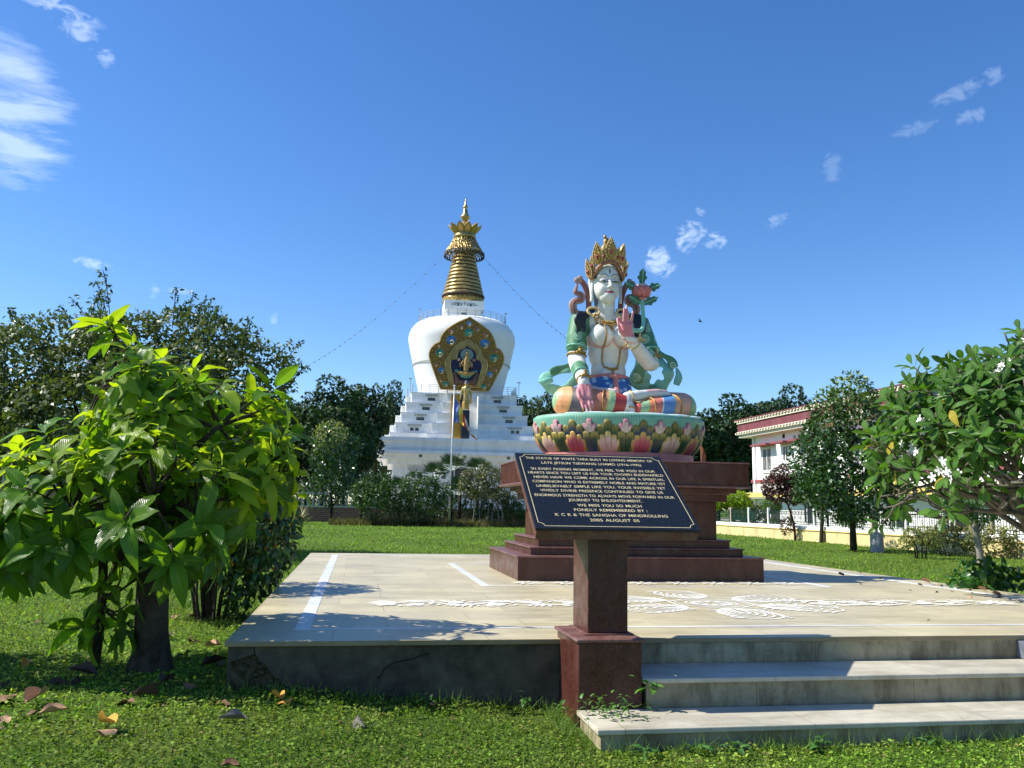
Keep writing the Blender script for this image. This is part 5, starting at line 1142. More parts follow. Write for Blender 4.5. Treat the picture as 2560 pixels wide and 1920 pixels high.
# concrete footed pole in front of the wall
cp = empty('lamp_pole', (13.67,32.5,.2), 0, 'grey steel pole set in a round concrete base in front of the yellow wall', 'pole')
MB().lathe([(.24,-.2),(.235,.60),(.21,.67),(.12,.72),(.08,.74)], 28).build('concrete_base', noisy('grey_concrete', (.28,.29,.30), .15, 5, .85, .2), cp, smooth=False)
b = MB(); b.tube([(0,0,.7),(0,0,4.6)], .055, 10); b.build('shaft', STEEL, cp, smooth=True)
b = MB(); b.box(-.25,.25,-.12,.12,4.6,4.72); b.build('lamp_head', STEEL, cp, bevel=.02)
# small green board on legs
gs = empty('green_board', (14.2,53.1,.2), YAW, 'small plain green board on two thin legs before the dense bush', 'sign')
MB().box(-.75,.75,-.03,.03,.85,1.35).build('board', mat('green_board_paint', (.02,.2,.13), .5), gs); 
for x_ in (-.45,.45): MB().box(x_-.03,x_+.03,.031,.07,-.1,1.3).build('leg', DG, gs)
# little shrine seen over the pedestal's edge, and its flag
sh = empty('small_shrine', W(6.55,7.55,2.374), YAW, 'little orange shrine with grey roof and skull emblem on the pedestal top', 'shrine')
OR_ = noisy('orange_shrine_paint', (.48,.15,.06), .3, 30, .6, .1); PK = noisy('pink_shrine_paint', (.6,.3,.24), .2, 30, .6, .1)
MB().box(-.13,.13,-.1,.1,0,.12).build('shrine_base', mat('dark_red_paint', (.14,.02,.025), .5), sh, bevel=.004)
MB().add([(-.155,-.12,.12),(.155,-.12,.12),(.155,.12,.12),(-.155,.12,.12),(-.10,-.07,.20),(.10,-.07,.20),(.10,.07,.20),(-.10,.07,.20)], [(0,1,5,4),(1,2,6,5),(2,3,7,6),(3,0,4,7),(4,5,6,7),(3,2,1,0)]).build('shrine_roof', mat('slate_blue_paint', (.12,.17,.21), .5), sh)
MB().box(-.06,.07,-.05,.05,.2,.40).build('shrine_tower', OR_, sh, bevel=.006)
MB().lathe([(.02,.40),(.10,.41),(.085,.47),(.045,.52),(.03,.60),(.012,.66)], 12, 0, .005, 0).build('shrine_spire', OR_, sh, smooth=True)
for x_ in (-.17,-.14,.09,.12,-.19): b = MB(); b.tube([(x_,-.05,.06),(x_,-.05,.30+.1*abs(x_))], [.012,.006], 6); b.build('shrine_finial', PK, sh)
b = MB(); b.ball(-.17,-.1,.04,.05,.04); b.ball(-.11,-.12,.03,.04,.03); b.build('shrine_offering', PK, sh, smooth=True)
b = MB(); b.ball(.0,-.105,.07,.046,.05,.015,14); b.build('skull_emblem', mat('emblem_white', (.75,.72,.65), .5), sh, smooth=True)
b = MB(); [b.ball(x_,-.12,.066,.013,.013,.006) for x_ in (-.017,.019)]; b.build('skull_eyes', DARK, sh)
fl = empty('small_flag', W(7.0,7.6,2.374), YAW, 'tiny orange pennant on a thin stick beside the little shrine', 'flag'); b = MB(); b.tube([(0,0,0),(-.015,0,.50)], .006, 5); b.build('stick', PK, fl)
b = MB(); b.add([(-.012,0,.44),(.03,-.02,.34),(.085,-.01,.22),(.075,.01,.1),(.02,.0,.08),(-.004,0,.12)], [(0,1,5),(1,2,3,4,5)]); o = b.build('pennant', OR_, fl); o.modifiers.new('s','SOLIDIFY').thickness = .004
bs = empty('small_finial', W(6.86,7.85,2.374), YAW, 'tiny white knob at the back right of the pedestal top', 'ornament'); b = MB(); b.ball(.36,0,.045,.022,.045); b.build('knob', mat('white_knob', (.8,.8,.8), .5), bs, smooth=True)
# back-left yellow wall and balustrade
BAL = noisy('grey_balustrade', (.42,.40,.36), .15, 4, .85, .2)
blw = empty('rear_balustrade', (-30,65.0,.2), .12, 'weathered rear balustrade on a low brick wall, under the dark trees', 'balustrade')
bk = mat('brick_wall', (.3,.12,.08), .85); g = G(bk); br = g.n('ShaderNodeTexBrick'); br.inputs['Scale'].default_value = 1.0; br.inputs['Brick Width'].default_value = .5; br.inputs['Row Height'].default_value = .16
br.inputs['Color1'].default_value = (.22,.08,.05,1); br.inputs['Color2'].default_value = (.14,.06,.045,1); br.inputs['Mortar'].default_value = (.25,.2,.16,1); br.inputs['Mortar Size'].default_value = .02; g.l(g.coord((1,1,1),'Object',(R(90),0,0)), br.inputs['Vector']); g.base(br.outputs['Color'])
MB().box(0,34,0,.3,-.3,1.1).build('wall', bk, blw); MB().box(0,34,-.05,.35,1.101,1.22).build('rail', BAL, blw); MB().box(0,34,-.03,.33,2.1,2.25).build('rail', BAL, blw)
b = MB(); x = .3
prof = [(.08,0),(.08,.08),(.045,.12),(.09,.32),(.10,.42),(.05,.62),(.045,.72),(.08,.78),(.08,.88)]
while x < 34: b.lathe([(r_, 1.22+z_) for r_, z_ in prof], 8, 0, x, .15); x += .42
b.build('balusters', BAL, blw, smooth=True)
lw = empty('left_garden_wall', (-46,56,.2), .14, 'old ochre garden wall at the far left edge with pale pickets on top', 'wall')
OCH = noisy('stained_ochre_wall', (.30,.22,.09), .2, 1.5, .9, .2, dirt=(.05,.04,.02), dirt_amt=.8, dirt_scale=.8)
MB().box(0,18.5,0,.3,-.3,2.1).build('wall', OCH, lw); b = MB()
for x_ in np.arange(.2,18.4,.42): b.box(x_-.09,x_+.09,.08,.2,2.1,3.1)
b.build('pickets', BAL, lw)

# ============================================================ vegetation
LBIG = leafmat('big_leaf', .34, .48, veins=True, spec=.5, tgain=(1.9,1.75,.35))
LGLOSS = leafmat('glossy_leaf', .36, .18, spec=.6)
LSM = leafmat('small_leaf', .45, .22, spec=.45)
LFAR = leafmat('far_leaf', .55, .10, spec=.35)
BARK = noisy('brown_bark', (.055,.042,.03), .4, 14, .9, .6, .1, dirt=(.13,.12,.10), dirt_amt=.5, dirt_scale=5, bdist=.02)
BARKD = noisy('dark_bark', (.035,.028,.02), .3, 12, .9, .5, .1)
BARKG = noisy('pale_grey_bark', (.24,.22,.18), .25, 12, .85, .4, .1, dirt=(.08,.07,.05), dirt_amt=.5, dirt_scale=6)
def leaf_tmpl(w=.2, nx=2, ny=8, fold=.25, droop=.35, wave=.02, shape=.85, petiole=.06, curl=0):
    v = []; uv = []; f = []
    for j in range(ny+1):
        t = j/ny; ww = w*max(0, math.sin(math.pi*min(1,t)**shape))**.85+(.006 if t < .99 else 0); y_ = petiole+(1-petiole)*t
        for i in range(-nx, nx+1):
            x_ = ww*i/nx; z_ = fold*abs(x_)-droop*y_*y_+wave*math.sin(t*13+i*.9)*abs(i/nx)+curl*x_*x_*6
            v.append((x_, y_*(1-.25*droop*y_), z_)); uv.append((.5+.5*i/nx, t))
    m = 2*nx+1
    for j in range(ny):
        for i in range(m-1): a = j*m+i; f.append((a, a+1, a+m+1, a+m))
    return v, f, uv
KITE = [(0,0,0),(.26,.42,.07),(0,1,-.04),(-.26,.42,.07)]; KF = [(0,1,2,3)]
SPRAY = []; SF = []
for k_, (an_, ln_) in enumerate(((-.9,.8),(-.35,1),(.3,.95),(.85,.75),(0,.6))):
    ca, sa = math.cos(an_), math.sin(an_); b_ = len(SPRAY)
    for x_, y_, z_ in KITE: SPRAY.append((ln_*(x_*ca*.8+y_*sa), ln_*(-x_*sa*.8+y_*ca), ln_*z_+.12*(k_%3-1)*y_))
    SF.append((b_, b_+1, b_+2, b_+3))
def shell(lobes, n, lo=.72, hi=1.03, rng=RNG):
    L_ = np.array(lobes, float); wgt = (L_[:,3]*L_[:,4]*L_[:,5])**(2/3); idx = rng.choice(len(L_), n, p=wgt/wgt.sum()); d = rng.normal(size=(n,3)); d /= np.linalg.norm(d, axis=1, keepdims=True)
    r_ = rng.uniform(lo, hi, (n,1)); P_ = L_[idx,:3]+d*L_[idx,3:]*r_; keep = np.ones(n, bool)
    # drop what lies deep inside other lobes
    inner = np.zeros(n)
    for l in L_: inner += (((P_-l[:3])/l[3:])**2).sum(1) < .42
    keep = inner < 1
    return P_[keep], d[keep]
def sublobes(c, r, n, rs, seed=0, cone=0, squash=1):
    rg = np.random.default_rng(seed); out = []
    for i in range(n):
        d = rg.normal(size=3); d /= np.linalg.norm(d); 
        if d[2] < -.55: d[2] *= -.5
        q = rg.uniform(.5, .88); p = np.array(c)+d*np.array(r)*q
        if cone: k_ = (p[2]-(c[2]-r[2]))/(2*r[2]); p[:2] = np.array(c)[:2]+(p[:2]-np.array(c)[:2])*max(.12, 1.15-cone*k_)
        s_ = rs*rg.uniform(.65, 1.35); out.append((*p, s_*1.1, s_*1.1, s_*squash))
    return out
def foliage(name, lobes, n, size, base, m, parent=None, tmpl=(KITE, KF, None), out=.9, droop=.3, v=.35, lightf=None, lo=.72, hi=1.03, hue=.1, smoothf=False, loc=None):
    P_, d = shell(lobes, n, lo, hi); k_ = len(P_)
    D = rsph(k_)+d*out*.7; D[:,2] -= droop; Nn = d*out+rsph(k_)*.75+np.array([0,0,.35])
    M = frames(D, Nn)*(size*RNG.uniform(.6, 1.3, k_))[:, None, None]; c_ = colvar(base, k_, v, hue)
    if lightf: c_ = lightf(P_, d, c_)
    return scatter(name, tmpl[0], tmpl[1], P_, M, m, parent, col=c_, uv=tmpl[2], smoothf=smoothf, loc=loc)
def limbs(name, paths, m, parent, seg=8, smooth_=True, bend=5):
    b = MB()
    for pts, r0, r1 in paths:
        P_ = bez(pts, bend) if len(pts) > 2 else [Vector(p) for p in pts]; k_ = len(P_); b.tube(P_, [r0+(r1-r0)*(i/(k_-1))**.8 for i in range(k_)], seg)
    return b.build(name, m, parent, smooth=smooth_)

# ---- near tree with big leaves
def bigleaf_tree(name, loc, lobes, nshoot, label, trunk=True, seed=3, nl=9, L0=.31):
    rt = empty(name, loc, 0, label, 'tree'); rg = np.random.default_rng(seed)
    hubs = [np.array(l[:3]) for l in lobes]
    if trunk:
        limbs('trunk', [([(0,0,-.25),(.0,0,.05),(-.02,0,.5),(-.05,.02,1.0),(-.1,.03,1.45)], .155, .12),([(.16,.02,-.15),(.09,0,.1),(.02,0,.5)], .10, .08),([(-.14,-.1,-.15),(-.07,-.04,.12),(-.02,0,.5)], .10, .08),([(.02,-.15,-.15),(.0,-.07,.1),(-.02,0,.45)], .09, .08),([(.0,.02,.85),(.12,0,1.3),(.3,0,1.7)], .075, .05),([(-.08,.02,.9),(-.3,.05,1.3),(-.5,0,1.6)], .07, .045)], BARK, rt, 14)
        limbs('second_trunk', [([(-.50,.03,-.2),(-.47,.03,.4),(-.48,.02,.9),(-.55,.0,1.4)], .045, .035)], BARK, rt, 10)
    br = []
    for h in hubs: br.append(([(-.08,.02,1.25),tuple(np.array((-.08,.02,1.35))*.5+h*.5+rg.normal(0,.08,3)),tuple(h)], .055, .022))
    P_, d = shell(lobes, nshoot*3, .80, 1.0, rg); P_, d = P_[:nshoot], d[:nshoot]; ok = P_[:,2] > .3; P_, d = P_[ok], d[ok]
    V = []; Ms = []; Cs = []; T = []
    for p, dd in zip(P_, d):
        h = min(hubs, key=lambda q: np.linalg.norm(q-p)); br.append(([tuple(h+(p-h)*.15),tuple(h+(p-h)*.6+rg.normal(0,.04,3)),tuple(p)], .014, .006))
        ax = dd*np.array([1,1,.9])+np.array([0,0,.75]); ax /= np.linalg.norm(ax); young_lit = (p[2] > 1.4 and rg.random() < .75)
        u_ = np.cross(ax, (0.3,.2,1)); u_ /= np.linalg.norm(u_); w_ = np.cross(ax, u_); k_n = int(nl*rg.uniform(.7,1.2)); a0 = rg.uniform(0, 6.28)
        for k_ in range(k_n):
            a = a0+k_*2.4; t = k_/k_n; el = .95-.9*t+rg.normal(0,.12)      # inner young leaves stand up, older ones hang
            dirv = (u_*math.cos(a)+w_*math.sin(a))*math.cos(el)+ax*math.sin(el); dirv = dirv+np.array([0,0,-.26*(1-t*.2)*(t < .9)]); dirv /= np.linalg.norm(dirv)
            nn = ax*math.cos(el)-(u_*math.cos(a)+w_*math.sin(a))*math.sin(el)+np.array([0,0,.3]); sz_ = L0*rg.uniform(.55,1.25)*(.55 if (young_lit and t < .25) else 1)
            V.append(p-ax*.16*(1-0)*t*1.2*(1)+ax*.0); T.append(rg.integers(0,3))
            Ms.append((dirv, nn, sz_)); c0 = np.array((.095,.215,.014))*rg.uniform(.6,1.4)
            if young_lit and t < .6: c0 = np.array((.27,.40,.02))*rg.uniform(.8,1.2)  # young growth, spread wide so sunlit yellow-green is painted into the upper leaves
            
            Cs.append(c0)
    V = np.array(V); D = np.array([m_[0] for m_ in Ms]); Nn = np.array([m_[1] for m_ in Ms]); S = np.array([m_[2] for m_ in Ms]); T = np.array(T); Cs = np.array(Cs)
    limbs('branches', br, BARK, rt, 6)
    for q, (dr, fo_, wv_) in enumerate(((.25,.3,.02),(.5,.42,.03),(.75,.2,.025))):
        tv, tf, uv = leaf_tmpl(.178, 2, 9, fo_, dr, wv_, .82); i = T == q
        scatter('leaves', tv, tf, V[i], frames(D[i], Nn[i])*S[i][:, None, None], LBIG, rt, col=Cs[i], uv=uv)
    return rt
bigleaf_tree('broadleaf_tree', (-3.03,7.59,.18), [(-1.0,.15,1.58,.60,.8,.52),(-.6,-.35,1.35,.72,.7,.58),(.44,.0,2.10,.72,.85,.66),(.42,-.35,1.42,.52,.6,.46),(-.12,.1,2.25,.58,.8,.58),(-.5,0,2.52,.30,.4,.68),(.15,-.55,1.45,.72,.6,.6),(-1.05,-.3,1.12,.38,.5,.38),(-.42,-.12,.55,.30,.25,.30),(.76,.2,1.72,.46,.6,.46),(-.2,.5,1.6,.95,.6,.8)], 185,
   'near tree with large glossy drooping green leaves and a thick trunk, left of the platform')
bigleaf_tree('broadleaf_tree', (-6.15,7.4,.18), [(-.2,0,1.75,.9,.9,.8),(.30,-.1,2.15,.62,.6,.6),(.2,.2,1.7,.7,.7,.6),(-.8,0,1.9,.9,.9,.8),(-.3,0,2.7,.9,.9,.7)], 110, 'second large leaved tree of which only a few leaves reach in at the left edge', True, 9)
# ---- many-stemmed shrub
sb = empty('bushy_shrub', (-3.66,10.96,.2), 0, 'dense dark shrub with many thin stems flaring from one base behind the near tree', 'shrub')
pth = []
for k_ in range(22):
    a = random.uniform(0,6.28); r0 = random.uniform(.02,.16); r1 = random.uniform(.2,.5)
    pth.append(([(r0*math.cos(a), r0*math.sin(a), -.1),(r0*1.6*math.cos(a), r0*1.6*math.sin(a), .35),(r1*.75*math.cos(a), r1*.75*math.sin(a), .85),(r1*math.cos(a+.1), r1*math.sin(a+.1), 1.5)], .022, .01))
limbs('stems', pth, BARK, sb, 7)
tl = leaf_tmpl(.19, 1, 4, .3, .5, .02, .8)
def sblight(P_, d, c_): 
    i = RNG.random(len(c_)) < .03; c_[i] = (.35,.16,.03); return c_
foliage('leaves', sublobes((0,0,1.25),(.80,.8,.78),26,.30,4)+[(.66,-.05,1.0,.32,.35,.45),(.50,-.1,.62,.30,.3,.38),(.38,-.15,.30,.17,.22,.22),(.64,-.05,.66,.22,.3,.3),(.2,-.35,.72,.25,.2,.25),(.62,0,.85,.33,.4,.42),(.55,-.1,1.25,.42,.4,.4),(.42,-.15,.62,.24,.3,.3),(-.55,0,.8,.3,.4,.4),(0,.3,1.0,.6,.5,.5)], 6500, .135, (.032,.085,.014), LGLOSS, sb, (tl[0],tl[1],tl[2]), droop=.9, lightf=sblight, smoothf=True)
# ---- large fine-leaved tree behind
bt = empty('spreading_tree', (-10.9,24,.2), 0, 'wide domed tree with small fine leaves and airy top sprays, behind the near tree', 'tree')
limbs('trunk', [([(0,0,-.3),(.1,0,.8),(-.1,0,2.0),(.3,.1,3.2)], .28, .16)]+[([(0,0,1.5),(dx*.5,dy*.4,2.6),(dx,dy,3.6+.3*abs(dz))], .12, .03) for dx,dy,dz in ((3,0,1),(-3,.5,1),(1.5,-1.5,2),(-1.6,1.2,2),(.5,1.8,3),(-.8,-1.6,3),(3.6,1,0),(-3.6,-1,0))], BARKD, bt, 10)
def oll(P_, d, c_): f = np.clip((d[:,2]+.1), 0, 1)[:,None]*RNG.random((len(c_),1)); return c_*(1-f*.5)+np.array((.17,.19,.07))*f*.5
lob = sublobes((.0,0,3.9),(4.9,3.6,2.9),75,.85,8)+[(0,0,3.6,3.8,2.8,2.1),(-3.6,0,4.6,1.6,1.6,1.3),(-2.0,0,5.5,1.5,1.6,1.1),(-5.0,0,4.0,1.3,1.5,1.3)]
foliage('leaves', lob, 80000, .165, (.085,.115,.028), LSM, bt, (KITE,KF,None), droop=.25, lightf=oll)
spr = MB(); SP = []
rg_ = random.Random(4)
for k_ in range(34):
    a = rg_.uniform(R(20),R(160)); x_ = 4.75*math.cos(a); z_ = 3.9+2.8*math.sin(a); y_ = rg_.uniform(-1.5,1.5); L_ = rg_.uniform(.4,1.5)*(1.35 if abs(x_+2.2)<.8 else 1); dx, dz = math.cos(a)*.5+rg_.uniform(-.35,.35), 1
    pts = [(x_+dx*L_*t, y_, z_+L_*(t*.8-.18*t*t)) for t in np.linspace(-.3,1,8)]; spr.tube(pts, [.012]*7+[.004], 4)
    for t in np.linspace(.1,1,11):
        i_ = min(6, int((t+.3)/1.3*7)); q = Vector(pts[i_]).lerp(Vector(pts[i_+1]), .5)
        for _ in range(3): SP.append(q+Vector((rg_.gauss(0,.05),rg_.gauss(0,.05),rg_.gauss(0,.04))))
spr.build('twigs', BARKD, bt); SP = np.array([tuple(q) for q in SP]); n_ = len(SP)
scatter('spray_leaves', *leaf_tmpl(.17,1,3,.2,.3,0,.8)[:2], SP, frames(rsph(n_)+np.array([0,0,-.2]), rsph(n_)+np.array([0,0,.5]))*(.16*RNG.uniform(.7,1.3,n_))[:,None,None], LSM, bt, col=colvar((.06,.10,.03), n_, .3))

# ---- dark forest trees, four builds then copies
def forest(name, seed, h, r_, base=(.032,.068,.018), n=9500, leaf=.42):
    rt = empty(name, (0,0,0), 0, 'x', 'tree'); limbs('trunk', [([(0,0,-1),(.1,0,h*.3),(-.15,.1,h*.6),(.1,0,h*.85)], .32, .1)]+[([(0,0,h*k_),(dx*r_*.3,dy*r_*.3,h*(k_+.10)),(dx*r_*.7,dy*r_*.7,h*(k_+.16))], .12, .04) for k_,dx,dy in ((.22,1,0),(.3,-1,.3),(.38,.3,-1),(.45,-.5,.9),(.55,.9,.5),(.62,-.8,-.5))], BARKD, rt, 8)
    lobs = sublobes((0,0,h*.56),(r_,r_,h*.44),60,r_*.27,seed, .0)+[(0,0,h*.5,r_*.62,r_*.62,h*.34)]
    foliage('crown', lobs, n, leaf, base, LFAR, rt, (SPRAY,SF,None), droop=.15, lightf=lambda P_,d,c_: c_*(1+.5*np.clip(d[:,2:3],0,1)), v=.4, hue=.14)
    return rt
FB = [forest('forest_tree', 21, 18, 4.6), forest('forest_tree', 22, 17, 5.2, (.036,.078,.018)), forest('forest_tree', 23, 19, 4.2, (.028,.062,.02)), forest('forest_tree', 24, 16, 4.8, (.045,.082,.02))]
# (x, y, height factor, label)
FT = []
def fx(px, Y): return (px-1280)/2153*Y
row = [(640,112,.86),(700,108,.92),(735,118,.93),(775,110,.88),(820,104,.92),(868,112,.98),(900,122,1.12),(945,178,1.48),(985,184,1.52),(1025,190,1.45),(1300,182,1.52),(1345,180,1.60),(1385,172,1.40),(1430,168,1.4),(1500,160,1.3),(1600,150,1.15),(1660,146,1.10),(1718,110,.83),(1752,104,.82),(1795,112,.88),(1832,106,.86),(1868,116,.94),(1905,108,.92),(1945,118,1.0),(1985,112,.98),(2020,122,.98),(2080,128,.9),(560,100,.8),(480,104,.8),(60,74,.62),(150,80,.62),(-20,76,.66),(250,90,.66),(350,92,.7),
 (2180,135,.9),(2300,130,.9)]
_pl = ['at the left end behind the spreading tree','left of the stupa','right of the stupa, seen behind the statue','in the dark row between statue and white building','behind the far left garden wall','behind the white building']
first = {}; cnt = 0
for i, (px, Y, k_) in enumerate(row):
    b_ = FB[i % 4]; o = b_ if b_ not in first else copy_tree(b_); first[b_] = 1
    o.location = (fx(px, Y), Y, .2); o.scale = (.95+.1*math.sin(i*2.3), .95+.1*math.cos(i*1.7), k_); o.rotation_euler = (0,0,i*1.9); o['group'] = 'tall dark trees behind the garden'
    if px > 1700 and px < 2100: o['label'] = 'tall dark tree in the row right of the statue, %s from the statue' % ['first','second','third','fourth','fifth','sixth','seventh','eighth','ninth','tenth','eleventh'][[r_[0] for r_ in row if 1700 < r_[0] < 2100].index(px)]
    elif 600 < px < 1030: l_ = sorted([r_[0] for r_ in row if 600 < r_[0] < 1030], reverse=True); o['label'] = 'tall dark tree in the row left of the stupa, %s from the stupa' % ['first','second','third','fourth','fifth','sixth','seventh','eighth','ninth','tenth','eleventh'][l_.index(px)]
    elif 1290 < px < 1400: o['label'] = 'tall dark tree between stupa and statue, %s from the stupa' % ['first','second','third'][[1300,1345,1385].index(px)]
    elif px < 600: l_ = sorted([r_[0] for r_ in row if r_[0] < 600]); o['label'] = 'tall dark tree behind the spreading tree, %s from the left' % ['first','second','third','fourth','fifth','sixth','seventh'][l_.index(px)]
    elif px < 1700: l_ = sorted([r_[0] for r_ in row if 1400 < r_[0] < 1700]); o['label'] = 'tall dark tree hidden behind the statue, %s from the left' % ['first','second','third','fourth','fifth'][l_.index(px)]
    else: l_ = sorted([r_[0] for r_ in row if r_[0] > 2099]); o['label'] = 'tall dark tree behind the white building, %s from the left' % ['first','second','third','fourth'][l_.index(px)]
# far wood behind everything
fw = []
for k_ in range(60): x_ = -150+k_*5.4; fw.append((x_, 205+15*math.sin(k_*1.3), 7+2*math.sin(k_*2.1), 5.5, 4, 8.5))
o = foliage('far_wood', fw, 26000, .9, (.03,.062,.02), LFAR, None, (SPRAY,SF,None), droop=.1); tag(o, 'dark far wood closing the view behind the trees', 'wood', kind='stuff')

# ---- smaller garden trees and bushes
def bush(name, label, cat, x, y, z0, lobes, n, leaf, col, m=LSM, tmpl=(KITE,KF,None), trunk=None, group=None, lightf=None, bark=BARKD, v=.35, droop=.2, fname='leaves', out=.9):
    rt = empty(name, (x,y,z0), 0, label, cat, group)
    if trunk: limbs('trunk' if cat == 'tree' else 'stems', trunk, bark, rt, 8)
    foliage(fname, lobes, n, leaf, col, m, rt, tmpl, lightf=lightf, v=v, droop=droop, out=out); return rt
def creamtop(P_, d, c_):
    f = np.clip((P_[:,2]-4.6)/1.6, 0, 1)*(RNG.random(len(c_)) < .55)*(P_[:,0] < .9); return c_*(1-f[:,None])+np.array((.36,.38,.13))*f[:,None]
def dtr(p): return [([(0,0,-.2),(0,0,.6),(.05,0,1.4)], p, p*.8)]+[([(0,0,1.1),(dx,dy,2.0),(dx*1.6,dy*1.6,3)], p*.5, .02) for dx,dy in ((.6,.1),(-.6,.2),(.1,-.5),(-.2,.5))]
bush('flowering_tree', 'narrow dark tree with cream flowering top, left of the flag pole', 'tree', -12.4,60.5,.2, sublobes((0,0,4.3),(1.9,1.9,3.4),34,.75,3,.7)+[(0,0,3.4,1.2,1.2,2.3)], 9000, .26, (.035,.085,.016), LGLOSS, trunk=dtr(.13), lightf=creamtop)
def tip(c2, z0, z1, p=.5): return lambda P_, d, c_: c_+(np.array(c2)-c_)*(np.clip((P_[:,2]-z0)/(z1-z0),0,1)*(RNG.random(len(c_)) < p))[:,None]
stm = lambda n_, r_, h_: [([(.15*math.cos(a),.15*math.sin(a),-.1),(r_*.5*math.cos(a),r_*.5*math.sin(a),h_*.5),(r_*math.cos(a),r_*math.sin(a),h_)], .03, .012) for a in np.linspace(0,6.28,n_+1)[:-1]]
bush('round_bush', 'rounded light green feathery bush at the left end of the row before the stupa', 'bush', -9.0,58.5,.2, sublobes((0,0,1.9),(1.65,1.4,1.6),30,.5,31)+[(0,0,1.6,1.2,1,1.2)], 9000, .17, (.05,.10,.018), LSM, trunk=stm(5,.8,1.8))
bush('round_bush', 'mid green fine leaved bush just left of the flag pole', 'bush', -5.9,59,.2, sublobes((0,0,2.0),(1.8,1.4,1.7),34,.5,32)+[(0,0,1.6,1.3,1,1.3)], 10000, .16, (.042,.09,.018), LSM, trunk=stm(6,.8,2))
bush('grey_bush', 'greyish olive bush with bare pale stems, right of the flag pole', 'bush', -1.7,61,.2, sublobes((0,0,2.5),(2.3,1.6,1.5),38,.55,33), 9500, .17, (.10,.105,.045), LSM, trunk=[([(x_,0,-.1),(x_+.1,0,.9),(x_+.3*math.sin(x_*5),0,2.4)], .05, .02) for x_ in (-.9,-.5,.1,.4,.8,1.1)], bark=BARKG)
bush('small_cypress', 'small dense dark rounded conifer next to the granite pedestal', 'bush', .15,62,.2, sublobes((0,0,1.1),(.85,.8,1.05),20,.35,34)+[(0,0,1,.7,.7,.9)], 5000, .11, (.03,.075,.015), LSM)
bush('low_bush', 'low bright green bush at the foot of the pedestal edge', 'bush', 1.25,63,.2, sublobes((0,0,.6),(.9,.6,.6),12,.3,35), 2200, .15, (.06,.15,.02), LSM)
bush('dark_hedge', 'dark hedge filling the gaps behind the bush row', 'hedge', -4.4,63.5,.2, sublobes((0,0,1.3),(6.5,.9,1.3),44,.7,36), 9000, .2, (.03,.065,.018), LSM)
bush('dark_hedge', 'dark shaded undergrowth below the forest at left', 'hedge', -17,72,.2, sublobes((0,0,1.6),(8,1.2,1.7),50,.9,37)+[(0,0,1,7,1,1.2)], 11000, .26, (.022,.048,.014), LFAR)
bush('dark_hedge', 'dark hedge running behind the far left wall', 'hedge', -40,66,.2, sublobes((0,0,2.2),(16,1.5,2.4),60,1.2,38)+[(0,0,1.5,14,1,1.8)], 12000, .32, (.025,.055,.015), LFAR)
# fan palms behind the bushes
def palm(x, y, h, label, nf=13):
    rt = empty('fan_palm', (x,y,.2), 0, label, 'palm', 'fan palms behind the bush row'); limbs('trunk', [([(0,0,-.2),(0,0,h*.6)], .12, .1)], BARKD, rt)
    for k_ in range(nf):
        a = 2.4*k_; el = R(70-62*k_/nf); L_ = .6+.3*random.random(); d = Vector((math.cos(a)*math.cos(el), math.sin(a)*math.cos(el), math.sin(el))); base = Vector((0,0,h*.6)); q = base+d*L_
        b = MB(); b.tube([base, q], .018, 4); side = d.cross(Vector((0,0,1))).normalized(); n2 = side.cross(d)
        for s_ in np.linspace(-1.25,1.25,17):
            dd = d*math.cos(s_)+side*math.sin(s_); e = q+dd*(.95-.1*abs(s_)); e.z -= .12; mid = q+dd*.5; w_ = n2*.0+side*math.cos(s_)*.035-d*math.sin(s_)*.035
            b.add([q, mid+w_, e, mid-w_], [(0,1,2,3)], 0, [tuple(np.array((.03,.07,.018))*random.uniform(.7,1.4))]*4)
        me = b.mesh('frond', LFAR); 
        if 'Col' not in me.color_attributes:
            at = me.color_attributes.new('Col','FLOAT_COLOR','POINT'); at.data.foreach_set('color', np.array([(.06,.12,.03,1)]*len(me.vertices), np.float32).ravel())
        link('frond', me, rt)
for x_, y_, h_, l_ in ((-10.9,64,3.2,'fan palm at the left end behind the round bushes'),(-8.2,64.5,3.8,'fan palm behind the two round bushes'),(-5.6,65,5.6,'fan palm just left of the flag pole'),(-4.3,64,6.6,'tall fan palm right behind the flag pole'),(-2.4,65,6.2,'tall fan palm right of the flag pole'),(-3.6,62.4,3.6,'short fan palm low behind the flag pole')): palm(x_, y_, h_, l_)
# spiky yellow striped plant
yp = empty('yucca', (-14.25,58.8,.2), 0, 'spiky yellow and green striped yucca clump at the lawn edge', 'plant'); b = MB(); YS = mat('striped_yucca_leaf', (.35,.33,.12), .5)
for k_ in range(90):
    a = random.uniform(0,6.28); el = R(random.uniform(18,86)); L_ = random.uniform(.9,1.5); d = Vector((math.cos(a)*math.cos(el), math.sin(a)*math.cos(el), math.sin(el))); s_ = d.cross(Vector((0,0,1))).normalized()*.045; m_ = d*L_*.5; e = d*L_-Vector((0,0,.12*math.cos(el)))
    b.add([Vector((0,0,.02))-s_*.6, Vector((0,0,.02))+s_*.6, m_+s_, e, m_-s_], [(0,1,2,3,4)])
b.build('leaves', YS, yp)
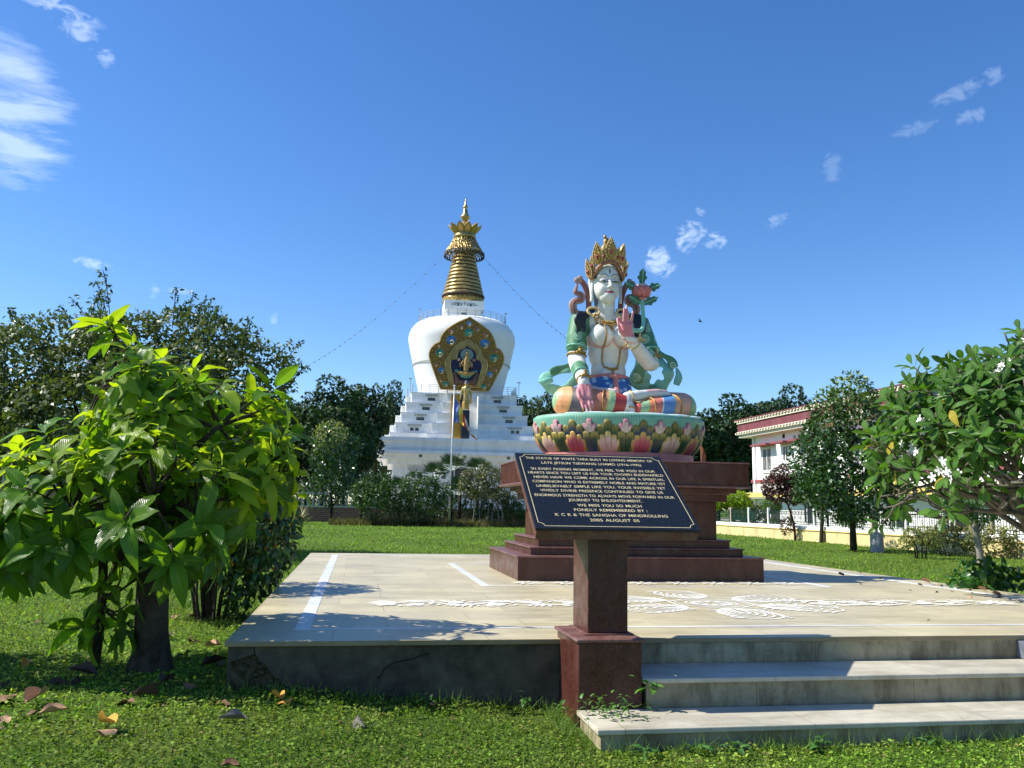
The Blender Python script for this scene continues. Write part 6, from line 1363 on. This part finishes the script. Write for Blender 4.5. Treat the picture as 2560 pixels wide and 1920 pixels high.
# dry weeds strip at the far edge of the lawn
m_ = 5200; x_ = RNG.uniform(-12, 3.5, m_); P_ = np.stack([x_, 58.6+(x_+12)*.22+RNG.normal(0,.5,m_), np.full(m_,.2)], 1); h_ = RNG.uniform(.2,.62,m_)
o = scatter('dry_grass', bl, [(0,1,2),(0,2,3),(3,2,4)], P_, frames(np.stack([RNG.normal(0,.22,m_),RNG.normal(0,.2,m_),np.ones(m_)],1), rsph(m_))*np.stack([np.full(m_,.02),h_,h_*.2],1)[:,None,:], GRASS, col=colvar((.13,.12,.05), m_, .4)); tag(o, 'strip of tall dry brownish grass at the far lawn edge', 'grass', kind='stuff')
# right side
def purp(P_, d, c_): return c_
bush('conical_tree', 'tall dark green tree with a pointed light green top, in front of the white building', 'tree', 13.07,33.2,.2, sublobes((0,0,3.7),(2.45,2.2,3.0),64,.68,41,.93)+[(0,0,3.0,1.4,1.4,1.9),(0,-.8,1.9,1.2,.8,.8),(-.9,-.5,1.7,.8,.8,.6),(1.0,-.5,1.7,.8,.8,.6),(.3,0,6.1,.5,.5,.75),(.25,0,5.3,.75,.7,.7),(-1.5,0,2.3,.8,.8,.7),(1.5,0,2.2,.9,.8,.8)], 33000, .18, (.030,.08,.014), LGLOSS, trunk=[([(0,0,-.2),(0,0,1.0),(.02,0,2.2),(.1,0,4.5)], .155, .06)]+[([(0,0,1.3+.4*k_),(math.cos(2.2*k_)*.7,math.sin(2.2*k_)*.7,1.7+.4*k_),(math.cos(2.2*k_)*1.5,math.sin(2.2*k_)*1.5,2.2+.4*k_)], .05, .015) for k_ in range(7)], lightf=lambda P_,d,c_: tip((.2,.27,.06),4.6,6.6,.6)(P_,d,c_))
bush('purple_tree', 'small purple brown leaved tree beside the dark conical tree', 'tree', 13.9,44,.2, sublobes((0,0,2.5),(1.0,.9,1.1),18,.4,42)+[(.1,0,.7,.35,.3,.4)], 5200, .17, (.075,.03,.028), LSM, trunk=[([(.5,0,-.2),(.45,0,.8),(.1,0,2.0)], .07,.04)])
bush('slender_tree', 'slender green tree standing between purple tree and conical tree', 'tree', 15.0,41.6,.2, sublobes((0,0,2.5),(.85,.9,1.4),26,.4,43)+[(0,0,3.2,.8,.8,1.2)], 11000, .18, (.035,.095,.018), LGLOSS, trunk=[([(-.15,0,-.2),(-.1,0,.8),(0,0,2.2)], .12, .07),([(.18,0,-.2),(.2,0,.8),(.1,0,2.2)], .07, .05)])
bush('lime_tree', 'small bright lime green leaved tree beside the pedestal', 'tree', 13.5,53.4,.2, sublobes((0,0,1.9),(1.2,1,.75),18,.36,44), 2600, .27, (.22,.33,.03), LBIG, (lambda q: (q[0],q[1],q[2]))(leaf_tmpl(.2,1,4,.2,.4,0,.8)), trunk=[([(0,0,-.2),(.05,0,.7),(0,0,1.5)], .12, .08)])
bush('variegated_bush', 'rounded dusty green variegated bush before the yellow wall', 'bush', 15.35,54.4,.2, sublobes((0,0,1.1),(1.15,1.0,1.0),26,.33,45)+[(0,0,.9,.9,.8,.8)], 7500, .12, (.045,.09,.025), LSM, lightf=lambda P_,d,c_: c_+(np.array((.36,.36,.22))-c_)*((RNG.random(len(c_)) < .3)*(d[:,2]>-.2))[:,None])
bush('topiary', 'two tier ball topiary beside the dusty green bush', 'topiary', 14.64,48.5,.2, [(0,0,1.72,.52,.5,.42),(0,0,.62,.42,.4,.42)], 5200, .075, (.07,.14,.02), LSM, trunk=[([(0,0,-.1),(0,0,1.7)], .05, .04)], bark=BARKG)
bush('trimmed_tree', 'round headed trimmed tree with pale trunk under the frangipani', 'tree', 12.74,23.7,.2, sublobes((0,0,1.78),(.92,.85,.62),30,.26,46)+[(0,0,1.7,.8,.75,.5)], 12500, .075, (.05,.125,.02), LSM, trunk=[([(.03,0,-.2),(0,0,.5),(-.08,0,1.0),(-.05,0,1.5)], .10, .08)]+[([(-.05,0,.9),(dx*.5,dy*.5,1.3),(dx,dy,1.8)], .045, .015) for dx,dy in ((.5,.1),(-.5,.1),(.2,-.4),(-.2,.4),(.35,.3))], bark=BARKG)
bush('trimmed_tree', 'second round headed trimmed tree cut by the right edge of the view', 'tree', 15.9,26.3,.2, sublobes((0,0,1.9),(.9,.85,.6),26,.26,47)+[(0,0,1.8,.75,.7,.45)], 9000, .075, (.05,.125,.02), LSM, trunk=[([(0,0,-.2),(0,0,1.5)], .09, .07)], bark=BARKG)
bush('yellow_bush', 'low loose yellow green bush against the yellow wall, left of the trimmed tree', 'bush', 13.45,28.6,.2, sublobes((0,0,.6),(.75,.6,.5),16,.22,48), 2400, .085, (.2,.22,.06), LSM, trunk=stm(7,.4,.7))
bush('yellow_bush', 'dark bush with yellow tips behind the trimmed tree trunk', 'bush', 15.3,30.4,.2, sublobes((0,0,.6),(.9,.6,.55),20,.25,49)+[(0,0,.4,.7,.5,.4)], 4200, .095, (.03,.05,.015), LSM, lightf=tip((.3,.27,.08),.2,1.0,.45))
bush('yellow_bush', 'yellow green bush right of the trimmed tree trunk', 'bush', 16.4,29.6,.2, sublobes((0,0,.55),(.95,.6,.5),20,.25,50)+[(0,0,.4,.7,.5,.35)], 4000, .09, (.09,.11,.03), LSM, lightf=tip((.34,.32,.09),.1,1.0,.55))
bush('shaped_bush', 'small clipped tree before the fence behind the pole', 'bush', 14.3,36.5,.2, sublobes((0,0,1.1),(.6,.5,.6),12,.25,51), 2400, .09, (.06,.13,.02), LSM, trunk=[([(0,0,-.1),(0,0,1.0)], .06, .05)], bark=BARKG)
tlb = leaf_tmpl(.2, 2, 6, .3, .6, .03, .82)
bush('leafy_shrub', 'low glossy dark green broad leaved shrub at the right edge of the platform', 'shrub', 7.05,13.0,.2, sublobes((0,0,.38),(.5,.42,.36),16,.16,52), 420, .19, (.04,.12,.016), LGLOSS, tlb, out=1.2)

# ---- frangipani
fr = empty('frangipani_tree', (7.72,11.7,.3), 0, 'large frangipani with long glossy leaves and white flower clusters, at the right edge', 'tree')
rg_ = random.Random(12); segs = []; tips = []
def grow(p, d, L_, r_, lv):
    d = d.normalized(); e = p+d*L_+Vector((0,0,.02)); segs.append(([tuple(p), tuple((p+e)/2+Vector((rg_.gauss(0,.02),rg_.gauss(0,.02),-.01))), tuple(e)], r_, r_*.78))
    if lv == 0: tips.append((e, d)); return
    for k_ in range(3 if lv > 3 else rg_.choice((2,2,3))):
        a = 2.1*k_+rg_.uniform(0,1.2); o_ = d.orthogonal().normalized(); w_ = d.cross(o_); nd = d*math.cos(.62)+(o_*math.cos(a)+w_*math.sin(a))*math.sin(.62)
        nd.z = nd.z*.75+.10+(.45 if e.z < 1.05 else 0)
        grow(e, nd, L_*rg_.uniform(.72,.9), r_*.74, lv-1)
limbs('trunk', [([(0,0,-.3),(.05,0,.3),(0,0,.62)], .17, .14)], BARKG, fr, 14)
for dv in ((-1,.1,.62),(-.9,-.5,.85),(-.3,-.9,1.0),(-.8,.6,.8),(.2,.2,1.4),(-.4,0,1.5)): grow(Vector((0,0,.55)), Vector(dv), .76, .055, 5)
limbs('branches', segs, noisy('grey_brown_bark', (.13,.115,.09), .3, 10, .9, .4, .1), fr, 7, bend=2)
tips = [(e, d) for e, d in tips if e.z > .95]
fv, ff, fuv = leaf_tmpl(.155, 2, 8, .12, .22, .01, 1.55, .12); V = []; Dd = []; Nn = []; Sz = []; Cc = []
rg_.shuffle(tips); tips = [t for t in tips if t[0].z > 1.5 or rg_.random() < .45][:310]
for e, d in tips:
    ax = (d+Vector((0,0,.35))).normalized(); o_ = ax.orthogonal().normalized(); w_ = ax.cross(o_)
    for k_ in range(rg_.randint(9,13)):
        a = 2.4*k_; el = R(62-7.5*k_)+rg_.gauss(0,.1); r_ = o_*math.cos(a)+w_*math.sin(a); dd = r_*math.cos(el)+ax*math.sin(el); dd.z -= .12
        V.append(tuple(e-ax*.012*k_)); Dd.append(tuple(dd)); Nn.append(tuple(ax*math.cos(el)-r_*math.sin(el)+Vector((0,0,.25)))); Sz.append(.275*rg_.uniform(.75,1.15)); c_ = np.array((.065,.16,.020))*rg_.uniform(.7,1.4)
        if rg_.random() < .02: c_ = np.array((.5,.38,.03))
        Cc.append(c_)
scatter('leaves', fv, ff, np.array(V), frames(np.array(Dd), np.array(Nn))*np.array(Sz)[:,None,None], leafmat('frangipani_leaf', .3, .3, veins=True, spec=.55), fr, col=np.array(Cc), uv=fuv)
FW = mat('white_petal', (.82,.82,.78), .5); FY = mat('yellow_flower_heart', (.75,.55,.1), .5)
vis = [t for t in tips if t[0].y < .4 and t[0].x < .3 and (Vector((t[0].x, t[0].y, t[0].z-1.6)).length > 1.7)]; rg_.shuffle(vis)
for e, d in vis[:13]:
    b = MB(); ax = (d+Vector((0,-.15,.5))).normalized()
    for k_ in range(rg_.randint(6,10)):
        c_ = e+ax*rg_.uniform(.08,.2)+Vector((rg_.gauss(0,.06),rg_.gauss(0,.06),rg_.gauss(0,.05))); n_ = (ax+Vector((rg_.gauss(0,.5),rg_.gauss(0,.5),rg_.gauss(0,.3)))).normalized(); u_ = n_.orthogonal().normalized(); w_ = n_.cross(u_)
        for q in range(5):
            a = q*1.2566; r_ = u_*math.cos(a)+w_*math.sin(a); s_ = u_*math.cos(a+1.57)+w_*math.sin(a+1.57)
            b.add([c_, c_+r_*.03+s_*.014, c_+r_*.058+s_*.006+n_*.008, c_+r_*.05-s_*.016, c_+r_*.02-s_*.010], [(0,1,2,3,4)])
    b.build('flower_cluster', FW, fr)

fr.scale = (1.12,1.12,1.15)
# ============================================================ small loose things
CL_ = [leaf_tmpl(.2,2,9,.30,-.10,.03,.85,.05,.8), leaf_tmpl(.2,2,9,.15,.12,.05,.85,.05,-1.2), leaf_tmpl(.2,2,9,-.35,.25,.04,.85,.05,.5)]
LC = {'brown':(.20,.10,.055),'dark brown':(.07,.04,.028),'orange yellow':(.62,.30,.04),'pinkish tan':(.50,.30,.17),'grey':(.17,.15,.13)}
LMS = {k_: noisy('dry_leaf_'+k_.replace(' ','_'), c_, .35, 30, .7, .4, .3) for k_, c_ in LC.items()}
TM = {}
def fallen(x, y, z, size, c_, label, rz, var, tilt=0.1, group='fallen dry leaves'):
    key = (c_, var)
    if key not in TM:
        tv, tf, uv = CL_[var]; me = bpy.data.meshes.new('fallen_leaf'); me.from_pydata([tuple(q) for q in tv], [], tf); me.materials.append(LMS[c_]); me.polygons.foreach_set('use_smooth', [True]*len(tf)); TM[key] = me
    o = link('fallen_leaf', TM[key], None, (x,y,z)); o.rotation_euler = (tilt*math.sin(rz*5), .35*math.sin(rz*3), rz); o.scale = (size*.95,)*3; tag(o, label, 'fallen leaf', group); return o
LEAVES_LAWN = [
(-3.29,6.14,'pinkish tan',0.3,'large ribbed tan fallen leaf at the left edge of the lawn'),
(-3.46,6.37,'brown',0.26,'curled brown leaf on the lawn by the near tree'),
(-3.22,5.83,'pinkish tan',0.2,'pinkish tan fallen leaf on the lawn left of the plinth'),
(-3.05,5.84,'pinkish tan',0.2,'pinkish tan fallen leaf on the lawn left of the plinth'),
(-3.45,6.21,'brown',0.25,'curled brown leaf on the lawn by the near tree'),
(-3.06,6.00,'brown',0.2,'curled brown leaf on the lawn by the near tree'),
(-2.57,5.69,'orange yellow',0.25,'bright orange yellow fallen leaf on the sunlit lawn'),
(-2.48,5.46,'pinkish tan',0.16,'small pink leaf beside the bright orange one'),
(-2.59,6.28,'brown',0.25,'curled brown leaf on the lawn by the near tree'),
(-2.51,6.50,'dark brown',0.26,'dark brown leaf in the shade under the near tree'),
(-2.51,6.93,'brown',0.16,'curled brown leaf on the lawn by the near tree'),
(-3.01,6.93,'brown',0.22,'curled brown leaf on the lawn by the near tree'),
(-3.25,7.15,'dark brown',0.26,'dark brown leaf in the shade under the near tree'),
(-3.39,7.10,'dark brown',0.26,'dark brown leaf in the shade under the near tree'),
(-3.55,6.88,'dark brown',0.26,'dark brown leaf in the shade under the near tree'),
(-4.00,7.38,'orange yellow',0.2,'orange fallen leaf lying in the shaded lawn'),
(-3.79,6.86,'dark brown',0.24,'dark brown leaf in the shade under the near tree'),
(-2.60,7.98,'brown',0.25,'curled brown leaf on the lawn by the near tree'),
(-2.61,7.59,'dark brown',0.25,'dark brown leaf in the shade under the near tree'),
(-2.97,7.90,'pinkish tan',0.22,'pinkish tan fallen leaf on the lawn left of the plinth'),
(-2.93,8.29,'dark brown',0.25,'dark brown leaf in the shade under the near tree'),
(-2.93,8.61,'pinkish tan',0.22,'pinkish tan fallen leaf on the lawn left of the plinth'),
(-3.24,9.02,'brown',0.2,'curled brown leaf on the lawn by the near tree'),
(-3.45,9.27,'dark brown',0.2,'dark brown leaf in the shade under the near tree'),
(-2.63,7.05,'dark brown',0.24,'dark brown leaf in the shade under the near tree'),
(-2.87,6.65,'dark brown',0.2,'dark brown leaf in the shade under the near tree'),
(-2.68,6.81,'brown',0.2,'curled brown leaf on the lawn by the near tree'),
(-1.68,5.90,'grey',0.2,'grey curled leaf in the shade before the broken plinth corner'),
(-1.03,6.25,'grey',0.24,'grey folded leaf before the middle of the plinth wall'),
(-0.59,6.80,'brown',0.16,'curled brown leaf on the lawn by the near tree'),
(-1.61,6.49,'orange yellow',0.2,'orange fallen leaf lying in the shaded lawn'),
(-1.56,6.58,'orange yellow',0.16,'orange fallen leaf lying in the shaded lawn'),
(-2.03,6.33,'brown',0.14,'curled brown leaf on the lawn by the near tree'),
(-3.85,10.68,'brown',0.16,'curled brown leaf on the lawn by the near tree'),
(-4.01,10.85,'brown',0.16,'curled brown leaf on the lawn by the near tree'),
(-5.37,10.28,'brown',0.16,'curled brown leaf on the lawn by the near tree'),
(-1.55,4.92,'brown',0.12,'curled brown leaf on the lawn by the near tree'),
]
LEAVES_PLAT = [
(5.66,14.82,'dark brown',0.16,'dark curled leaf at the tip of the pedestal shadow'),
(6.37,15.89,'brown',0.21,'brown curled leaf on the far right platform edge'),
(6.06,14.42,'brown',0.19,'folded brown leaf right of the shadow on the platform'),
(6.57,13.70,'brown',0.19,'brown curled leaf among the leaves at the right platform edge'),
(6.52,13.35,'pinkish tan',0.24,'big tan leaf before the glossy shrub'),
(6.80,13.54,'pinkish tan',0.19,'tan leaf among the leaves at the right platform edge'),
(6.78,13.27,'orange yellow',0.16,'ochre leaf tucked under the glossy shrub'),
(5.96,12.25,'dark brown',0.14,'single dark leaf standing alone on the paving below the shrub'),
(5.61,12.35,'dark brown',0.07,'small dark leaf scrap left of the others on the paving'),
(5.24,13.03,'dark brown',0.06,'small dark scrap in the middle of the paving'),
(6.64,12.67,'dark brown',0.16,'dark dry leaf among the leaves at the right platform edge'),
(6.95,12.91,'brown',0.16,'upright rusty leaf right of the glossy shrub'),
(6.77,12.46,'brown',0.16,'brown curled leaf among the leaves at the right platform edge'),
(6.09,11.62,'pinkish tan',0.24,'long pinkish leaf nearest to us on the right paving'),
(6.41,11.58,'brown',0.20,'brown curled leaf among the leaves at the right platform edge'),
(6.56,11.70,'brown',0.16,'brown curled leaf among the leaves at the right platform edge'),
(6.40,12.16,'dark brown',0.08,'dark dry leaf among the leaves at the right platform edge'),
(6.38,11.04,'dark brown',0.10,'dark dry leaf among the leaves at the right platform edge'),
(6.16,13.08,'dark brown',0.10,'dark dry leaf among the leaves at the right platform edge'),
(4.28,9.01,'dark brown',0.06,'tiny twig like scrap near the front right of the paving'),
(6.16,12.28,'brown',0.08,'brown curled leaf among the leaves at the right platform edge'),
]
LAWN_L = LEAVES_LAWN
ORD = ['first','second','third','fourth','fifth','sixth','seventh','eighth','ninth','tenth','eleventh','twelfth','thirteenth','fourteenth','fifteenth','sixteenth','seventeenth']
def ordlab(L_):
    out = []
    for q in L_:
        same = sorted([p for p in L_ if p[4] == q[4]], key=lambda p: p[0]/p[1]); out.append((*q[:4], q[4] if len(same) == 1 else q[4]+', %s from the left' % ORD[same.index(q)]))
    return out
LAWN_L = ordlab(LAWN_L); LEAVES_PLAT = ordlab(LEAVES_PLAT)
for i, (x, y, c_, sz_, lab) in enumerate(LAWN_L): fallen(x, y, float(gz(x,y))+.04, sz_, c_, lab, i*1.7, i % 3)
for i, (x, y, c_, sz_, lab) in enumerate(LEAVES_PLAT): fallen(x, y, .575, sz_, c_, lab, i*2.1+.4, i % 3)
# weeds growing in the joints of the steps
def weed(name, label, loc, n_, L_, col, tmpl=None, spread=1.0, cat='weed'):
    rt = empty(name, loc, 0, label, cat); tv, tf, uv = tmpl or leaf_tmpl(.22,2,6,.3,.5,.02,.85); k_ = n_; D = rsph(k_); D[:,2] = np.abs(D[:,2])*.6+.05; P_ = RNG.normal(0,.02*spread,(k_,3)); P_[:,2] = np.abs(P_[:,2])
    scatter('leaves', tv, tf, P_+D*.03, frames(D, np.array([[0,0,1.]]*k_)+rsph(k_)*.3)*(L_*RNG.uniform(.6,1.2,k_))[:,None,None], LSM, rt, col=colvar(col, k_, .3), uv=uv); return rt
q = W(3.17,-.66,.27); weed('weed', 'leafy green weed growing out of the joint between memorial stand and second step', q, 13, .11, (.10,.22,.03))
q = W(3.14,-.70,.145); weed('weed', 'tiny weed at the foot of the stand on the lowest step', q, 10, .05, (.13,.2,.05))
for i, (u_, v_, lab) in enumerate(((2.72,-.80,'creeping clover patch at the back left of the lowest step'),(2.85,-.78,'creeping clover patch against the memorial stand on the lowest step'),(2.92,-.92,'creeping clover sprig reaching over the lowest step'))):
    q = W(u_,v_,.143); weed('creeping_weed', lab, q, 34, .055, (.09,.2,.035), spread=3.5)
for i, (u_, v_) in enumerate(((3.3,-1.33),(3.55,-1.36),(4.2,-1.35),(5.0,-1.38),(2.9,-1.42),(5.9,-1.33))):
    q = W(u_,v_,.02); weed('broadleaf_weed', ['broad leaved weed at the lowest step, first from the left corner','second broad leaved weed along the lowest step','third broad leaved weed along the lowest step','fifth broad leaved weed along the lowest step','broad leaved weed at the left corner of the lowest step','last broad leaved weed along the lowest step at right'][i], q, 12, .085, (.07,.17,.03))
for i, (u_, v_) in enumerate(((.9,-.12),(1.55,-.14),(2.3,-.2),(2.5,-.5))):
    q = W(u_,v_,.1); weed('broadleaf_weed', ['first small weed along the dark plinth wall','second small weed along the dark plinth wall','third small weed along the dark plinth wall','small weed at the foot of the memorial stand'][i], q, 14, .06, (.08,.18,.035))
# bird high up
bi = MB(); bi.ball(0,0,0,.16,.07,.07,10); bi.add([(-.05,0,.02),(.08,0,.02),(.1,.35,.12),(0,.4,.12)], [(0,1,2,3)]); bi.add([(-.05,0,.02),(.08,0,.02),(.1,-.35,.12),(0,-.4,.12)], [(0,1,2,3)]); bi.add([(-.15,-.03,0),(-.15,.03,0),(-.3,.06,0),(-.3,-.06,0)], [(0,1,2,3)])
b_ = bi.build('bird', mat('dark_feathers', (.02,.02,.022), .7), None, (15.3,69,16.9)); b_.rotation_euler = (.5,.1,.4); tag(b_, 'tiny dark bird flying in the sky right of the statue', 'bird')
